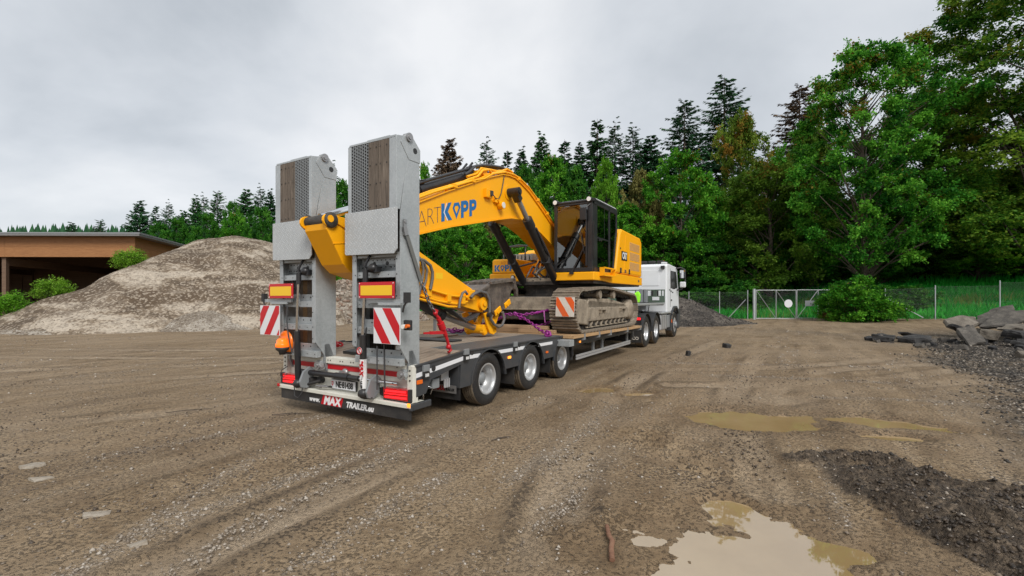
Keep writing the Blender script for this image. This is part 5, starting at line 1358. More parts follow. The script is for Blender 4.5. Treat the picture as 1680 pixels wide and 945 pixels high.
# --- wheels
def wheel_meshes(R, W, rr, dish, hubr, nb):
    t = MB()
    prof = [(rr + .004, W * .38), (rr + .02, W * .48), (R * .80, W * .5), (R * .93, W * .485), (R * .985, W * .42)]
    t.cur = 0; t.lathe(prof, (0, 0, 0), n=44)
    t.lathe([(r, -h) for r, h in reversed(prof)], (0, 0, 0), n=44)
    t.cur = 1
    tp = [(R * .985, W * .42), (R, W * .36)]
    for g in (0.22, 0.07, -0.07, -0.22):
        tp += [(R, W * (g + .045)), (R - .012, W * (g + .03)), (R - .012, W * (g - .03)), (R, W * (g - .045))]
    tp += [(R, -W * .36), (R * .985, -W * .42)]
    t.lathe(tp, (0, 0, 0), n=44, sm=False)
    tm = t.mesh('tyre', [M['tyre'], M['tyre_tread']])
    r = MB()
    o = W * .40
    r.lathe([(rr + .012, o + .012), (rr + .012, o - .012), (rr - .012, o - .02), (rr - .03, o - .06), (rr - .035, o - dish), (rr - .06, o - dish - .012), (hubr + .055, o - dish - .010), (hubr + .045, o - dish - .004), (hubr, o - dish)], (0, 0, 0), n=40)
    r.lathe([(rr + .012, o + .012), (rr - .005, o + .014), (rr - .02, o + .005), (rr - .03, o - .06)], (0, 0, 0), n=40)
    rm = r.mesh('rim', M['rim'])
    h = MB(); h.lathe([(hubr + .01, o - dish - .01), (hubr + .005, o - dish + .06), (hubr - .03, o - dish + .085), (0.0, o - dish + .085)], (0, 0, 0), n=20)
    hm = h.mesh('hub', M['grey'])
    b = MB()
    for i in range(nb):
        a = 2 * PI * i / nb; q = hubr + .035
        b.cyl((o - dish - .01, q * math.cos(a), q * math.sin(a)), (o - dish + .035, q * math.cos(a), q * math.sin(a)), .013, n=6)
    bm_ = b.mesh('wheel_nut', M['steel'])
    return tm, rm, hm, bm_
TW = wheel_meshes(0.394, 0.245, 0.225, 0.145, 0.085, 10)
def put_wheel(parent, ms, loc, side, R_empty='wheel'):
    w = empty(R_empty, loc); w.parent = parent
    w.rotation_euler = (0, 0, 0 if side > 0 else PI)
    w.rotation_euler[0] = random.random() * 6
    inst('tyre', ms[0], w); inst('rim', ms[1], w); inst('hub', ms[2], w); tag(inst('wheel_nut', ms[3], w), kind='stuff')
    return w
for s in (1, -1):
    for k in range(3):
        put_wheel(trailer, TW, (s * 1.135, 1.36 * k, 0.394), s)
inner = MB()
for s in (1, -1):
    for k in range(3): inner.lathe([(0.2, .12), (.36, .12), (.392, .08), (.392, -.08), (.36, -.12), (.2, -.12)], (s * 0.86, 1.36 * k, .396), n=28)
tag(inner.build('inner_tyre', M['tyre'], trailer), kind='stuff')
for k in range(3):
    m = MB(); m.cyl((-1.0, 1.36 * k, .40), (1.0, 1.36 * k, .40), .06, n=12); m.box(-.62, -.38, 1.36 * k - .4, 1.36 * k + .1, .46, .56); m.box(.38, .62, 1.36 * k - .4, 1.36 * k + .1, .46, .56)
    m.build('axle', M['black'], trailer)

# --- chassis
ch = MB()
for s in (-1, 1): ch.box(s * .50 - .06, s * .50 + .06, -1.5, 7.9, .48, .76)
for v in (-1.3, -.45, .65, 2.0, 3.0, 4.2, 5.4, 6.6, 7.7): ch.box(-1.2, 1.2, v - .05, v + .05, .56, .76)
ch.box(-1.2, 1.2, 7.75, 7.92, .32, .80)
ch.build('chassis', M['black'], trailer)

# --- side beams with wheel arches
def side_beam(s):
    R = .455
    pts = [(-1.62, .80), (-.62, .885), (2.64, .855), (2.64, .62), (2.72 + .47, .62)]
    pts = [(-1.62, .80), (-.62, .885), (2.74, .858), (3.22, .80), (3.22, .46)]
    for vk in (2.72, 1.36, 0.0):
        for i in range(15):
            a = math.radians(4 + 172 * i / 14)
            pts.append((vk + R * math.cos(a), .385 + R * math.sin(a)))
        if vk > 0: pts += [(vk - R - .01, .46), (vk - 1.36 + R + .01, .46)] if False else [(vk - R, .48), (vk - 1.36 + R, .48)]
    pts += [(-.455, .375), (-.73, .375), (-.70, .70), (-1.32, .585), (-1.42, .43), (-1.62, .41)]
    m = MB()
    # strip by strip, so that the arches stay clean
    a, b = (1.255, 1.275) if s > 0 else (-1.275, -1.255)
    m.prism(pts, 'x', a, b)
    o = m.build('side_beam', M['anthracite'], trailer)
    r = MB()
    a, b = (1.255, 1.29) if s > 0 else (-1.29, -1.255)
    r.prism([(-1.62, .80), (-.62, .885), (2.64, .857), (2.64, .835), (-.62, .862), (-1.62, .777)], 'x', a, b)
    r.build('top_rail', M['anthracite'], o, 0.004)
    t = MB(); q = s * 1.2775
    def seg(v0, v1):
        f = lambda v: (.672 + (.782 - .672) * (v + 1.6) / .98) if v < -.62 else .782 - .010 * (v + .62)
        vv = [v0] + ([-.62] if v0 < -.62 < v1 else []) + [v1]
        for a_, b_ in zip(vv, vv[1:]):
            p = [(q, a_, f(a_) - .028), (q, b_, f(b_) - .028), (q, b_, f(b_) + .028), (q, a_, f(a_) + .028)]
            t.add(p, [(0, 1, 2, 3) if s > 0 else (3, 2, 1, 0)])
    for v0, v1 in ((-1.6, -1.47), (-1.37, -.64), (-.56, -.24), (.26, .70), (.80, 1.12), (1.62, 2.2)): seg(v0, v1)
    tag(t.build('reflective_tape', M['white_film'], o), kind='stuff')
    # arches
    for vk in (2.72, 1.36, 0.0):
        f = MB(); A = []; B = []
        for i in range(17):
            a = math.radians(2 + 176 * i / 16)
            A.append((vk + .455 * math.cos(a), .385 + .455 * math.sin(a))); B.append((vk + .475 * math.cos(a), .385 + .475 * math.sin(a)))
        x0, x1 = (0.80, 1.262) if s > 0 else (-1.262, -.80)
        for i in range(16):
            f.add([(x, *p) for x in (x0, x1) for p in (A[i], A[i + 1])], [(0, 1, 3, 2), (2, 3, 1, 0)])
        f.build('wheel_arch', M['black_matt'], o)
        l = MB()
        x0, x1 = (1.262, 1.292) if s > 0 else (-1.292, -1.262)
        for i in range(16):
            l.add([(x0, *A[i]), (x0, *A[i + 1]), (x1, *A[i + 1]), (x1, *A[i]), (x0, *B[i]), (x0, *B[i + 1]), (x1, *B[i + 1]), (x1, *B[i])], [(0, 1, 2, 3), (4, 7, 6, 5), (3, 2, 6, 7), (1, 0, 4, 5)])
        l.build('arch_lip', M['anthracite'], o)
    for v in (-1.44, -.605, .755):
        z = .728 if v < -1 else (.845 if v < 0 else .832)
        b = MB(); b.box(s * 1.276, s * 1.31, v - .055, v + .055, z - .02, z + .06)
        bo = b.build('lashing_bracket', M['grey'], o, 0.004)
        b = MB(); b.box(s * 1.276, s * 1.314, v - .05, v + .05, z - .105, z - .025); b.build('bracket_label', M['black_print'], bo)
        b = MB()
        for i in range(3): b.box(min(s * 1.3145, s * 1.3155), max(s * 1.3145, s * 1.3155), v - .032 + i * .024, v - .016 + i * .024, z - .085, z - .045)
        tag(b.build('label_mark', M['white_print'], bo), kind='stuff')
        b = MB(); b.cyl((s * 1.270, v + .16, z - .005), (s * 1.281, v + .16, z - .005), .040, n=16); b.build('ring_pocket', M['black_matt'], o)
    for v, z, c in ((.58, .655, 'amber_lit'), (1.95, .60, 'orange_lens')):
        b = MB(); b.box(s * 1.275, s * 1.295, v - .04, v + .04, z - .02, z + .02); b.build('marker_lamp', M[c], o, .004)
    b = MB(); b.box(s * 1.275, s * 1.287, -1.59, -1.49, .565, .615); b.build('side_reflector', M['orange_lens'], o, .003)
    return o
SB = [side_beam(1), side_beam(-1)]
# fender boxes, mud flaps
for s in (1, -1):
    a, b = sorted((s * .80, s * 1.254))
    m = MB(); m.box(a, b, -.73, -.71, .375, .72); m.build('fender_panel', M['anthracite'], trailer)
    m = MB(); m.box(a, b, -.70, -.69, .20, .42); fl = m.build('mud_flap', M['rubber'], trailer)
    for v in (.78, 2.14):
        m = MB(); m.box(a, b, v, v + .012, .18, .50); m.build('mud_flap', M['rubber'], trailer)
    m = MB(); m.box(s * .75 - .12 if s > 0 else -1.22, 1.22 if s > 0 else s * .75 + .12, -1.06, -1.05, .27, .40) if False else m.box(a + .02, b - .03, -.745, -.74, .295, .405)
    pl = m.build('name_plate', M['steel'], fl)
    if s > 0:
        m = MB(); letters(m, 'MAX', (.93, -.747, .325), (1, 0, 0), (0, 0, 1), .085, .004, .25); m.build('lettering', M['red'], fl)
        m = MB(); letters(m, 'TRAILER', (1.10, -.747, .325), (1, 0, 0), (0, 0, 1), .05, .002, .25); m.build('lettering', M['black_print'], fl)
m = MB()
m.box(.72, 1.21, -1.22, -1.08, .44, .565); m.build('support_leg', M['grey'], trailer, .006)
m = MB(); m.cyl((1.15, -1.33, .46), (1.15, -1.33, .33), .012, n=6); m.tube([(1.15, -1.33, .46), (1.19, -1.30, .50), (1.23, -1.24, .46), (1.2, -1.25, .38)], .006, 6); m.build('safety_pin', M['chrome'], trailer)
m = MB(); m.box(1.05, 1.14, -.96, -.80, .50, .70); m.box(1.10, 1.17, -.94, -.86, .62, .72)
for k in range(3): m.cyl((1.15, -.90 + .045 * k, .52), (1.15, -.90 + .045 * k, .40), .016, n=8)
m.build('valve_block', M['rim'], trailer, .004)

# --- rear end
m = MB(); m.box(-1.275, 1.275, -1.695, -1.675, .150, .330); flap = m.build('rubber_apron', M['rubber'], trailer)
m = MB(); m.box(-1.28, 1.30, -1.72, -1.45, .330, .352); m.box(-1.28, 1.30, -1.724, -1.704, .300, .345); m.build('bumper_ledge', M['cream'], trailer, .004)
m = MB(); m.box(1.27, 1.315, -1.72, -1.36, .27, .352); m.build('corner_bracket', M['anthracite'], trailer, .01)
m = MB(); letters(m, 'www.', (-.51, -1.697, .180), (1, 0, 0), (0, 0, 1), .095, .003, .28); tag(m.build('lettering', M['white_print'], flap), kind='stuff')
m = MB(); m.add([(-.370, -1.6965, .160), (.045, -1.6965, .160), (.095, -1.6965, .300), (-.320, -1.6965, .300)], [(0, 1, 2, 3)]); m.build('lettering_field', M['red_film'], flap)
m = MB(); letters(m, 'MAX', (-.145, -1.698, .172), (1, 0, 0), (0, 0, 1), .155, .007, .25, 1.0, 1.0); tag(m.build('lettering', M['white_print'], flap), kind='stuff')
m = MB(); letters(m, 'TRAILER.eu', (.395, -1.697, .178), (1, 0, 0), (0, 0, 1), .105, .004, .25); tag(m.build('lettering', M['white_print'], flap), kind='stuff')
m = MB(); m.box(-1.27, 1.27, -1.60, -1.56, .352, .79); rear = m.build('rear_panel', M['cream'], trailer)
m = MB(); m.box(-1.27, 1.27, -1.635, -1.50, .715, .80); m.build('rear_sill', M['cream'], trailer, .006)
m = MB()
for u in (-.30, -.25, -.05, .0, .16, .21, 1.0, -1.0): m.cyl((u, -1.64, .76), (u, -1.63, .76), .009, n=8)
tag(m.build('bolt', M['dark_steel'], trailer), kind='stuff')
m = MB(); m.box(-1.2, 1.2, -1.608, -1.601, .635, .70); m.build('reflective_strip', M['red_film'], trailer)
for s in (1, -1):
    m = MB(); m.box(s * 1.235 - .045, s * 1.235 + .045, -1.66, -1.60, .353, .795)
    cp = m.build('corner_post', M['cream'], trailer, .004)
    b = MB()
    for z in (.42, .48, .62, .68, .74): b.cyl((s * 1.235, -1.667, z), (s * 1.235, -1.658, z), .012, n=8)
    tag(b.build('bolt', M['dark_steel'], cp), kind='stuff')
    # tail lamp cluster
    m = MB(); m.box(s * 1.04 - .215, s * 1.04 + .215, -1.70, -1.61, .372, .512)
    tl = m.build('tail_lamp', M['red_lens'], trailer, .008)
    for z, q in ((.478, .17), (.445, .185), (.405, .18)):
        m = MB(); m.bar((s * 1.04 - q, -1.7035, z - .006), (s * 1.04 + q, -1.7035, z + .004), .006, .022 if z != .445 else .010)
        m.build('light_bar', M['tail_lit'], tl)
    m = MB(); m.box(s * 1.04 - .22, s * 1.04 + .22, -1.69, -1.605, .352, .372); m.box(s * 1.04 + (.2 if s > 0 else -.235), s * 1.04 + (.235 if s > 0 else -.2), -1.702, -1.605, .366, .518)
    m.build('lamp_frame', M['black_matt'], tl)
    m = MB(); m.box(s * 1.285 - .02, s * 1.285 + .02, -1.745, -1.725, .32, .365); m.build('marker_lamp', M['amber_lit'] if s > 0 else M['red_lens'], trailer, .004)
    m = MB(); m.cyl((s * .76, -1.64, .435), (s * .76, -1.60, .435), .062, n=6); m.box(s * .76 - .07, s * .76 + .07, -1.63, -1.60, .39, .48)
    for i in range(6): a_ = i * PI / 3; m.cyl((s * .76 + .035 * math.cos(a_), -1.648, .435 + .03 * math.sin(a_)), (s * .76 + .035 * math.cos(a_), -1.638, .435 + .03 * math.sin(a_)), .012, n=8)
    m.build('socket', M['black_matt'], trailer)
# number plate
m = MB(); m.box(-.245, .255, -1.628, -1.602, .375, .510); m.build('plate_frame', M['black_matt'], trailer, .004)
m = MB(); m.box(-.235, .245, -1.634, -1.626, .383, .502); npl = m.build('number_plate', M['white_film'], trailer)
m = MB(); letters(m, 'NE\u00b781438', (.03, -1.636, .405), (1, 0, 0), (0, 0, 1), .115, .0035, 0, .92, .80); tag(m.build('lettering', M['black_print'], npl), kind='stuff')
m = MB(); m.add([(x, -1.636, z) for x, z in ((-.228, .478), (-.188, .478), (-.188, .445), (-.198, .425), (-.208, .417), (-.218, .425), (-.228, .445))], [tuple(range(7))]); m.build('shield', M['red_film'], npl)
m = MB(); m.add([(x, -1.6375, z) for x, z in ((-.212, .470), (-.204, .470), (-.204, .436), (-.212, .436))] + [(x, -1.6375, z) for x, z in ((-.224, .457), (-.192, .457), (-.192, .449), (-.224, .449))], [(0, 1, 2, 3), (4, 5, 6, 7)]); m.build('cross', M['white_print'], npl)
m = MB(); m.box(-.16, .16, -1.66, -1.60, .515, .555); m.build('plate_light', M['black_matt'], trailer, .008)
# ramp shaft, connectors and cables
m = MB(); m.cyl((-.85, -1.70, .575), (.40, -1.70, .575), .036, n=16); m.cyl((-.06, -1.70, .575), (.20, -1.70, .575), .045, n=16); m.build('ramp_shaft', M['black'], trailer)
m = MB(); m.cyl((.40, -1.70, .575), (1.08, -1.70, .575), .022, n=14); m.build('piston_rod', M['chrome'], trailer)
m = MB(); m.ball((.03, -1.62, .615), .06, 12, 8, (1, .6, .9)); m.cyl((.03, -1.70, .61), (.03, -1.6, .61), .035, n=12); m.build('tow_eye', M['steel'], trailer)
m = MB()
m.cyl((-.46, -1.66, .475), (-.46, -1.59, .475), .05, n=14); m.cyl((-.60, -1.72, .46), (-.60, -1.60, .46), .045, n=12); m.tube([(-.9, -1.70, .45), (-.78, -1.76, .42), (-.66, -1.74, .40), (-.52, -1.70, .44), (-.42, -1.66, .47)], .022, 8)
m.cyl((-.42, -1.68, .395), (-.20, -1.66, .405), .014, n=8)
m.build('connector', M['black_matt'], trailer)
m = MB(); m.cyl((-.46, -1.70, .398), (-.24, -1.68, .408), .017, n=8); m.cyl((-.40, -1.70, .40), (-.36, -1.70, .40), .024, n=8); m.build('coupling_pipe', M['steel'], trailer)
m = MB()
m.tube([(-.80, -1.74, .50), (-.84, -1.78, .36), (-.80, -1.80, .24), (-.72, -1.80, .22), (-.67, -1.78, .30), (-.70, -1.74, .44), (-.66, -1.70, .50)], .007, 6)
m.tube([(.62, -1.78, 1.25), (.57, -1.80, .9), (.52, -1.78, .6), (.50, -1.76, .42), (.60, -1.80, .36), (.72, -1.78, .38)], .010, 6)
m.tube([(.95, -1.80, 1.08), (.955, -1.80, .8), (.94, -1.78, .52)], .010, 6)
m.tube([(-1.12, -1.70, .62), (-1.2, -1.74, .56), (-1.22, -1.75, .48), (-1.14, -1.76, .46), (-1.10, -1.72, .52)], .007, 6)
tag(m.build('cable', M['hose'], trailer), kind='stuff')

# --- deck
def plank_row(name, u0, u1, n, v0, v1, z0f, th, mat, parent, joints=1):
    w = (u1 - u0) / n; rng = random.Random(int(v0 * 100) + n)
    for i in range(n):
        cuts = [v0 + (v1 - v0) * j / joints for j in range(joints + 1)]
        for a, b in zip(cuts, cuts[1:]):
            m = MB(); x0, x1 = u0 + i * w + .004, u0 + (i + 1) * w - .004; dz = rng.uniform(-.004, .004)
            m.hexa([(x0, a + .003, z0f(a) - th), (x1, a + .003, z0f(a) - th), (x1, b - .003, z0f(b) - th), (x0, b - .003, z0f(b) - th), (x0, a + .003, z0f(a) + dz), (x1, a + .003, z0f(a) + dz), (x1, b - .003, z0f(b) + dz), (x0, b - .003, z0f(b) + dz)])
            m.build(name, mat, parent)
slope = lambda v: .795 + .085 * (v + 1.55) / .93
flat = lambda v: .862
m = MB(); m.box(-1.25, 1.25, -1.5, 7.85, .745, .765); bed = m.build('deck', M['black_matt'], trailer)
plank_row('plank', -1.22, 1.22, 12, -1.53, -.62, slope, .035, M['plank_deck'], bed)
plank_row('plank', -.50, .50, 6, -.60, 2.60, flat, .04, M['plank_deck'], bed, 1)
for s in (1, -1):
    for a, b in ((-.60, .68), (.69, 1.98), (1.99, 2.62)):
        x0, x1 = sorted((s * .52, s * 1.25)); m = MB(); m.box(x0, x1, a, b, .846, .866); m.build('tread_plate', M['deck_tread'], bed, .002)
plank_row('plank', -1.24, 1.24, 10, 2.64, 7.80, lambda v: .865 - .012 * (v - 2.64), .05, M['timber'], bed, 2)
# outrigger timbers
for s in (1, -1):
    for a, b in ((2.66, 5.20), (5.205, 7.75)):
        m = MB(); x0, x1 = sorted((s * 1.285, s * 1.525)); f = lambda v: .868 - .012 * (v - 2.64)
        m.hexa([(x0, a, f(a) - .065), (x1, a, f(a) - .065), (x1, b, f(b) - .065), (x0, b, f(b) - .065), (x0, a, f(a)), (x1, a, f(a)), (x1, b, f(b)), (x0, b, f(b))])
        m.build('outrigger_plank', M['timber'], trailer, .004)
    for v in (3.25, 4.15, 4.95, 6.35, 7.65):
        m = MB(); x0, x1 = sorted((s * 1.20, s * 1.50)); z = .868 - .012 * (v - 2.64) - .067
        m.prism([(x0, z), (x1, z), (x1, z - .06), (x0, z - .13)] if s > 0 else [(x0, z), (x1, z), (x1, z - .13), (x0, z - .06)], 'y', v - .045, v + .045)
        x0, x1 = sorted((s * 1.50, s * 1.528)); m.box(x0, x1, v - .04, v + .04, z - .055, z + .072)
        m.build('outrigger_arm', M['grey'], trailer)
    x0, x1 = sorted((s * 1.22, s * 1.535)); m = MB(); m.box(x0, x1, 2.44, 2.655, .665, .792); m.build('outrigger_box', M['galv'], trailer, .006)
    # outer rave under the deck, side guard
    x0, x1 = sorted((s * 1.20, s * 1.265)); m = MB(); m.box(x0, x1, 3.2, 7.85, .60, .795); m.build('rave', M['anthracite'], trailer)
    x0, x1 = sorted((s * 1.245, s * 1.27))
    for z0, z1 in ((.278, .328), (.336, .388)):
        for a, b in ((3.42, 5.24), (5.25, 7.48)):
            m = MB(); m.box(x0, x1, a, b, z0, z1); m.build('side_guard_rail', M['rim'], trailer, .004)
    for v in (4.55, 5.18, 7.3):
        m = MB(); x2, x3 = sorted((s * 1.19, s * 1.243)); m.box(x2, x3, v - .035, v + .035, .27, .78); m.build('side_guard_post', M['grey'], trailer, .004)
    m = MB(); x2, x3 = sorted((s * .75, s * 1.25)); m.box(x2, x3, 3.21, 3.24, .30, .80); m.build('fender_panel', M['anthracite'], trailer)
    for v in (3.6, 7.0):
        m = MB(); m.box(min(s * 1.266, s * 1.285), max(s * 1.266, s * 1.285), v - .03, v + .03, .64, .68); m.build('marker_lamp', M['amber_lit'], trailer, .003)
# gooseneck
m = MB()
m.box(-1.22, 1.22, 7.86, 8.02, .42, 1.36); m.build('gooseneck_wall', M['anthracite'], trailer, .01)
for s in (1, -1):
    m = MB(); x0, x1 = sorted((s * .42, s * .56)); m.prism([(8.02, .80), (8.02, 1.36), (12.0, 1.36), (12.0, 1.18), (8.7, 1.10)], 'x', x0, x1); m.build('gooseneck_beam', M['anthracite'], trailer)
    m = MB(); x0, x1 = sorted((s * 1.17, s * 1.25)); m.box(x0, x1, 8.0, 12.1, 1.375, 1.445); m.build('gooseneck_rail', M['rim'], trailer, .006)
m = MB(); m.box(-1.165, 1.165, 7.87, 12.1, 1.37, 1.43); m.build('gooseneck_deck', M['deck_tread'], trailer)
m = MB()
m.box(-1.26, 1.26, 12.04, 12.08, 1.448, 1.70); hb = m.build('headboard', M['green_panel'], trailer)
m = MB(); m.box(-1.26, 1.26, 12.03, 12.09, 1.90, 1.94)
for u in (-1.24, -.9, -.55, -.2, .15, .50, .86, .93, 1.14, 1.24): m.box(u - .018, u + .018, 12.04, 12.08, 1.70, 1.90)
m.build('headboard_bar', M['green_panel'], hb)
m = MB(); m.box(.80, 1.06, 12.025, 12.038, 1.53, 1.66); m.build('notice_plate', M['white_film'], hb)
m = MB(); m.box(.40, .52, 11.6, 12.02, 1.448, 1.95); m.box(.54, .64, 11.75, 12.02, 1.448, 1.95); m.build('headboard_post', M['grey'], hb, .01)

# --- loading ramps
def ramp(s_mirror, u0, u1, lab):
    """u0..u1 across; mirror False: grating left, planks right"""
    P = empty('ramp', (0, 0, 0)); P.parent = trailer; P['label'] = lab
    W = u1 - u0
    fx = (lambda t: u0 + t * W) if not s_mirror else (lambda t: u1 - t * W)
    # side channels: outline in v,w
    outl = [(-1.80, 1.02), (-1.60, .745), (-1.47, .735), (-1.47, 3.40), (-1.52, 3.46), (-1.64, 3.42), (-1.735, 3.0), (-1.80, 2.62)]
    for a, b, inn in ((u0, u0 + .016, 1), (u1 - .016, u1, -1)):
        m = MB(); m.prism(outl, 'x', a, b)
        x0, x1 = (a + .016, a + .075) if inn > 0 else (b - .075, b - .016)
        m.box(x0, x1, -1.80, -1.787, 1.0, 2.16); m.box(x0, x1, -1.483, -1.47, .78, 3.35)
        m.build('side_channel', M['galv'], P, .003)
        h = MB()
        for z in (1.06, 1.22, 1.42, 1.64, 1.9, 2.08):
            u = (x0 + x1) / 2 + (.012 if inn > 0 else -.012); h.cyl((u, -1.803, z), (u, -1.798, z), .008, n=8)
        tag(h.build('bolt_hole', M['black_print'], P), kind='stuff')
        # foot plate and hinge
        m = MB(); q0, q1 = (a - .0, a + .03) if inn > 0 else (b - .03, b)
        m.prism([(-1.66, .98), (-1.58, .98), (-1.50, .80), (-1.52, .62), (-1.62, .60), (-1.66, .72)], 'x', q0, q1); m.build('hinge_plate', M['grey'], P, .004)
    uh = u1 - .03
    m = MB(); m.cyl((u1 - .10, -1.67, .69), (u1 - .02, -1.67, .69), .062, n=20); m.cyl((u1 - .12, -1.70, .69), (u1 - .0, -1.70, .69), .030, n=14); m.build('hinge_pin', M['galv'], P)
    m = MB(); m.cyl((uh - .035, -1.735, .69), (uh - .035, -1.66, .69), .058, n=20); m.cyl((uh - .035, -1.75, .69), (uh - .035, -1.73, .69), .028, n=8); m.build('hinge_bolt', M['steel'], P)
    # upper folded section
    fl = [(-1.865, 2.66), (-1.865, 3.50), (-1.845, 3.525), (-1.66, 3.56), (-1.60, 3.56), (-1.665, 3.30), (-1.745, 2.98), (-1.805, 2.66)]
    for a, b in ((u0, u0 + .014), (u1 - .014, u1)):
        m = MB(); m.prism(fl, 'x', a, b); m.build('flap_side', M['galv'], P, .003)
    m = MB()
    e0, e1 = (.055, .115) if not s_mirror else (.115, .055)
    m.box(u0 + .014, u0 + e0, -1.865, -1.82, 2.66, 3.50); m.box(u1 - e1, u1 - .014, -1.865, -1.82, 2.66, 3.50)
    m.box(u0 + .016, u1 - .016, -1.858, -1.80, 3.505, 3.53)
    m.hexa([(u0 + .3, -1.845, 3.53), (u1 - .1, -1.845, 3.53), (u1 - .1, -1.70, 3.545), (u0 + .3, -1.70, 3.545), (u0 + .33, -1.845, 3.545), (u1 - .13, -1.845, 3.545), (u1 - .13, -1.70, 3.56), (u0 + .33, -1.70, 3.56)])
    m.build('flap_frame', M['galv'], P, .003)
    m = MB(); m.box(u0 + .02, u1 - .02, -1.80, -1.79, 2.66, 3.50); m.build('flap_back', M['black_matt'], P)
    lo, hi = u0 + e0, u1 - e1; mid = lo + (hi - lo) * (.47 if not s_mirror else .53)
    g0, g1, p0, p1 = (lo, mid, mid, hi) if not s_mirror else (mid, hi, lo, mid)
    m = MB(); nx = 8; nz = 21; dx = (g1 - g0) / nx; dz = .83 / nz
    for i in range(nx + 1): m.box(g0 + i * dx - .0042, g0 + i * dx + .0042, -1.862, -1.826, 2.67, 3.50)
    for i in range(nx):
        for j in range(nz):
            z = 2.675 + j * dz + (dz / 2 if i % 2 else 0)
            if z < 3.495: m.box(g0 + i * dx + .004, g0 + (i + 1) * dx - .004, -1.860, -1.829, z - .0038, z + .0038)
    tag(m.build('grating', M['grey'], P), kind='stuff')
    pw = (p1 - p0) / 2
    for i in range(2):
        m = MB(); m.box(p0 + i * pw + .004, p0 + (i + 1) * pw - .004, -1.868 - .003 * i, -1.82, 2.665 - .012 * i, 3.497); m.build('plank', M['plank_grey'], P, .003)
        for z in (2.72, 2.99, 3.22, 3.43):
            pass
    m = MB()
    for i in range(2):
        for z in (2.72, 2.99, 3.22, 3.43):
            for du in (.035, pw - .035):
                m.cyl((p0 + i * pw + du, -1.874, z), (p0 + i * pw + du, -1.866, z), .010, n=8)
    tag(m.build('bolt', M['dark_steel'], P), kind='stuff')
    # top pin and eye
    m = MB(); m.cyl((u1 - .05, -1.665, 3.545), (u1 + .030, -1.665, 3.545), .052, n=18); m.cyl((u1 + .030, -1.665, 3.545), (u1 + .040, -1.665, 3.545), .030, n=12); m.build('top_pin', M['steel'], P)
    for q in (u0 - .004, u1):
        m = MB(); m.prism([(-1.80, 3.46), (-1.72, 3.575), (-1.665, 3.605), (-1.61, 3.58), (-1.462, 3.44), (-1.462, 3.28), (-1.66, 3.28)], 'x', q, q + .006); m.build('pin_plate', M['galv'], P, .002)
    m = MB(); m.cyl((u1 + .003, -1.555, 3.41), (u1 + .008, -1.555, 3.41), .036, n=18); m.build('eye_hole', M['black_print'], P)
    # checkered plate
    a, b = (u0 - .035, u1 + .03)
    m = MB(); m.prism([(a, 2.675), (a, 2.165), (a + .02, 2.15), (b - .05, 2.135), (b, 2.19), (b, 2.675)], 'y', -1.885, -1.872); m.build('tread_plate', M['tread'], P, .002)
    m = MB(); m.box(a + .04, b - .05, -1.872, -1.82, 2.16, 2.66); m.build('plate_back', M['black_matt'], P)
    # cross members
    for z, h in ((1.90, .075), (1.53, .085), (1.21, .085), (.845, .09)):
        m = MB(); m.box(u0 + .02, u1 - .02, -1.775, -1.70, z - h / 2, z + h / 2); m.box(u0 + .02, u1 - .02, -1.70, -1.69, z + .04, z + .135)
        cm = m.build('cross_member', M['galv'], P, .005)
        hh = MB()
        for i in range(5): u = u0 + .08 + (W - .16) * i / 4; hh.cyl((u, -1.703, z + .095), (u, -1.699, z + .095), .011, n=8); hh.cyl((u + .03, -1.778, z), (u + .03, -1.774, z), .007, n=8)
        tag(hh.build('bolt_hole', M['black_print'], cm), kind='stuff')
    m = MB(); m.box(u0 + .06, u1 - .06, -1.70, -1.69, 1.955, 2.12); pp = m.build('perforated_plate', M['galv'], P)
    hh = MB()
    for i in range(9):
        u = u0 + .12 + (W - .24) * i / 8
        hh.cyl((u, -1.703, 2.0), (u, -1.699, 2.0), .009, n=8); hh.cyl((u, -1.703, 2.085), (u, -1.699, 2.085), .009, n=8)
    for u in (u0 + W * .35, u0 + W * .62, u0 + W * .9): hh.cyl((u, -1.703, 2.043), (u, -1.699, 2.043), .026, n=14)
    tag(hh.build('bolt_hole', M['black_print'], pp), kind='stuff')
    m = MB(); m.box(u0 + .04, u1 - .04, -1.785, -1.72, 2.11, 2.16); m.build('cross_member', M['galv'], P, .008)
    # planks and gratings seen from underneath
    gA, gB, pA, pB = (u0 + .04, u0 + W * .56, u0 + W * .56, u1 - .04) if not s_mirror else (u0 + W * .56, u1 - .04, u0 + .04, u0 + W * .56)
    n = 4
    for i in range(n):
        w_ = (pB - pA) / n; m = MB(); m.box(pA + i * w_ + .003, pA + (i + 1) * w_ - .003, -1.53, -1.50, .86, 3.3); m.build('plank', M['timber'] if i % 2 else M['plank_deck'], P)
    m = MB(); k = int((gB - gA) / .03)
    for i in range(k): m.box(gA + i * .03, gA + i * .03 + .008, -1.55, -1.50, .86, 3.3)
    m.box(gA, gB, -1.50, -1.495, .86, 3.3)
    tag(m.build('grating', M['dark_steel'], P), kind='stuff')
    # ram
    uc = u0 + W * (.335 if not s_mirror else .62); ud = uc - .05
    m = MB(); m.cyl((uc + .03, -1.86, 1.90), (ud + .012, -1.84, 1.14), .022, n=14); m.build('piston_rod', M['chrome'], P)
    m = MB(); m.cyl((ud + .013, -1.84, 1.16), (ud - .02, -1.80, .44), .042, n=16); rb = m.build('ram', M['black'], P)
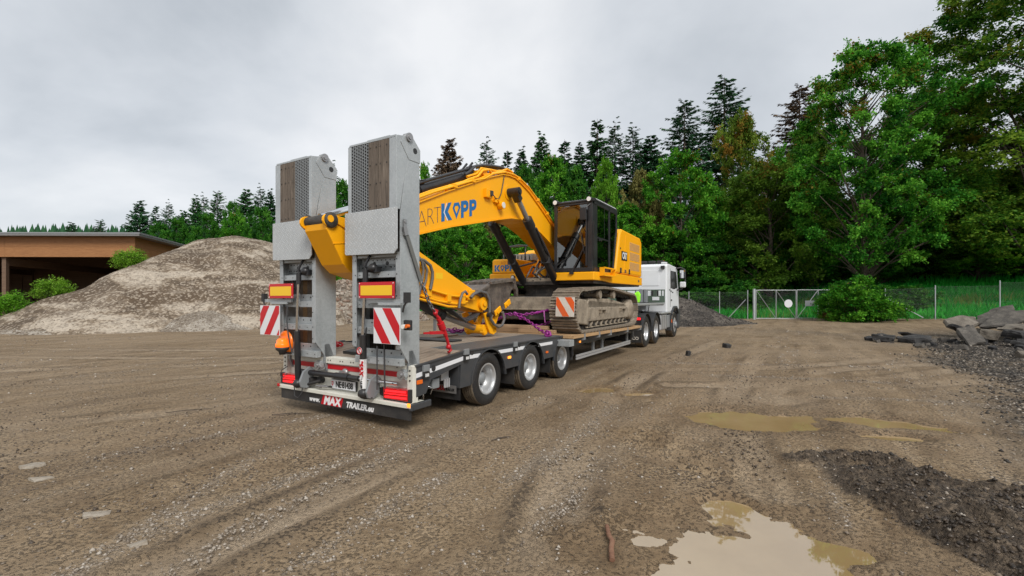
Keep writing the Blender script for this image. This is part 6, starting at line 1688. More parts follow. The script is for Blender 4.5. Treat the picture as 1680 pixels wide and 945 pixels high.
    m = MB(); m.cyl((uc + .03, -1.86, 1.96), (uc + .03, -1.86, 1.80), .034, n=12); m.tube([(uc + .03, -1.84, 1.94), (uc + .0, -1.85, 1.99), (uc + .03, -1.84, 2.06), (uc + .045, -1.80, 2.14)], .016, 8); m.box(uc + .01, uc + .20, -1.84, -1.76, 1.93, 2.0); m.ball((uc + .12, -1.82, 1.98), .06, 10, 7); m.build('ram_bracket', M['black'], P)
    m = MB(); m.cyl((ud - .075, -1.80, .42), (ud + .06, -1.80, .42), .05, n=16); m.ball((ud - .0, -1.82, .43), .065, 12, 8); m.build('ram_foot', M['black'], P)
    m = MB(); m.prism([(-1.70, .66), (-1.80, .60), (-1.86, .46), (-1.83, .38), (-1.74, .36), (-1.66, .42), (-1.62, .60)], 'x', ud + .065, ud + .10); m.build('ram_arm', M['grey'], P, .008)
    if not s_mirror:
        m = MB(); a0, b0 = Vector((ud - .002, -1.823, .86)), Vector((ud - .019, -1.802, .475)); m.cyl(a0, b0, .0435, n=18, cap=False); st = m.build('sticker', M['white_print'], rb)
        m = MB(); letters(m, 'MAX', (ud - .018, -1.861, .755), (0, 0, -1), (1, 0, 0), .085, .004, .2); 
        m.build('lettering', M['red_film'], rb)
        m = MB(); letters(m, 'TRAILER', (ud - .022, -1.850, .575), (0, 0, -1), (1, 0, 0), .042, .002, .2); m.build('lettering', M['black_print'], rb)
        m = MB(); m.cyl((ud + .003, -1.890, .965), (ud + .003, -1.884, .965), .045, n=20); m.build('warning_sign', M['white_print'], rb)
        m = MB(); m.lathe([(.045, 0), (.045, .004), (.034, .004), (.034, 0)], (ud + .003, -1.888, .965), (0, -1, 0), 20); m.bar((ud - .025, -1.892, .993), (ud + .03, -1.892, .937), .004, .008); m.build('warning_ring', M['red_film'], rb)
        m = MB(); m.bar((ud + .003, -1.891, .985), (ud + .0, -1.891, .945), .004, .012); m.ball((ud + .004, -1.891, .992), .007, 6, 4); m.build('warning_figure', M['black_print'], rb)
    return P
RR = ramp(False, .385, 1.215, 'right ramp with grating left of its planks')
LR = ramp(True, -1.150, -.345, 'left ramp with planks left of its grating')
# markers on the ramps
def marker(parent, a, b, z0, z1):
    m = MB(); m.box(a, b, -1.905, -1.893, z0, z1); o = m.build('marker_board', M['red_film'], parent, .002)
    m = MB(); m.box(a + .035, b - .035, -1.9075, -1.9055, z0 + .035, z1 - .04); m.build('marker_field', M['yellow_film'], o)
    m = MB()
    for u in (a + .015, b - .015):
        for z in (z0 + .015, z1 - .015): m.cyl((u, -1.909, z), (u, -1.904, z), .007, n=8)
    tag(m.build('rivet', M['white_print'], o), kind='stuff')
    m = MB(); m.box(a + .1, b - .1, -1.893, -1.80, z0 + .05, z1 - .06); m.build('board_mount', M['black_matt'], o)
marker(RR, .625, 1.22, 1.612, 1.805); marker(LR, -1.245, -.690, 1.612, 1.815)
striped_plate('warning_plate', RR, .872, 1.300, 1.075, 1.500, -1.895, 1, (M['red_film'], M['white_film']), -1.0)
striped_plate('warning_plate', LR, -1.475, -1.010, 1.085, 1.508, -1.895, -1, (M['red_film'], M['white_film']), -0.55)
for P, a, b, sgn in ((RR, .72, 1.36, 1), (LR, -1.46, -.80, -1)):
    m = MB(); m.bar((a, -1.84, 1.575), (b, -1.84, 1.575), .03, .045); m.bar((a + .2, -1.86, 1.545), (b - .08, -1.86, 1.545), .03, .035); m.build('plate_arm', M['galv'], P, .003)
    q = b if sgn > 0 else a
    m = MB(); m.box(q - .03, q + .03, -1.87, -1.81, 1.56, 1.68); m.tube([(q, -1.84, 1.66), (q + .02 * sgn, -1.85, 1.60), (q - .03 * sgn, -1.86, 1.52), (q - .05 * sgn, -1.86, 1.45)], .012, 6); m.build('plate_latch', M['black_matt'], P)
    m = MB(); m.cyl((q - .025 * sgn, -1.89, 1.285), (q - .025 * sgn, -1.84, 1.285), .026, n=14); m.build('marker_lamp', M['clear_lens'] if sgn > 0 else M['red_lens'], P)
    m = MB(); m.cyl((q + .025 * sgn, -1.885, 1.292), (q + .025 * sgn, -1.84, 1.292), .022, n=14); m.build('marker_lamp', M['orange_lens'] if sgn > 0 else M['red_lens'], P)
    m = MB(); m.box(q - .06, q + .05, -1.84, -1.80, 1.24, 1.36); m.build('lamp_bracket', M['black_matt'], P, .01)
m = MB(); m.cyl((.92, -1.885, 1.04), (.92, -1.885, .52), .008, n=6); m.tube([(-.88, -1.86, 1.5), (-.86, -1.88, 1.3), (-.83, -1.88, 1.12), (-.80, -1.87, .96), (-.77, -1.86, .86)], .009, 6); tag(m.build('cable', M['hose'], trailer), kind='stuff')
# beacon on the left ramp foot
bc = empty('beacon', (0, 0, 0)); bc.parent = LR
m = MB(); m.lathe([(.088, 0), (.092, .03), (.088, .05), (.076, .052), (.072, .10), (.05, .118), (0, .12)], (-.930, -1.90, .93), (0, 0, 1), 24); m.build('lens', M['beacon_lit'], bc)
m = MB(); m.lathe([(0, -.10), (.04, -.10), (.05, -.06), (.085, -.03), (.09, .005), (.0, .006)], (-.930, -1.90, .925), (0, 0, 1), 20); m.bar((-.93, -1.88, .85), (-.93, -1.70, .82), .05, .03); m.build('base', M['black_matt'], bc)
m = MB(); m.lathe([(.165, 0), (.16, -.02), (.12, -.035), (0, -.04)], (-1.0, -1.80, .985), (0, 1, 0), 36); m.build('amber_disc', M['amber_glow'], bc)  # shallow amber disc behind the beacon, weakly emissive
# locking stay on the right ramp
m = MB(); m.bar((1.235, -1.74, 2.55), (1.235, -1.74, 2.36), .014, .05, (0, 1, 0)); m.cyl((1.22, -1.74, 2.52), (1.25, -1.74, 2.52), .02, n=10); m.bar((1.245, -1.76, 2.46), (1.245, -1.73, 2.36), .02, .06, (0, 1, 0)); m.build('stay_hook', M['steel'], RR)
# ------------------------------------------------------------------ excavator standing on the trailer bed
EXO = (0.0, 5.1, 0.87)
exc = empty('excavator', tworld(*EXO), HEAD)
tag(exc, 'yellow tracked excavator lashed on the trailer with its arm folded towards the ramps', 'excavator')
def EB(): return MB(EXO)
Y = M['yellow']

# --- tracks
def track_path():
    IC, IR = (3.30, 1.345), 0.435
    SCt, SR = (7.02, 1.30), 0.40
    pts = []
    for i in range(13):                       # idler front, from top to bottom
        a = math.radians(80 + 190 * i / 12); pts.append((IC[0] + IR * math.cos(a), IC[1] + IR * math.sin(a)))
    pts += [(3.9, .908), (4.8, .903), (5.7, .900), (6.5, .898)]
    for i in range(13):
        a = math.radians(-90 + 178 * i / 12); pts.append((SCt[0] + SR * math.cos(a), SCt[1] + SR * math.sin(a)))
    pts += [(6.2, 1.755), (5.75, 1.80), (5.1, 1.835), (4.55, 1.845), (4.0, 1.815), (3.6, 1.785)]
    return pts
def resample(pts, step, closed=True):
    P = [Vector((p[0], p[1])) for p in pts]
    if closed: P.append(P[0])
    L = [0]
    for a, b in zip(P, P[1:]): L.append(L[-1] + (b - a).length)
    n = round(L[-1] / step); out = []
    for i in range(n):
        t = L[-1] * i / n
        j = max(k for k in range(len(L)) if L[k] <= t + 1e-9); j = min(j, len(P) - 2)
        q = (t - L[j]) / (L[j + 1] - L[j]); p = P[j] * (1 - q) + P[j + 1] * q
        t2 = min(L[-1], t + step * .4); j2 = min(max(k for k in range(len(L)) if L[k] <= t2), len(P) - 2); q2 = (t2 - L[j2]) / (L[j2 + 1] - L[j2]); p2 = P[j2] * (1 - q2) + P[j2 + 1] * q2
        t3 = max(0, t - step * .4); j3 = min(max(k for k in range(len(L)) if L[k] <= t3), len(P) - 2); q3 = (t3 - L[j3]) / (L[j3 + 1] - L[j3]); p3 = P[j3] * (1 - q3) + P[j3 + 1] * q3
        out.append((p, (p2 - p3).normalized()))
    return out
sh = MB()
sh.box(-.30, .30, -.094, .094, -.012, .012)
for y_, hgt in ((-.078, .034), (-.012, .026), (.055, .026)):
    sh.hexa([(-.30, y_ - .012, -.012 - hgt), (.30, y_ - .012, -.012 - hgt), (.30, y_ + .012, -.012 - hgt), (-.30, y_ + .012, -.012 - hgt), (-.30, y_ - .016, -.010), (.30, y_ - .016, -.010), (.30, y_ + .016, -.010), (-.30, y_ + .016, -.010)])
SHOE = sh.mesh('track_shoe', M['shoe'])
ln = MB()
for x in (-.10, .10): ln.prism([(-.10, .012), (.10, .012), (.105, .05), (.06, .105), (-.06, .105), (-.105, .05)], 'x', x - .03, x + .03)
ln.cyl((-.14, .10, .055), (.14, .10, .055), .022, n=8)
LINK = ln.mesh('track_link', M['dark_steel'])
for s in (1, -1):
    tr = empty('track', (s * 1.20, 0, 0)); tr.parent = exc
    for p, d in resample(track_path(), .203):
        # local frame: y along d, -z outward ; the path runs counter clockwise seen from +u
        out = Vector((-d.y, d.x)) * -1
        ang = math.atan2(d.y, d.x)
        o = inst('track_shoe', SHOE, tr, (0, p.x - EXO[1], p.y - EXO[2]), (ang, 0, 0))
        inst('track_link', LINK, tr, (0, p.x - EXO[1], p.y - EXO[2]), (ang, 0, 0))
    off = (s * 1.20, EXO[1], EXO[2])
    def TBm(): return MB(off)
    a, b = s * 1.20 - .16, s * 1.20 + .16
    m = TBm(); m.prism([(3.62, 1.05), (6.75, 1.05), (6.78, 1.42), (6.6, 1.47), (5.3, 1.60), (3.95, 1.60), (3.66, 1.42)], 'x', a, b)
    fr = m.build('track_frame', M['muddy_steel'], tr, .02)
    m = TBm(); oa, ob = sorted((s * 1.355, s * 1.44)); m.prism([(3.72, 1.10), (6.66, 1.10), (6.66, 1.38), (3.72, 1.40)], 'x', oa, ob)
    m.prism([(3.72, 1.395), (6.66, 1.375), (6.6, 1.46), (3.95, 1.57)], 'x', sorted((s * 1.30, s * 1.36))[0], sorted((s * 1.30, s * 1.36))[1]); m.build('frame_side', M['muddy_steel'], tr, .015)
    for v in (4.55, 6.1):
        m = TBm(); oa, ob = sorted((s * 1.435, s * 1.51)); m.box(oa, ob, v - .22, v + .22, 1.335, 1.365); m.box(oa, ob, v - .21, v - .19, 1.27, 1.34); m.box(oa, ob, v + .10, v + .12, 1.27, 1.34); m.build('step', M['muddy_steel'], tr, .004)
    m = TBm(); m.cyl((s * 1.09, 3.30, 1.345), (s * 1.31, 3.30, 1.345), .36, n=28); m.cyl((s * 1.0, 3.30, 1.345), (s * 1.40, 3.30, 1.345), .13, n=18); m.build('idler', M['muddy_steel'], tr, .01)
    m = TBm(); oa, ob = sorted((s * 1.36, s * 1.43)); m.prism([(3.05, 1.08), (3.72, 1.02), (3.74, 1.42), (3.6, 1.58), (3.2, 1.60), (2.98, 1.45), (2.97, 1.2)], 'x', oa, ob); m.build('idler_guard', M['muddy_steel'], tr, .03)
    m = TBm(); n = 22; prof = []
    for i in range(n * 4):
        an = 2 * PI * i / (n * 4); r = .39 if i % 4 in (0, 1) else .33; prof.append((7.02 + r * math.cos(an), 1.30 + r * math.sin(an)))
    m.prism(prof, 'x', s * 1.17, s * 1.23); m.build('sprocket', M['dark_steel'], tr)
    m = TBm(); oa, ob = sorted((s * 1.22, s * 1.43)); m.lathe([(0, ob - oa + .02), (.18, ob - oa + .02), (.21, ob - oa - .01), (.27, ob - oa - .02), (.29, .05), (.29, 0)], (s * 1.22, 7.0, 1.30), (s, 0, 0), 28); m.build('final_drive', M['muddy_steel'], tr)
    for i in range(9):
        v = 3.78 + .335 * i; m = TBm(); m.cyl((s * 1.06, v, 1.02), (s * 1.34, v, 1.02), .085, n=14); m.cyl((s * 1.30, v, 1.02), (s * 1.42, v, 1.02), .04, n=10); m.build('roller', M['dark_steel'], tr)
        if i < 8:
            m = TBm(); m.bar((s * 1.39, v + .10, .97), (s * 1.39, v + .24, 1.09), .05, .04, (1, 0, 0)); m.build('roller_guard', M['muddy_steel'], tr)
    m = TBm(); oa, ob = sorted((s * 1.36, s * 1.40)); m.box(oa, ob, 3.7, 6.72, .955, .985); m.build('guard_rail', M['muddy_steel'], tr)
    for v in (4.45, 5.45):
        m = TBm(); m.cyl((s * 1.06, v, 1.70), (s * 1.38, v, 1.70), .075, n=14); m.cyl((s * 1.36, v, 1.70), (s * 1.44, v, 1.70), .10, n=14); m.build('carrier_roller', M['muddy_steel'], tr)
        m = TBm(); m.box(s * 1.2 - .06, s * 1.2 + .06, v - .05, v + .05, 1.55, 1.66); m.build('roller_bracket', M['dark_steel'], tr)
# car body and slew ring
m = EB(); m.prism([(-.88, 1.10), (.88, 1.10), (.92, 1.42), (.70, 1.66), (-.70, 1.66), (-.92, 1.42)], 'y', 3.75, 6.45); m.build('car_body', M['dark_steel'], exc, .03)
m = EB(); m.box(-.88, .88, 3.68, 3.75, 1.36, 1.64); m.box(-.92, .92, 3.66, 3.76, 1.33, 1.37); m.build('cross_beam', M['muddy_steel'], exc, .01)
m = EB(); m.lathe([(.3, 1.62), (.82, 1.62), (.84, 1.72), (.80, 1.74), (.80, 1.86), (.86, 1.88), (.86, 1.98), (.3, 1.98)], (0, 5.1, 0), (0, 0, 1), 48); m.build('slew_ring', M['dark_steel'], exc)
# --- upper frame
m = EB(); m.box(-1.40, 1.38, 4.15, 8.0, 1.95, 2.03); m.prism([(4.10, 1.93), (4.10, 2.02), (8.0, 2.02), (8.0, 1.93)], 'x', -.55, .45); m.build('revolving_frame', M['dark_steel'], exc, .01)
m = EB(); m.prism([(-.52, 2.02), (.42, 2.02), (.42, 2.10), (-.52, 2.10)], 'y', 4.12, 6.2); m.build('floor_plate', M['muddy_steel'], exc)
for u in (-.40, -.30, .30, .40):
    m = EB(); m.prism([(4.55, 2.05), (5.6, 2.05), (5.5, 2.55), (5.15, 2.70), (4.85, 2.62)], 'x', u - .02, u + .02); m.build('boom_bracket', Y, exc)
# skirt under the cab and side panels
m = EB(); m.prism([(4.0, 2.02), (4.0, 2.21), (5.4, 2.25), (8.1, 2.22), (8.1, 1.99), (5.3, 1.985), (4.7, 2.02)], 'x', .43, 1.44); m.build('side_skirt', Y, exc, .018)
m = EB()
m.box(1.44, 1.56, 4.38, 4.40, 2.13, 2.33); m.box(1.44, 1.56, 5.18, 5.20, 2.13, 2.33); m.box(1.54, 1.56, 4.38, 5.20, 2.30, 2.335); m.box(1.54, 1.56, 4.38, 5.20, 2.125, 2.16); m.box(1.44, 1.55, 4.40, 5.18, 2.13, 2.145)
m.build('step', Y, exc, .004)
# hood
hd = [(6.02, 2.26), (5.62, 2.26), (5.95, 3.30), (6.10, 3.44), (7.98, 3.40), (8.10, 3.28), (8.10, 2.24)]
m = EB(); m.prism([(5.60, 2.262), (5.98, 3.32), (6.12, 3.45), (7.94, 3.40), (8.10, 3.28), (8.10, 2.235)], 'x', .35, 1.43); hood = m.build('engine_hood', Y, exc, .045)
m = EB(); m.prism([(5.60, 2.262), (5.98, 2.95), (6.12, 3.02), (7.94, 3.02), (8.10, 2.92), (8.10, 2.235)], 'x', -1.43, .345); m.build('engine_hood', Y, exc, .04)
m = EB(); m.prism([(6.30, 2.31), (6.44, 3.30), (7.86, 3.26), (7.90, 2.29)], 'x', 1.428, 1.436); dr = m.build('hood_door', Y, hood, .006)
for i in range(3):
    z1 = 3.17 - i * .275
    vents = EB()
    vents.box(1.434, 1.4375, 6.82, 7.82, z1 - .23, z1)
    for j in range(9): vents.box(1.4375, 1.442, 6.84, 7.80, z1 - .022 - .024 * j, z1 - .022 - .024 * j + .008)
    tag(vents.build('vent_slot', M['dusty_yellow'], hood), kind='stuff')
m = EB(); m.box(1.436, 1.445, 6.08, 6.56, 2.62, 2.86); bd = m.build('badge', M['black_print'], hood, .003)
m = EB(); letters(m, 'CAT', (1.4465, 6.32, 2.665), (0, 1, 0), (0, 0, 1), .235, .010, 0, .92, .85); m.build('lettering', M['white_print'], bd)
m = EB(); m.add([(1.448, 6.24, 2.675), (1.448, 6.38, 2.675), (1.448, 6.31, 2.735)], [(0, 1, 2)]); m.build('badge_triangle', M['yellow_film'], bd)
for v in (6.0, 6.78):
    m = EB(); m.box(1.436, 1.45, v - .05, v + .05, 2.27, 2.41); m.build('latch', M['black_matt'], hood, .004)
m = EB(); letters(m, '330', (1.4375, 6.42, 2.30), (0, 1, 0), (0, 0, 1), .11, .003); m.build('lettering', M['dark_print'], hood)
m = EB(); letters(m, '330', (1.4415, 7.72, 2.08), (0, 1, 0), (0, 0, 1), .09, .003); m.build('lettering', M['dark_print'], exc)
m = EB(); m.cyl((1.437, 5.98, 2.92), (1.445, 5.98, 2.92), .025, n=10); m.build('lock', M['black_matt'], hood)
m = EB(); m.lathe([(.045, 0), (.045, .07), (.0, .085)], (1.2, 6.4, 3.44), (0, 0, 1), 14); m.build('beacon_socket', M['black_matt'], hood)
# counterweight
cw = []
for i in range(13):
    t = -1 + 2 * i / 12; cw.append((t * 1.40, 8.12 + .20 * (1 - abs(t) ** 2.6)))
m = EB(); m.prism([(-1.40, 7.9)] + [(a, b) for a, b in cw] + [(1.40, 7.9)], 'z', 2.0, 3.05); m.build('counterweight', M['grey'], exc, .04)
# right hand boxes
m = EB(); m.box(-1.50, -.56, 4.20, 5.55, 2.03, 2.242); bxs = m.build('side_skirt', Y, exc, .03)
m = EB(); m.prism([(-1.42, 2.245), (-.67, 2.245), (-.67, 2.585), (-.70, 2.60), (-1.37, 2.615), (-1.42, 2.58)], 'y', 4.21, 5.5); bx = m.build('tool_box', Y, exc, .025)
m = EB(); letters(m, 'ART', (-1.04, 4.207, 2.47), (1, 0, 0), (0, 0, 1), .13, -.004); m.build('lettering', M['orange_film'], bx)
def kopp(mb_list, O, X, Yv, N, h, skew=0.0):
    """the blue KOPP lettering: K with a white stroke, a faceted ring for the O, two bold P; h = cap height"""
    blue, white = mb_list
    X = Vector(X).normalized(); Yv = Vector(Yv).normalized(); N = Vector(N); O = Vector(O)
    def put(m, pts, z=0.0, x0=0.0):
        m.add([tuple(O + X * ((px + x0) * h + skew * py * h) + Yv * (py * h) + N * z) for px, py in pts], [tuple(range(len(pts)))])
    put(blue, [(0, 0), (.30, 0), (.30, 1), (0, 1)])
    put(blue, [(.28, .50), (.62, 1), (.95, 1), (.60, .50)]); put(blue, [(.28, .50), (.60, .50), (1.0, 0), (.66, 0)])
    put(white, [(.20, .50), (.46, 1), (.52, 1), (.28, .50)], .0012); put(white, [(.20, .50), (.28, .50), (.60, 0), (.52, 0)], .0012)
    o = 0.98
    ring = [(.06, .66), (.22, .95), (.66, .95), (.84, .66), (.44, 0)]; inn = [(.24, .64), (.32, .76), (.56, .76), (.65, .64), (.44, .30)]
    for i in range(5):
        j = (i + 1) % 5
        if i == 4: pass
        put(blue, [ring[i], ring[j], inn[j], inn[i]], 0, o)
    put(white, [(.36, .02), (.42, 0), (.25, .62), (.19, .62)], .0012, o) if False else None
    for x0 in (1.86, 2.72):
        put(blue, [(0, 0), (.28, 0), (.28, 1), (0, 1)], 0, x0)
        outer = [(.28, 1), (.52, 1), (.68, .93), (.77, .80), (.77, .56), (.68, .42), (.52, .34), (.28, .34)]
        innr = [(.28, .76), (.44, .76), (.49, .74), (.52, .70), (.52, .64), (.49, .60), (.44, .58), (.28, .58)]
        for i in range(7): put(blue, [outer[i], outer[i + 1], innr[i + 1], innr[i]], 0, x0)
b1, b2 = EB(), EB(); kopp((b1, b2), (-1.34, 4.206, 2.30), (1, 0, 0), (0, 0, 1), (0, -1, 0), .165)
tag(b1.build('lettering', M['blue_print'], bx), kind='stuff'); tag(b2.build('lettering', M['white_print'], bx), kind='stuff')
m = EB(); m.cyl((-.78, 4.17, 2.14), (-.78, 4.20, 2.14), .055, n=18); m.build('work_lamp', M['black_matt'], bxs)
m = EB(); m.cyl((-.78, 4.165, 2.14), (-.78, 4.171, 2.14), .04, n=16); m.build('lamp_glass', M['clear_lens'], bxs)
m = EB(); m.box(-1.42, -.66, 5.55, 7.4, 2.24, 2.90); m.build('fuel_tank', Y, exc, .04)
m = EB()
for u in (-1.38, -.72):
    m.tube([(u, 4.7, 2.6), (u, 4.75, 2.98), (u, 5.5, 3.12), (u, 6.6, 3.2), (u, 6.65, 2.9)], .02, 6)
m.tube([(-1.38, 4.75, 2.98), (-.72, 4.75, 2.98)], .018, 6)
m.build('handrail', M['black'], exc)
m = EB()
for i in range(6): m.box(-1.30 + i * .12, -1.22 + i * .12, 4.95, 5.5, 2.62, 2.80)
m.build('step_tread', M['grey'], exc, .01)
m = EB(); m.cyl((-.55, 5.6, 2.9), (-.55, 5.6, 3.25), .16, n=20); m.build('air_cleaner', M['black_matt'], exc)

# --- cab
K = M['black']
cab_ = empty('cab', (0, 0, 0)); cab_.parent = exc
U0, U1, V0, V1, W0, W1 = .45, 1.40, 4.02, 5.80, 2.22, 3.86
def bars(name, segs, mat=K, bev=.006, parent=cab_):
    m = EB()
    for p, q, w, h, up in segs: m.bar(p, q, w, h, up)
    return m.build(name, mat, parent, bev)
bars('front_pillar', [((U0 + .035, V0 + .05, W0), (U0 + .035, V0 + .05, W1 - .04), .07, .09, (0, 1, 0))])
bars('front_pillar', [((U1 - .06, V0 + .05, W0), (U1 - .06, V0 + .05, W1 - .02), .12, .09, (0, 1, 0)), ((U1 - .015, V0 + .20, W0), (U1 - .015, V0 + .20, W1 - .02), .03, .26, (0, 1, 0))])
bars('front_sill', [((U0, V0 + .03, W0 + .045), (U1, V0 + .03, W0 + .045), .07, .09, (0, 0, 1))])
bars('front_header', [((U0, V0 + .06, W1 - .05), (U1, V0 + .06, W1 - .05), .12, .10, (0, 0, 1))])
bars('centre_pillar', [((U1 - .02, 5.20, W0 + .05), (U1 - .02, 5.20, W1 - .03), .06, .09, (0, 1, 0))])
bars('rear_pillar', [((U1 - .02, 5.46, W0 + .02), (U1 - .02, 5.76, 3.30), .06, .07, (0, 1, 0)), ((U1 - .02, 5.76, 3.28), (U1 - .02, 5.76, W1 - .03), .06, .07, (0, 1, 0))])
bars('rear_pillar', [((U0 + .02, 5.46, W0 + .02), (U0 + .02, 5.76, 3.30), .06, .07, (0, 1, 0)), ((U0 + .02, 5.76, 3.28), (U0 + .02, 5.76, W1 - .03), .06, .07, (0, 1, 0))])
bars('door_sill', [((U1 - .02, V0 + .1, W0 + .04), (U1 - .02, 5.5, W0 + .06), .06, .12, (0, 0, 1))])
bars('side_header', [((U1 - .02, V0 + .1, W1 - .05), (U1 - .02, V1, W1 - .05), .06, .10, (0, 0, 1)), ((U0 + .02, V0 + .1, W1 - .05), (U0 + .02, V1, W1 - .05), .06, .10, (0, 0, 1))])
bars('side_sill', [((U0 + .02, V0 + .1, W0 + .25), (U0 + .02, 5.6, W0 + .25), .05, .5, (0, 0, 1))])
bars('door_rail', [((U1 - .015, 4.32, 3.02), (U1 - .015, 5.18, 3.02), .025, .035, (0, 0, 1)), ((U1 + .012, 4.42, 2.98), (U1 + .012, 4.62, 2.98), .02, .05, (0, 0, 1))], K, .003)
bars('window_post', [((U1 - .015, 4.85, 3.04), (U1 - .015, 4.85, W1 - .1), .02, .025, (0, 1, 0))], K, 0)
m = EB(); m.prism([(V0 - .02, W1 - .06), (V0 - .02, W1 - .01), (V0 + .15, W1 + .03), (V1 - .2, W1 + .05), (V1 + .03, W1 + .02), (V1 + .03, W1 - .03)], 'x', U0 - .01, U1 + .01); m.build('roof', K, cab_, .02)
m = EB(); m.prism([(V0 + .2, W1 + .032), (V0 + .24, W1 + .055), (V1 - .1, W1 + .068), (V1, W1 + .04)], 'x', U0 + .04, U1 - .0); m.build('roof_panel', M['white'], cab_, .015)
# glass
def pane(name, pts, mat=None):
    m = EB(); n = len(pts); P = [Vector(p) for p in pts]; nn = (P[1] - P[0]).cross(P[2] - P[0]).normalized() * .005
    m.add([tuple(p) for p in P] + [tuple(p - nn) for p in P], [tuple(range(n)), tuple(reversed(range(n, 2 * n)))] + [((i + 1) % n, i, n + i, n + (i + 1) % n) for i in range(n)])
    return m.build(name, mat or M['cab_glass'], cab_)
pane('windscreen', [(U0 + .07, V0 + .012, W0 + .09), (U1 - .12, V0 + .012, W0 + .09), (U1 - .12, V0 + .030, W1 - .10), (U0 + .07, V0 + .030, W1 - .10)], M['screen_glass'])
pane('door_glass', [(U1 - .006, 4.34, W0 + .12), (U1 - .006, 5.155, W0 + .13), (U1 - .006, 5.155, W1 - .10), (U1 - .006, 4.34, W1 - .10)])
pane('side_glass', [(U1 - .006, 5.25, W0 + .15), (U1 - .006, 5.44, W0 + .18), (U1 - .006, 5.72, 3.32), (U1 - .006, 5.72, W1 - .10), (U1 - .006, 5.25, W1 - .10)])
pane('side_glass', [(U0 + .01, 5.5, W0 + .5), (U0 + .01, V0 + .1, W0 + .5), (U0 + .01, V0 + .1, W1 - .1), (U0 + .01, 5.7, W1 - .1)])
pane('rear_glass', [(U1 - .05, 5.76, 2.9), (U0 + .05, 5.76, 2.9), (U0 + .05, 5.76, W1 - .1), (U1 - .05, 5.76, W1 - .1)])
m = EB(); m.box(U0 + .04, U1 - .05, 5.50, 5.56, W0, 2.9); m.box(U0 + .03, U1 - .04, V0 + .1, 5.5, W0, W0 + .05); m.build('cab_floor', M['black_matt'], cab_)
# inside: seat, console, display
seat = empty('driver_seat', (0, 0, 0)); seat.parent = cab_
m = EB(); m.box(.72, 1.16, 4.85, 5.33, 2.62, 2.74); m.build('cushion', M['seat'], seat, .05)
m = EB(); m.prism([(5.25, 2.70), (5.38, 2.70), (5.50, 3.42), (5.42, 3.44)], 'x', .73, 1.15); m.build('backrest', M['seat'], seat, .04)
m = EB(); m.box(.82, 1.06, 5.42, 5.50, 3.44, 3.62); m.build('headrest', M['seat'], seat, .03)
for u in (.62, 1.20):
    m = EB(); m.box(u - .06, u + .06, 4.65, 5.2, 2.50, 2.86); m.cyl((u, 4.68, 2.86), (u, 4.66, 3.04), .016, n=8); m.ball((u, 4.66, 3.06), .032, 8, 6); m.build('armrest_console', M['black_matt'], seat, .02)
m = EB(); m.box(.52, .56, 4.30, 4.52, 2.95, 3.15); m.bar((.54, 4.45, 2.5), (.54, 4.42, 2.95), .03, .03); m.build('display', M['black_matt'], cab_, .008)
m = EB(); m.bar((.85, 4.28, 2.27), (.85, 4.36, 2.62), .03, .03); m.bar((.98, 4.28, 2.27), (.98, 4.36, 2.62), .03, .03); m.box(.80, .90, 4.2, 4.34, 2.27, 2.31); m.box(.93, 1.03, 4.2, 4.34, 2.27, 2.31); m.build('pedal_lever', M['black_matt'], cab_)
m = EB(); m.prism([(.50, 2.5), (.52, 2.78), (.92, 2.50)], 'y', 4.12, 4.125); m.build('document_sheet', M['white_print'], cab_)
# lamps, wiper, mirror
for u, v in ((U0 + .055, V0 - .03), (U1 - .06, V0 - .03)):
    m = EB(); m.cyl((u, v - .035, W1 - .012), (u, v + .06, W1 - .012), .062, n=18); m.box(u - .03, u + .12, v + .02, v + .12, W1 - .05, W1 + .01); hl = m.build('work_lamp', K, cab_)
    m = EB(); m.cyl((u, v - .042, W1 - .012), (u, v - .034, W1 - .012), .050, n=18); m.build('lamp_glass', M['clear_lens'], cab_)
bars('wiper', [((.90, V0 - .03, 2.19), (1.10, V0 - .03, 2.55), .035, .03, (0, 1, 0)), ((1.10, V0 - .03, 2.55), (1.22, V0 - .03, 2.80), .02, .02, (0, 1, 0)), ((1.22, V0 - .025, 2.62), (1.12, V0 - .02, 3.12), .014, .02, (0, 1, 0)), ((.86, V0 - .03, 2.19), (.96, V0 - .03, 2.19), .06, .05, (0, 0, 1))], K, .004)
bars('wiper_motor', [((1.255, V0 + .0, 2.35), (1.255, V0 + .0, 3.55), .035, .03, (0, 1, 0))], K, .004)
m = EB(); m.box(1.13, 1.29, V0 - .10, V0 - .06, 3.38, 3.66); m.bar((1.27, V0 - .07, 3.66), (1.36, V0 + .02, 3.76), .02, .02); m.build('mirror', K, cab_, .025)
m = EB(); m.bar((U1 + .02, V0 + .03, 2.5), (U1 + .02, V0 + .03, 3.35), .022, .022, (0, 1, 0)); m.build('grab_rail', K, cab_)
m = EB(); m.box(U1 - .03, U1 - .022, 5.28, 5.62, 3.62, 3.78)
for i in range(5): pass
m.build('sticker', M['dusty_white_film'], cab_)

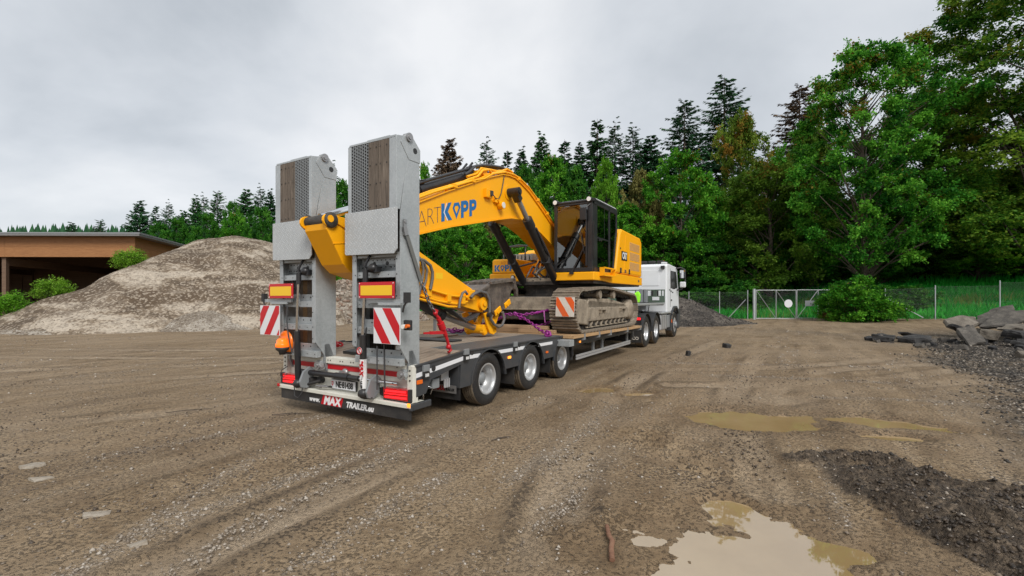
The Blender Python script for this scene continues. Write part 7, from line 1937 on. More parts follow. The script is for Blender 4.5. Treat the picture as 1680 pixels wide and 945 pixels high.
# --- boom
TOP = [(-1.30, 2.70), (-.52, 3.05), (.26, 3.395), (1.05, 3.72), (1.49, 3.90), (1.95, 4.06), (2.20, 4.10), (2.45, 4.105), (2.70, 4.05), (3.05, 3.94), (3.50, 3.73), (3.95, 3.50), (4.39, 3.27), (5.0, 2.86), (5.22, 2.68)]
BOT = [(5.22, 2.38), (4.85, 2.42), (4.33, 2.86), (3.62, 3.12), (3.2, 3.235), (2.95, 3.275), (2.60, 3.29), (2.28, 3.262), (1.81, 3.165), (.33, 2.825), (-.53, 2.585), (-1.25, 2.36)]
boom = EB(); boom.prism(TOP + BOT, 'x', -.285, .285); boomo = boom.build('boom', Y, exc, .006)
def strip(m, line, a, b, th, sgn):
    for i in range(len(line) - 1):
        (v0, w0), (v1, w1) = line[i], line[i + 1]
        m.hexa([(a, v0, w0), (b, v0, w0), (b, v1, w1), (a, v1, w1), (a, v0, w0 + th), (b, v0, w0 + th), (b, v1, w1 + th), (a, v1, w1 + th)])
m = EB(); strip(m, TOP[1:-1], -.315, .315, .018, 1); m.build('top_plate', Y, boomo)
m = EB(); strip(m, [(v, w - .018) for v, w in reversed(BOT[2:])], -.315, .315, .018, 1); m.build('bottom_plate', Y, boomo)
for s in (1, -1):
    m = EB(); a, b = sorted((s * .286, s * .32)); m.prism([(-1.55, 2.42), (-1.48, 2.30), (-1.2, 2.34), (-.9, 2.48), (-.9, 2.84), (-1.35, 2.70), (-1.5, 2.56)], 'x', a, b); m.cyl((s * .28, -1.36, 2.46), (s * .36, -1.36, 2.46), .10, n=18); m.build('boom_nose', Y, boomo, .008)
# lettering on the boom
ax = math.atan2(.40, 1.52)
LX, LY = Vector((0, math.cos(ax), math.sin(ax))), Vector((0, -.10, 1)).normalized()
m = EB(); letters(m, 'A', (.2885, -.395, 2.70), LX, (0, .0, 1), .40, -.014, 0, 1, .98); letters(m, 'R', (.2885, -.19, 2.775), LX, (0, 0, 1), .40, -.014, 0, 1, .9); letters(m, 'T', (.2885, -.02, 2.825), LX, (0, 0, 1), .40, -.014, 0, 1, .85)
tag(m.build('lettering', M['dark_print'], boomo), kind='stuff')
b1, b2 = EB(), EB(); kopp((b1, b2), (.2888, .075, 2.862), LX, (0, 0, 1), (1, 0, 0), .295)
tag(b1.build('lettering', M['blue_print'], boomo), kind='stuff'); tag(b2.build('lettering', M['white_print'], boomo), kind='stuff')
# boom fittings
m = EB(); m.box(.285, .36, 1.30, 1.50, 3.50, 3.66); m.box(.30, .37, 1.38, 1.48, 3.53, 3.62); m.build('plug_plate', Y, boomo, .004)
m = EB(); m.box(.36, .40, 1.40, 1.47, 3.54, 3.63); m.tube([(.38, 1.48, 3.57), (.35, 1.62, 3.53), (.32, 1.78, 3.55), (.30, 1.90, 3.68), (.30, 1.98, 3.92), (.30, 2.02, 4.06)], .010, 6); m.build('cable', M['hose'], boomo)
m = EB(); m.box(.285, .34, 1.62, 1.72, 3.46, 3.56); m.bar((.33, 1.70, 3.52), (.33, 1.80, 3.42), .02, .06, (1, 0, 0)); m.cyl((.30, 1.83, 3.43), (.40, 1.83, 3.43), .075, n=18); wl = m.build('work_lamp', Y, boomo)
m = EB(); m.cyl((.40, 1.83, 3.43), (.408, 1.83, 3.43), .06, n=18); m.build('lamp_glass', M['clear_lens'], boomo)
PA = [(-1.2, 2.81), (-.57, 3.10), (-.14, 3.29), (.42, 3.51), (.95, 3.72), (1.31, 3.83), (1.60, 3.99), (2.05, 4.13), (2.4, 4.16), (2.62, 4.14), (3.02, 4.04), (3.47, 3.84), (3.92, 3.62), (4.33, 3.40), (4.8, 3.08)]
for u, dz in ((.30, .01), (.235, .03)):
    m = EB(); m.tube([(u, v, w + dz) for v, w in PA], .022, 8); m.build('oil_pipe', Y, boomo)
m = EB(); m.tube([(.26, v, w) for v, w in [(.23, 3.40), (.30, 3.48), (.69, 3.64), (.86, 3.73), (1.15, 3.85), (1.31, 4.0), (1.53, 4.07), (1.62, 4.02), (1.83, 4.08), (2.19, 4.24), (2.38, 4.23), (2.46, 4.15)]], .024, 8); m.build('oil_pipe', Y, boomo)
m = EB(); m.tube([(.20, v, w) for v, w in [(.9, 3.80), (1.2, 3.92), (1.35, 4.06), (1.6, 4.10), (1.9, 4.14), (2.3, 4.25), (2.6, 4.18), (2.9, 4.05)]], .022, 8); m.build('oil_pipe', Y, boomo)
for v, w in ((.42, 3.50), (.95, 3.71), (2.6, 4.12), (3.47, 3.83), (3.95, 3.60)):
    m = EB(); m.box(.20, .33, v - .045, v + .045, w - .02, w + .05); m.build('pipe_clamp', Y, boomo, .006)
m = EB(); m.box(-.2, .2, 1.28, 1.62, 3.90, 4.02); m.cyl((.15, 1.42, 3.98), (.25, 1.42, 3.98), .07, n=14); m.build('cylinder_bracket', Y, boomo, .01)
m = EB()
for u in (-.05, .05, .12):
    m.tube([(u, .95, 3.86), (u, 1.10, 3.95), (u, 1.25, 4.08), (u, 1.5, 4.17), (u, 1.85, 4.22 + u * .2), (u + .05, 2.15, 4.28), (u + .08, 2.35, 4.25)], .026, 8)
m.build('hose', M['hose'], boomo)
# arm cylinder on top of the boom
m = EB(); A0, A1 = Vector((0, 1.36, 3.985)), Vector((0, -.62, 3.175)); m.cyl(A1 + (A0 - A1) * .06, A0, .085, n=20); m.cyl(A1, A1 + (A0 - A1) * .10, .098, n=20); m.cyl(A1 + (A0 - A1) * .22, A1 + (A0 - A1) * .28, .10, n=18); ac = m.build('arm_cylinder', M['black'], exc)
m = EB(); m.cyl(A1, (0, -1.98, 2.645), .052, n=18); m.build('piston_rod', M['chrome'], ac)
m = EB(); d = (A0 - A1).normalized(); nrm = Vector((0, -d.z, d.y))
for u in (-.06, .07): m.tube([tuple(A1 + d * .15 + nrm * .10 + Vector((u, 0, 0))), tuple(A1 + d * .9 + nrm * .115 + Vector((u, 0, 0))), tuple(A1 + d * 1.9 + nrm * .115 + Vector((u, 0, 0))), tuple(A1 + d * 2.1 + nrm * .20 + Vector((u, 0, 0)))], .022, 8)
for k in range(7): q = .12 + .11 * k; m.obox(tuple(A1 + d * q * .8 + nrm * .115 + Vector((.03 * (-1) ** k, 0, 0))), (.10, .07, .06), Matrix.Rotation(math.atan2(d.z, d.y), 3, 'X'))
m.build('cylinder_pipe', M['black'], ac)
# boom cylinders
for s in (1, -1):
    u = s * .44; p0, p1 = Vector((u, 2.19, 3.755)), Vector((u, 4.12, 2.02)); d = (p1 - p0).normalized()
    m = EB(); m.cyl(p0 + d * .74, p1, .092, n=20); m.cyl(p0 + d * .70, p0 + d * .92, .108, n=20); bc_ = m.build('boom_cylinder', M['black'], exc)
    m = EB(); m.cyl(p0, p0 + d * .8, .052, n=16); m.build('piston_rod', M['steel'], bc_)
    m = EB(); m.cyl((s * .30, *p0[1:]), (s * .56, *p0[1:]), .085, n=18); m.cyl((s * .5, *p0[1:]), (s * .58, *p0[1:]), .055, n=14); m.bar(tuple(p0), tuple(p0 + d * .22), .13, .14, (1, 0, 0)); m.build('rod_eye', M['black'], bc_)
    m = EB(); m.cyl((s * .25, *p0[1:]), (s * .30, *p0[1:]), .15, n=24); m.build('pin_boss', Y, bc_)
    m = EB(); m.tube([tuple(p0 + d * 1.0 + Vector((s * .10, 0, .03))), tuple(p0 + d * 1.7 + Vector((s * .13, -.05, .05))), tuple(p0 + d * 2.2 + Vector((s * .02, .1, .1))), (s * .2, 4.3, 2.5)], .024, 8)
    m.bar(tuple(p0 + d * 1.85 + Vector((-.10, 0, 0))), tuple(p0 + d * 1.85 + Vector((.10, 0, 0))), .22, .05, (0, 1, 0)); m.build('hose', M['hose'], bc_)
rng_ = random.Random(4)
for k in range(9):
    u = -.30 + .085 * k; z = 2.35 + rng_.uniform(-.1, .15)
    m = EB(); m.tube([(u, 4.95, 2.35), (u + rng_.uniform(-.1, .1), 4.5, z + .1), (u + rng_.uniform(-.15, .15), 4.2, z - .08), (u + rng_.uniform(-.1, .1), 4.12, z - .22), (u * .8, 4.35, 2.12), (u, 4.9, 2.12)], .024, 7); m.build('hose', M['hose'] if k % 3 else M['hose_grey'], exc)
m = EB(); m.box(-.28, .26, 4.62, 5.0, 2.08, 2.40); m.cyl((-.1, 4.56, 2.25), (-.1, 4.64, 2.25), .09, n=16); m.cyl((.15, 4.56, 2.2), (.15, 4.64, 2.2), .06, n=14); m.build('swing_motor', Y, exc, .02)

# --- stick
ST_ = [(-1.98, 2.60), (-1.78, 2.64), (-1.2, 2.62), (-.5, 2.395), (.25, 2.09), (1.01, 1.79), (1.22, 1.66), (1.38, 1.60), (1.47, 1.50), (1.46, 1.40), (1.37, 1.345), (.73, 1.47), (-.0, 1.60), (-.54, 1.71), (-1.36, 1.87), (-1.68, 1.95), (-1.80, 2.05), (-2.05, 2.47), (-2.06, 2.56)]
m = EB(); m.prism(ST_, 'x', -.215, .215); stick = m.build('stick', Y, exc, .008)
for s in (1, -1):
    a, b = sorted((s * .205, s * .235))
    m = EB(); m.prism([(-2.10 + .10 * math.cos(t) + .08, 2.585 + .085 * math.sin(t)) for t in [PI * .35 + 2 * PI * i / 14 for i in range(12)]] + [(-1.75, 2.50), (-1.70, 2.64)], 'x', a, b); m.build('stick_lug', Y, stick, .006)
    m = EB(); m.lathe([(.0, .0), (.085, 0), (.10, -.02), (.10, -.05), (.05, -.06)], (s * .262, -2.00, 2.59), (s, 0, 0), 20); m.build('pin_boss', M['dark_steel'], stick)
    m = EB(); m.cyl((s * .264, -2.03, 2.60), (s * .27, -2.03, 2.60), .045, n=12); m.build('pin_cap', Y, stick)
    m = EB(); m.cyl((s * .21, 1.34, 1.51), (s * .275, 1.34, 1.51), .125, n=24); m.cyl((s * .27, 1.34, 1.51), (s * .30, 1.34, 1.51), .05, n=14); m.build('pin_boss', Y, stick, .006)
m = EB(); m.cyl((-.22, -2.0, 2.59), (.22, -2.0, 2.59), .075, n=18); m.build('rod_pin', M['dark_steel'], stick)
m = EB(); m.bar((.217, -1.96, 2.30), (.217, -1.55, 2.36), .01, .012); m.build('weld_seam', Y, stick)
m = EB(); m.box(.2155, .2175, .02, .20, 1.93, 2.03); m.build('sticker', M['yellow_film'], stick)
for pts in ([(-.9, 1.86), (-.16, 1.75), (.32, 1.66), (.81, 1.62), (.94, 1.68)], [(-1.0, 1.78), (-.44, 1.67), (0, 1.57), (.51, 1.51), (.84, 1.55)], [(-1.0, 1.72), (-.3, 1.58), (.3, 1.47), (.62, 1.46)]):
    m = EB(); m.tube([(.25, *p) for p in pts], .022, 8); m.build('oil_pipe', Y, stick)
for v, w in ((-.2, 1.71), (.30, 1.62), (.70, 1.58)):
    m = EB(); m.box(.20, .285, v - .05, v + .05, w - .07, w + .07); m.build('pipe_clamp', Y, stick, .006)
m = EB(); m.box(.215, .30, .84, 1.02, 1.58, 1.76); m.build('pipe_block', Y, stick, .01)
for pts, r in (([(-.95, 2.20), (-.57, 2.22), (-.36, 2.20), (-.21, 2.13), (-.16, 2.03), (-.16, 1.92), (-.21, 1.75)], .026), ([(-.8, 2.32), (-.59, 2.27), (-.41, 2.18), (-.37, 2.06), (-.39, 1.93), (-.47, 1.67)], .022), ([(-.8, 2.34), (-.5, 2.26), (-.35, 2.15), (-.29, 2.06), (-.31, 1.9), (-.38, 1.74)], .020), ([(-.9, 2.12), (-.62, 2.14), (-.50, 2.06), (-.50, 1.9), (-.56, 1.70)], .02)):
    m = EB(); m.tube([(.30, *p) for p in pts], r, 8); m.build('hose', M['hose_grey'], stick)
for pts, r in (([(.84, 1.62), (.92, 1.68), (1.12, 1.74), (1.32, 1.71), (1.43, 1.60), (1.45, 1.43), (1.44, 1.29)], .030), ([(1.44, 1.30), (1.50, 1.20), (1.60, 1.11), (1.76, 1.05), (1.90, 1.08), (1.98, 1.20), (1.91, 1.34)], .030), ([(.50, 1.44), (.53, 1.58), (.60, 1.70), (.68, 1.73), (.74, 1.68)], .024)):
    m = EB(); m.tube([(.325, *p) for p in pts], r, 8); m.build('hose', M['hose_grey'], stick)
m = EB(); m.cyl((.29, 1.44, 1.30), (.36, 1.44, 1.30), .045, n=12); m.build('hose_clip', M['black_matt'], stick)
m = EB()
for k in range(5): m.tube([(.05 + .04 * k, .45, 1.42), (.08 + .05 * k, .75, 1.28 - .02 * k), (.10 + .04 * k, 1.0, 1.24), (.1 + .03 * k, 1.25, 1.32)], .018, 6)
m.build('hose', M['hose'], stick)
# bucket cylinder, links
m = EB(); B0, B1 = Vector((0, -1.1, 1.93)), Vector((0, .44, 1.31)); m.cyl(B0, B1, .092, n=20); m.cyl(B1 - (B1 - B0).normalized() * .12, B1, .105, n=20); bcy = m.build('bucket_cylinder', M['black'], exc)
m = EB(); m.cyl(B1, (0, 1.46, 1.03), .055, n=16); m.build('piston_rod', M['steel'], bcy)
for s in (1, -1):
    a, b = sorted((s * .23, s * .27))
    m = EB(); m.prism([(1.36, 1.32), (1.50, 1.35), (1.66, 1.20), (1.80, 1.08), (1.78, .95), (1.68, .905), (1.56, .935), (1.46, 1.08)], 'x', a, b); m.build('bucket_link', Y, exc, .008)
    m = EB(); a2, b2 = sorted((s * .15, s * .21)); m.prism([(1.40, 1.10), (1.52, 1.10), (1.56, .93), (1.46, .90), (1.38, .96)], 'x', a2, b2); m.prism([(1.90, 1.33), (2.02, 1.36), (1.86, 1.10), (1.78, .96), (1.68, .96), (1.74, 1.14)], 'x', a2, b2); m.build('power_link', Y, exc, .008)
m = EB(); m.cyl((-.27, 1.70, 1.0), (.27, 1.70, 1.0), .06, n=16); m.cyl((-.22, 1.47, 1.02), (.22, 1.47, 1.02), .09, n=16); m.build('link_pin', Y, exc)
# quick coupler
cp = empty('quick_coupler', (0, 0, 0)); cp.parent = exc
CO = [(1.06, 1.72), (1.35, 1.84), (1.69, 1.95), (2.10, 2.00), (2.39, 2.01), (2.55, 1.93), (2.65, 1.80), (2.66, 1.68), (2.60, 1.64), (2.55, 1.78), (2.46, 1.82), (2.36, 1.76), (2.28, 1.62), (2.15, 1.52), (2.02, 1.36), (1.80, 1.26), (1.64, 1.34), (1.62, 1.52), (1.45, 1.62), (1.30, 1.62)]
for s in (1, -1):
    a, b = sorted((s * .19, s * .26)); m = EB(); m.prism(CO, 'x', a, b); m.build('coupler_side', M['coupler'], cp, .012)
m = EB()
m.hexa([(-.34, 1.16, 1.72), (.34, 1.16, 1.72), (.34, 1.45, 1.83), (-.34, 1.45, 1.83), (-.34, 1.15, 1.765), (.34, 1.15, 1.765), (.34, 1.44, 1.875), (-.34, 1.44, 1.875)])
m.box(-.34, .34, 2.30, 2.42, 1.92, 2.02); m.box(-.34, .34, 1.84, 1.90, 1.90, 1.98)
for u in (-.33, -.16, .0, .16, .31): m.hexa([(u - .03, 1.5, 1.87), (u + .03, 1.5, 1.87), (u + .03, 2.4, 1.96), (u - .03, 2.4, 1.96), (u - .03, 1.5, 1.93), (u + .03, 1.5, 1.93), (u + .03, 2.4, 2.03), (u - .03, 2.4, 2.03)])
m.build('coupler_frame', M['coupler'], cp, .008)
m = EB(); m.cyl((-.2, 1.95, 1.7), (.2, 1.95, 1.7), .09, n=14); m.box(-.15, .15, 1.6, 2.2, 1.6, 1.85); m.build('coupler_block', M['dark_steel'], cp, .01)
for v, w in ((1.82, 1.36), (2.18, 1.50)):
    m = EB(); m.obox((.275, v, w), (.03, .24, .12), Matrix.Rotation(.45, 3, 'X')); m.cyl((.26, v - .03, w - .02), (.31, v - .03, w - .02), .035, n=12); m.build('pin_keeper', Y, cp, .03)
    m = EB(); m.cyl((-.26, v, w), (.26, v, w), .055, n=14); m.build('coupler_pin', M['steel'], cp)

# --- warning plate hung on the front of the track
wp = striped_plate('warning_plate', None, -.205, .205, -.20, .20, 0, 1, (M['orange_film'], M['dusty_white_film']), -.9, 2.3)
wp.location = tworld(1.27, 2.805, 1.435); wp.rotation_euler = (math.radians(-6), 0, HEAD)
tag(wp, 'dusty orange and white diagonal warning plate hung on the end of the excavator track', 'sign')
# ------------------------------------------------------------------ truck
TRO = (0.0, 10.1, 0.0)
truck = empty('tractor_truck', tworld(*TRO), HEAD)
tag(truck, 'white three axle tractor truck coupled in front of the trailer', 'truck')
def TB(): return MB(TRO)
DW = wheel_meshes(0.515, 0.30, 0.292, 0.15, 0.13, 10)
FW = wheel_meshes(0.515, 0.31, 0.292, -0.02, 0.12, 10)
for s in (1, -1):
    for v in (9.43, 10.80): put_wheel(truck, DW, (s * 1.09 - TRO[0], v - TRO[1], .515), s)
    put_wheel(truck, FW, (s * 1.08, 14.08 - TRO[1], .515), s)
m = TB()
for s in (1, -1): m.box(s * .38 - .05, s * .38 + .05, 8.9, 14.6, .78, 1.02)
for v in (9.43, 10.8, 14.08): m.cyl((-.95, v, .515), (.95, v, .515), .09, n=12)
m.build('chassis', M['black'], truck)
m = TB(); m.box(-.7, .7, 9.5, 10.7, 1.03, 1.12); m.build('fifth_wheel', M['black'], truck, .02)
for s in (1, -1):
    for v in (9.43, 10.80):
        m = TB(); x0, x1 = sorted((s * .86, s * 1.27))
        for i in range(14):
            a0, a1 = math.radians(12 + 156 * i / 14), math.radians(12 + 156 * (i + 1) / 14)
            p = [(v + r * math.cos(a), .515 + r * math.sin(a)) for r in (.585, .605) for a in (a0, a1)]
            m.hexa([(x0, *p[0]), (x1, *p[0]), (x1, *p[1]), (x0, *p[1]), (x0, *p[2]), (x1, *p[2]), (x1, *p[3]), (x0, *p[3])])
        m.box(x0, x1, v - .61, v - .585, .48, .66)
        m.build('mudguard', M['anthracite'], truck)
    x0, x1 = sorted((s * .62, s * 1.26)); m = TB(); m.box(x0, x1, 8.72, 8.74, .20, 1.02); fl = m.build('mud_flap', M['rubber'], truck)
    if s > 0:
        m = TB(); letters(m, 'IVECO', (.97, 8.717, .29), (1, 0, 0), (0, 0, 1), .13, .004, 0, 1.0, 1.1); tag(m.build('lettering', M['dusty_white_film'], fl), kind='stuff')
    m = TB(); m.box(s * 1.17 - .06, s * 1.17 + .06, 8.70, 8.74, .92, .99); m.build('marker_lamp', M['tail_lit'], truck, .004)
    x0, x1 = sorted((s * .55, s * 1.20))
    m = TB(); m.box(x0, x1, 11.65, 12.75, .40, 1.0); m.build('fuel_tank', M['rim'], truck, .05)
    for v in (11.85, 12.2, 12.55):
        m = TB(); q0, q1 = sorted((s * 1.203, s * 1.215)); m.box(q0, q1, v - .03, v + .03, .40, 1.0); m.build('tank_strap', M['steel'], truck)
    m = TB(); m.box(x0, x1, 12.80, 13.25, .45, .95); m.build('battery_box', M['grey'], truck, .02)
    m = TB(); q0, q1 = sorted((s * 1.0, s * 1.24)); m.box(q0, q1, 11.6, 13.3, 1.02, 1.07); m.build('catwalk', M['rim'], truck)
    m = TB(); m.box(q0, q1, 13.3, 13.46, .30, .95); m.build('cab_step', M['anthracite'], truck, .02)
    m = TB(); m.box(s * 1.245 - .01, s * 1.245 + .015, 13.34, 13.42, .62, .75); m.build('marker_lamp', M['orange_lens'], truck, .004)
# cab
W = M['white']
m = TB(); m.prism([(12.62, 1.05), (12.62, 2.86), (12.70, 2.96), (13.1, 2.98), (14.45, 2.93), (14.66, 2.80), (14.95, 1.95), (15.02, 1.30), (15.02, 1.05), (14.75, 1.05), (14.62, 1.17), (14.4, 1.24), (13.76, 1.24), (13.52, 1.10), (13.4, 1.05)], 'x', -1.22, 1.22); cabt = m.build('cab', W, truck, .05)
m = TB(); m.prism([(13.38, .98), (13.56, 1.16), (13.8, 1.28), (14.36, 1.28), (14.6, 1.16), (14.75, .95), (14.70, .95), (14.55, 1.10), (14.36, 1.19), (13.8, 1.19), (13.6, 1.10), (13.42, .90)], 'x', 1.20, 1.275); m.build('wheel_arch', M['anthracite'], truck, .01)
m = TB(); m.prism([(13.38, .98), (13.56, 1.16), (13.8, 1.28), (14.36, 1.28), (14.6, 1.16), (14.75, .95), (14.70, .95), (14.55, 1.10), (14.36, 1.19), (13.8, 1.19), (13.6, 1.10), (13.42, .90)], 'x', -1.275, -1.20); m.build('wheel_arch', M['anthracite'], truck, .01)
m = TB(); m.prism([(14.72, .30), (15.15, .35), (15.18, 1.10), (14.98, 1.20), (14.70, 1.02)], 'x', -1.25, 1.25); m.build('bumper', M['anthracite'], truck, .04)
for s in (1, -1):
    q0, q1 = sorted((s * 1.222, s * 1.228)); m = TB(); m.prism([(13.30, 2.02), (13.30, 2.72), (14.35, 2.72), (14.62, 2.05), (13.95, 1.98)], 'x', q0, q1); m.build('door_window', M['black'], cabt, .002)
    m = TB(); m.prism([(13.22, 1.26), (13.22, 2.80), (13.235, 2.80), (13.235, 1.26)], 'x', q0, q1); m.build('door_gap', M['black_print'], cabt)
    m = TB(); m.box(q0, q1 + .02 * (s > 0), 13.32, 13.46, 1.50, 1.56) if s > 0 else m.box(q0 - .02, q1, 13.32, 13.46, 1.50, 1.56); m.build('door_handle', M['black_matt'], cabt, .004)
    m = TB()
    for k in range(3): m.box(q0, q1, 13.0 + k * .28, 13.22 + k * .28, 1.92 - .045 * k, 1.96 - .045 * k)
    m.build('side_vent', M['black_print'], cabt)
    mr = empty('mirror', (0, 0, 0)); mr.parent = truck
    m = TB(); m.tube([(s * 1.22, 14.35, 2.86), (s * 1.40, 14.45, 2.90), (s * 1.55, 14.48, 2.82), (s * 1.58, 14.48, 2.3), (s * 1.45, 14.45, 2.0), (s * 1.24, 14.5, 1.95)], .03, 8); m.build('mirror_arm', M['black_matt'], mr)
    m = TB(); q0, q1 = sorted((s * 1.36, s * 1.60)); m.box(q0, q1, 14.40, 14.52, 2.42, 2.82); m.build('mirror_housing', M['black_matt'], mr, .04)
    m = TB(); m.box(q0 + .02, q1 - .02, 14.392, 14.40, 2.46, 2.78); m.build('mirror_glass', M['mirror'], mr)
    m = TB(); m.box(q0, q1, 14.40, 14.52, 2.06, 2.30); m.build('mirror_housing', W, mr, .04)
# rear wall details
m = TB(); m.box(.25, .92, 12.606, 12.62, 2.10, 2.72); m.build('rear_panel', W, cabt, .012)
m = TB(); m.box(-.95, .10, 12.606, 12.62, 2.10, 2.72); m.build('rear_panel', W, cabt, .012)
m = TB(); m.box(.62, .90, 12.59, 12.62, 1.60, 1.92); m.build('rear_vent', M['black_matt'], cabt, .01)
m = TB(); m.box(-1.1, 1.1, 12.60, 12.62, 1.35, 1.50); m.build('rear_beam', M['black_matt'], cabt)
m = TB(); m.box(1.0, 1.14, 12.52, 12.62, 2.76, 2.88); m.build('work_lamp', M['black_matt'], cabt, .01)
for k in range(7):
    m = TB(); u = -1.05 + .33 * k; m.box(u - .14, u + .14, 12.75, 12.95, 2.975, 3.10); m.build('roof_lamp', M['black_matt'], cabt, .03)
m = TB(); m.cyl((1.0, 12.85, 2.97), (1.0, 12.85, 3.10), .07, n=14); m.build('beacon', M['orange_lens'], cabt)
m = TB(); m.box(.98, 1.18, 12.7, 12.9, 2.965, 3.03); m.build('roof_box', W, cabt, .01)
m = TB()
for k in range(4): m.tube([(.2 + .12 * k, 12.6, 1.45), (.2 + .12 * k, 12.3, 1.15 - .05 * k), (.2 + .1 * k, 11.6, 1.12), (.2 + .1 * k, 11.2, 1.18)], .018, 6)
m.build('air_hose', M['hose'], truck)
# ------------------------------------------------------------------ lashings and loose things on the trailer
def chain_mesh(m, pts, r, link):
    """links as alternating flattened rings along a line"""
    P = [Vector(p) for p in pts]; L = [0]
    for a, b in zip(P, P[1:]): L.append(L[-1] + (b - a).length)
    n = max(2, int(L[-1] / (link * .78)))
    for i in range(n):
        t = L[-1] * (i + .5) / n; j = max(k for k in range(len(L)) if L[k] <= t); j = min(j, len(P) - 2)
        q = (t - L[j]) / (L[j + 1] - L[j]); c = P[j].lerp(P[j + 1], q); d = (P[j + 1] - P[j]).normalized()
        a = d.cross(Vector((0, 0, 1))); a = a.normalized() if a.length > .01 else Vector((1, 0, 0)); b = d.cross(a)
        s = (a if i % 2 else b)
        ring = [c + d * (link * .5 * math.cos(x)) + s * (link * .30 * math.sin(x)) for x in [2 * PI * k / 8 for k in range(9)]]
        m.tube([tuple(x) for x in ring], r, 4, False)
def lash(name, label, cat, org, parts, group=None):
    o = empty(name, tworld(*org), HEAD); tag(o, label, cat, group)
    for nm, f, mat, st in parts:
        m = MB(org); f(m); p = m.build(nm, mat, o)
        if st: tag(p, kind='stuff')
    return o
KN = (.30, 2.62, 1.25)
lash('lashing_chain', 'purple lashing chain from the coupler down to the right edge of the deck', 'chain', (1.18, 2.2, .88), [
    ('chain_link', lambda m: chain_mesh(m, [KN, (.62, 2.50, 1.12), (.95, 2.32, .98), (1.18, 2.20, .90)], .013, .085), M['purple'], True),
    ('hook', lambda m: (m.tube([(1.12, 2.24, .97), (1.22, 2.19, .96), (1.27, 2.15, .90), (1.20, 2.13, .875), (1.13, 2.18, .89), (1.16, 2.24, .94)], .024, 8), m.ball((1.17, 2.2, .92), .045, 8, 6)), M['purple'], False)])
lash('lashing_chain', 'purple lashing chain with knots running from the coupler to the car body', 'chain', (.9, 3.6, 1.42), [
    ('chain_link', lambda m: (chain_mesh(m, [KN, (.55, 2.95, 1.30), (.88, 3.66, 1.42)], .013, .085), chain_mesh(m, [KN, (.25, 2.50, 1.30), (.38, 2.58, 1.18), (.28, 2.70, 1.22), (.34, 2.55, 1.28)], .015, .085), chain_mesh(m, [KN, (.05, 2.5, 1.28), (-.02, 2.35, 1.20)], .014, .085)), M['purple'], True),
    ('tensioner', lambda m: (m.cyl((.52, 2.9, 1.29), (.78, 3.42, 1.38), .028, n=10), m.bar((.64, 3.10, 1.33), (.72, 3.0, 1.08), .02, .035)), M['purple'], False),
    ('loose_end', lambda m: chain_mesh(m, [(.78, 3.42, 1.38), (.80, 3.30, 1.16), (.66, 3.1, 1.03), (.50, 2.95, 1.02)], .012, .08), M['purple'], True)])
lash('lashing_chain', 'purple lashing chain running from under the stick to the left side of the deck', 'chain', (-.95, 2.1, .88), [
    ('chain_link', lambda m: chain_mesh(m, [(.0, 2.55, 1.22), (-.4, 2.3, 1.05), (-.72, 2.15, .95), (-1.0, 2.05, .89)], .015, .09), M['purple'], True),
    ('chain_heap', lambda m: chain_mesh(m, [(-.8, 2.1, .91), (-1.02, 2.0, .90), (-.9, 1.92, .89), (-1.1, 1.98, .93), (-.95, 2.08, .95)], .016, .09), M['purple'], True)])
lash('load_binder', 'red load binder with lever handle hooked to the deck edge beside the right ramp', 'load binder', (1.23, -.90, .90), [
    ('barrel', lambda m: (m.cyl((1.24, -1.14, 1.35), (1.235, -.985, 1.12), .030, n=12), m.cyl((1.24, -1.10, 1.29), (1.238, -1.05, 1.21), .048, n=12)), M['red'], False),
    ('handle', lambda m: (m.bar((1.24, -1.03, 1.16), (1.24, -1.30, 1.172), .028, .040), m.bar((1.24, -1.28, 1.171), (1.24, -1.42, 1.175), .018, .026)), M['red'], False),
    ('hook', lambda m: m.tube([(1.24, -1.14, 1.36), (1.24, -1.19, 1.40), (1.24, -1.17, 1.45), (1.24, -1.23, 1.46)], .022, 7), M['red'], False),
    ('hook', lambda m: m.tube([(1.235, -.985, 1.12), (1.235, -.95, 1.05), (1.23, -.92, .98), (1.23, -.87, .91), (1.23, -.92, .885)], .022, 7), M['red'], False),
    ('shackle', lambda m: (m.ball((1.232, -.92, .96), .038, 8, 6), m.ball((1.24, -1.20, 1.42), .034, 8, 6)), M['red'], False),
    ('tag_plate', lambda m: m.box(1.17, 1.215, -1.16, -1.145, 1.19, 1.34), M['grey'], False)])
lash('lashing_strap', 'grey strap and steel chain from the right ramp down to the red load binder', 'lashing strap', (1.24, -1.75, 2.44), [
    ('strap', lambda m: m.bar((1.245, -1.75, 2.43), (1.24, -1.457, 1.80), .006, .055, (0, .9, .4)), M['strap'], False),
    ('chain_link', lambda m: chain_mesh(m, [(1.24, -1.457, 1.81), (1.24, -1.31, 1.54), (1.24, -1.22, 1.44)], .010, .07), M['chain'], True)])
lash('load_binder', 'red load binder on the left side of the deck glimpsed between the two ramps', 'load binder', (-.95, -1.0, .87), [
    ('barrel', lambda m: m.cyl((-1.02, -1.30, 1.15), (-.95, -1.16, 1.0), .035, n=12), M['red'], False),
    ('chain_link', lambda m: chain_mesh(m, [(-.97, -1.2, 1.06), (-.90, -1.08, .95), (-.80, -1.0, .88)], .016, .08), M['red'], True),
    ('hook', lambda m: m.tube([(-.95, -1.16, 1.0), (-.90, -1.10, .95), (-.84, -1.06, .90), (-.80, -1.08, .88)], .03, 7), M['red'], False)])
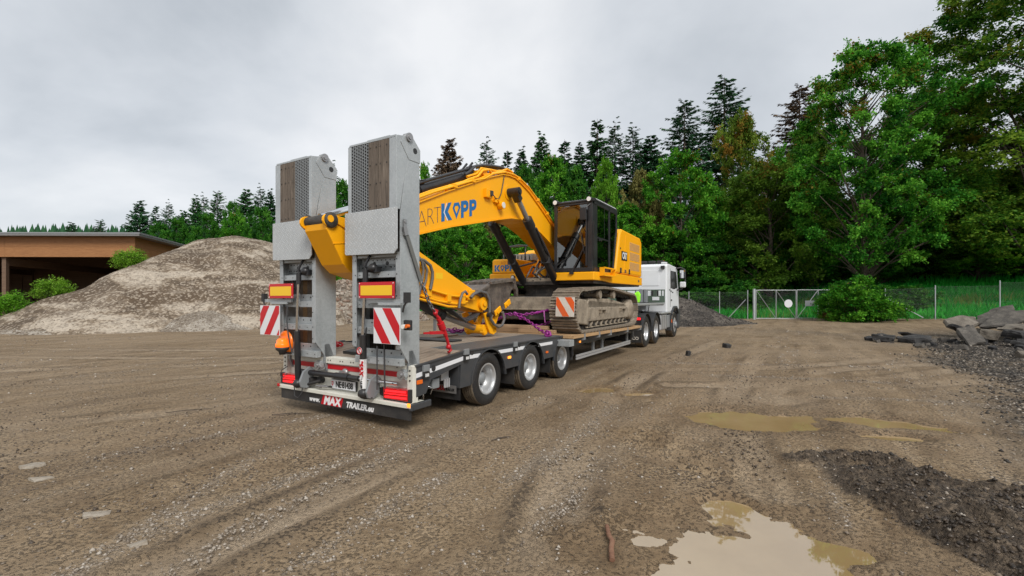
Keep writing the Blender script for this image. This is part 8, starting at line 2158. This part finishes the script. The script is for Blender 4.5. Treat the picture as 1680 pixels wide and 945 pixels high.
# timbers under the coupler
TM = [((-.55, .12), 2.86, 2.98, .868, .945), ((.13, .62), 2.86, 2.98, .868, .945), ((.63, 1.0), 2.87, 2.99, .868, .942), ((-.45, .42), 2.88, 3.02, .948, 1.025), ((.43, .82), 2.88, 3.02, .948, 1.02)]
LB = ['lower timber block under the coupler, farthest left of its row', 'lower timber block under the coupler, in the middle of its row', 'lower timber block under the coupler next to the right track', 'upper long timber block lying on the lower ones under the coupler', 'upper short timber block lying next to the long one']
for (a, b), v0, v1, z0, z1 in []: pass
for ((a, b), v0, v1, z0, z1), lb in zip(TM, LB):
    m = MB(((a + b) / 2, v0, z0)); m.box(a, b, v0, v1, z0, z1)
    o = m.build('timber_block', M['timber_x'], None, .004); o.location = tworld((a + b) / 2, v0, z0); o.rotation_euler = (0, 0, HEAD)
    tag(o, lb, 'timber block', 'timber blocks on the trailer deck')
# black rubber mats and steel bars on the left of the deck
for k, (u0, u1, v0, v1, lb) in enumerate(((-.35, -.05, -1.35, -.40, 'black rubber mat strip on the deck between the ramps'), (-.60, .30, .35, .62, 'black rubber mat lying crosswise on the deck planks'), (-.95, -.45, .7, 1.5, 'pale board lying on the left deck plates'))):
    m = MB((u0, v0, .87)); z = .872 if v0 > -.6 else .835
    m.hexa([(u0, v0, z - (.0 if v0 > -.6 else .02)), (u1, v0, z - (.0 if v0 > -.6 else .02)), (u1, v1, z + (.0 if v0 > -.6 else .06)), (u0, v1, z + (.0 if v0 > -.6 else .06)), (u0, v0, z + .02), (u1, v0, z + .02), (u1, v1, z + .025 + (.0 if v0 > -.6 else .06)), (u0, v1, z + .025 + (.0 if v0 > -.6 else .06))])
    o = m.build('rubber_mat' if k < 2 else 'board', M['rubber'] if k < 2 else M['plank_deck'], None, .003); o.location = tworld(u0, v0, .87); o.rotation_euler = (0, 0, HEAD)
    tag(o, lb, 'mat' if k < 2 else 'board')
# hi-vis jacket hung on the headboard post
jk = []
m = MB((.36, 11.55, 1.45)); rng_ = random.Random(2)
prof = [(.0, .09), (.10, .115), (.20, .10), (.30, .11), (.38, .07), (.42, .03)]
vs = []; fs = []
for i, (z, r) in enumerate(prof):
    for k in range(12):
        a = 2 * PI * k / 12; q = r * (1 + .22 * math.sin(3 * a + i)); vs.append((.36 + q * math.cos(a), 11.62 + .6 * q * math.sin(a), 1.45 + z))
for i in range(len(prof) - 1):
    for k in range(12): fs.append((i * 12 + k, i * 12 + (k + 1) % 12, (i + 1) * 12 + (k + 1) % 12, (i + 1) * 12 + k))
m.add(vs, fs, True); m.tube([(.28, 11.6, 1.80), (.25, 11.52, 1.68), (.28, 11.5, 1.56)], [.035, .04, .03], 8)
o = m.build('jacket', M['hivis'], None); o.location = tworld(.36, 11.55, 1.45); o.rotation_euler = (0, 0, HEAD)
tag(o, 'lime green hi-vis jacket hung on the headboard post behind the excavator', 'jacket')

# ------------------------------------------------------------------ broken asphalt and concrete slabs at the right
def m_slab(name, c0, c1, c2):
    t = NT(name); c = t.co(); n = t.noise(c, 3.5, 6, 0.7); n2 = t.noise(c, 30, 4, 0.7)
    nz = t.math('ABSOLUTE', t.n('SeparateXYZ', {'Vector': t.n('NewGeometry').outputs['True Normal']}).outputs[2])
    f = t.math('ADD', t.math('MULTIPLY', n, .6), t.math('MULTIPLY', n2, .45))
    col = t.ramp(f, [(.38, c0), (.54, c1), (.70, c2)])
    t.bsdf(col, .85, 0, t.bump(f, .6, .03)); return t.m
MS = {'black': m_slab('black_asphalt', (.012, .012, .013), (.030, .029, .029), (.085, .08, .075)),
      'grey': m_slab('dusty_asphalt', (.032, .028, .025), (.078, .069, .058), (.16, .142, .118)),
      'stone': m_slab('pale_stone', (.20, .17, .13), (.29, .25, .20), (.38, .34, .28)),
      'pale': m_slab('broken_concrete', (.062, .052, .041), (.135, .115, .091), (.23, .205, .168))}
def slab(x, y, z, L, Wd, T, rz, tilt, roll, mat, seed):
    rng = random.Random(seed); n = rng.randint(4, 6); pts = []
    for i in range(n):
        a = 2 * PI * (i + rng.uniform(-.28, .28)) / n; r = rng.uniform(.85, 1.2)
        pts.append((L / 2 * r * math.cos(a), Wd / 2 * r * math.sin(a)))
    m = MB(); tp = [(a * rng.uniform(.93, .99), b * rng.uniform(.93, .99), T / 2 + rng.uniform(-.02, .02)) for a, b in pts]; md = [(a * rng.uniform(.98, 1.03), b * rng.uniform(.98, 1.03), rng.uniform(.1, .3) * T) for a, b in pts]; bt = [(a * rng.uniform(.88, .98), b * rng.uniform(.88, .98), -T / 2) for a, b in pts]
    v = tp + md + bt
    fs = [tuple(range(n)), tuple(range(3 * n - 1, 2 * n - 1, -1))]
    for i in range(n):
        j = (i + 1) % n; fs += [(n + i, n + j, j, i), (2 * n + i, 2 * n + j, n + j, n + i)]
    m.add(v, fs)
    o = m.build('broken_slab', MS[mat], None)
    if L > .55:
        bm = bmesh.new(); bm.from_mesh(o.data)
        bmesh.ops.triangulate(bm, faces=bm.faces[:])
        bmesh.ops.subdivide_edges(bm, edges=bm.edges[:], cuts=3, use_grid_fill=True)
        sd = seed * 3.7
        for q in bm.verts:
            k = .05 * L if L < 1.2 else .055
            n1 = Vector((fbm(np.array([q.co.x * 5 + sd]), np.array([q.co.y * 5 + q.co.z * 7]), 3)[0], fbm(np.array([q.co.y * 5 - sd]), np.array([q.co.x * 5 + q.co.z * 6]), 3)[0], fbm(np.array([q.co.x * 4 + 9]), np.array([q.co.y * 4 + sd]), 3)[0] * .8))
            q.co += n1 * (k * 2.6)
        bm.to_mesh(o.data); bm.free()
    o.location = (x, y, z); o.rotation_euler = (tilt, roll, rz); return o
S = [  # x, y, height of centre, length, width, thickness, rz, tilt, roll, mat, label
 (13.75, 16.9, .15, .85, .7, .26, .2, .1, .1, 'black', 'black asphalt lump at the left end of the slab row'),
 (14.70, 16.6, .16, 1.05, .8, .28, -.1, .05, 0, 'black', 'black asphalt lump second from the left of the slab row'),
 (15.0, 18.2, .12, 1.0, .5, .14, .3, .1, .1, 'black', 'thin black asphalt flake behind the two left lumps'),
 (16.4, 18.6, .14, 1.3, .6, .12, .1, .0, .15, 'black', 'thin dark flake farther back in the slab row'),
 (16.05, 15.9, .33, 1.15, .9, .30, .5, .25, -.45, 'grey', 'dusty slab tilted up on its edge with a black side'),
 (16.65, 16.4, .36, .7, .8, .30, .9, .9, .1, 'black', 'black asphalt wedge leaning on the tilted dusty slab'),
 (16.55, 16.9, .62, .6, .4, .16, .2, .1, .5, 'black', 'small black flake lying on top of the tilted slab'),
 (17.35, 16.6, .38, .8, .7, .46, .1, .1, .2, 'pale', 'pale concrete block standing upright behind the front slab'),
 (16.95, 15.2, .14, .9, .6, .14, .4, .2, .15, 'black', 'thin black plate in front of the concrete block'),
 (17.75, 14.7, .22, 1.55, .9, .26, -.05, .12, -.05, 'grey', 'large flat dusty slab lying foremost in the row'),
 (18.75, 16.6, .32, 1.4, .9, .36, .05, .1, .1, 'black', 'dark block with flat top behind the foremost slab'),
 (19.9, 15.8, .34, 1.7, 1.1, .40, .05, .18, .12, 'black', 'long black slab right of the foremost one'),
 (20.9, 15.2, .36, 1.9, 1.1, .42, .1, .25, -.18, 'black', 'big black slab at the right edge leaning to the left'),
 (19.3, 17.4, .62, 1.5, .9, .16, .1, .05, -.10, 'pale', 'flat pale slab resting on the dark block'),
 (20.6, 17.6, .66, 1.9, 1.0, .18, -.1, .1, -.10, 'pale', 'long pale slab spanning the dark ones'),
 (20.2, 18.6, .95, 1.9, 1.1, .22, .2, .15, -.35, 'grey', 'grey slab sloping up to the right in the heap'),
 (18.7, 19.0, .70, 1.3, .8, .26, .2, .5, -.2, 'pale', 'pale rough slab at the back left of the heap'),
 (21.6, 18.6, 1.22, 2.0, 1.1, .30, .2, .2, -.42, 'pale', 'topmost pale slab tilted up at the right edge'),
 (20.8, 19.6, 1.05, 2.0, .9, .16, .15, .1, -.45, 'grey', 'thin grey slab under the topmost one'),
 (22.2, 17.4, 1.0, 1.6, .9, .22, .1, .1, -.5, 'grey', 'grey slab standing steep at the right edge'),
 (22.4, 16.2, .65, 1.6, 1.0, .26, 0, .2, -.2, 'pale', 'pale slab at the right edge below the steep one'),
 (21.6, 16.4, .60, 1.2, .7, .2, .5, .3, .2, 'grey', 'small grey slab wedged between the pale and black ones'),
 (18.2, 15.5, .14, .6, .5, .2, .3, .2, .1, 'pale', 'small pale lump left behind the foremost slab'),
 (19.2, 13.6, .08, .9, .4, .12, 0, .1, .0, 'grey', 'lone flat grey flake in front of the heap'),
 (18.3, 12.2, .07, .8, .4, .12, .3, .05, .1, 'black', 'lone black flake far in front of the heap'),
 (17.0, 11.6, .05, .45, .22, .07, .1, .05, .1, 'pale', 'short pale splinter lying on the black crumbs'),
]
for i, r in enumerate(S):
    o = slab(r[0], r[1], gz(r[0], r[1]) + r[2] * .80, r[3] * 1.08, r[4] * 1.1, r[5] * .72, *r[6:9], r[9], 100 + i); tag(o, r[10], 'slab', 'broken slabs at the right of the yard', 'thing')
rg = random.Random(77)
for i in range(110):
    x = rg.uniform(13.2, 23.5); y = 15.8 + rg.gauss(0, 1.5) + .12 * (x - 17); s = rg.uniform(.08, .30)
    o = slab(x, y, gz(x, y) + s * .2, s * 1.3, s, s * .6, rg.uniform(0, 6), rg.uniform(-.5, .5), rg.uniform(-.5, .5), rg.choice(['black', 'black', 'grey', 'pale']), 300 + i)
    o.name = 'asphalt_lump'; tag(o, 'small broken lump scattered around the slab heap', 'lump', 'small lumps around the slab heap')

# ------------------------------------------------------------------ odd things on the ground
m = MB(); P = [(.0, 0, .02), (.02, .12, .03), (.045, .20, .035), (.04, .28, .03), (.055, .42, .025)]
m.tube(P, [.018, .017, .018, .016, .015], 8); m.v = [(x, y, z * .8) for x, y, z in m.v]
rust = m_muddy('rusty_bar', (.10, .045, .025), (.20, .10, .06), (.30, .18, .11), 0.1, .8)
o = m.build('bent_bar', rust, None); x, y = .62, 2.82; o.location = (x, y, gz(x, y)); tag(o, 'bent rust brown bar lying on the mud left of the big puddle', 'bar')
for x, y, L, rz, lb in ((-4.6, 4.36, .22, .1, 'pale flat stone at the left edge, the upper of two'), (-4.2, 4.06, .21, .15, 'pale flat stone at the left edge, the lower of two'), (-3.1, 3.40, .18, .2, 'pale flat stone half buried in front of a dark rut'), (-2.45, 2.99, .14, .1, 'pale flat stone nearest the bottom left')):
    o = slab(x, y, gz(x, y) - .002, L, L * .62, .03, rz, .01, .01, 'stone', int(abs(x) * 100)); o.name = 'flat_stone'; tag(o, lb, 'stone')
for x, y, L, rz, lb in ((-3.05, 6.3, .50, .2, 'thin dark stick lying on the open dirt left of the trailer'), (-4.6, 6.5, .55, .5, 'thin twig on the dirt at the far left'), (-.12, 5.2, .26, .6, 'short dark twig in front of the trailer apron')):
    m = MB(); m.tube([(-L / 2, 0, .012), (-.1 * L, .012, .018), (L / 2, 0, .012)], [.006, .009, .004], 6); o = m.build('stick', M['bark'], None); o.location = (x, y, gz(x, y)); o.rotation_euler = (0, 0, rz); tag(o, lb, 'stick')
for x, y, L, lb in ((20.6, 33.0, 2.6, 'pale board lying before the gate'), (23.2, 32.4, 3.4, 'long pale pole lying at the foot of the shrub')):
    m = MB(); m.box(-L / 2, L / 2, -.06, .06, 0, .06); o = m.build('board', M['plank_deck'], None); o.location = (x, y, gz(x, y) + .02); o.rotation_euler = (0, .02, -.05); tag(o, lb, 'board')
for x, y, s, lb in ((7.0, 14.8, .40, 'dark clod lying alone on the yard right of the truck'), (5.0, 12.9, .2, 'small dark clod on the yard beside the trailer')):
    o = slab(x, y, gz(x, y) + .05, s, s * .6, .14, .3, .2, .1, 'black', 7); o.name = 'clod'; tag(o, lb, 'clod')
# ------------------------------------------------------------------ keep to thing > part > sub-part
def depth(o):
    d = 0
    while o.parent is not None: o = o.parent; d += 1
    return d
bpy.context.view_layer.update()
deep = sorted([o for o in list(COL.objects) if depth(o) > 2], key=depth)
for o in deep:
    p = o
    while depth(p) > 1: p = p.parent
    M0 = o.matrix_world.copy(); o.parent = p
    o.matrix_parent_inverse = Matrix.Identity(4); o.matrix_basis = p.matrix_world.inverted() @ M0
for o in list(COL.objects):
    if o.type == 'EMPTY' and depth(o) == 2 and not o.children: bpy.data.objects.remove(o)
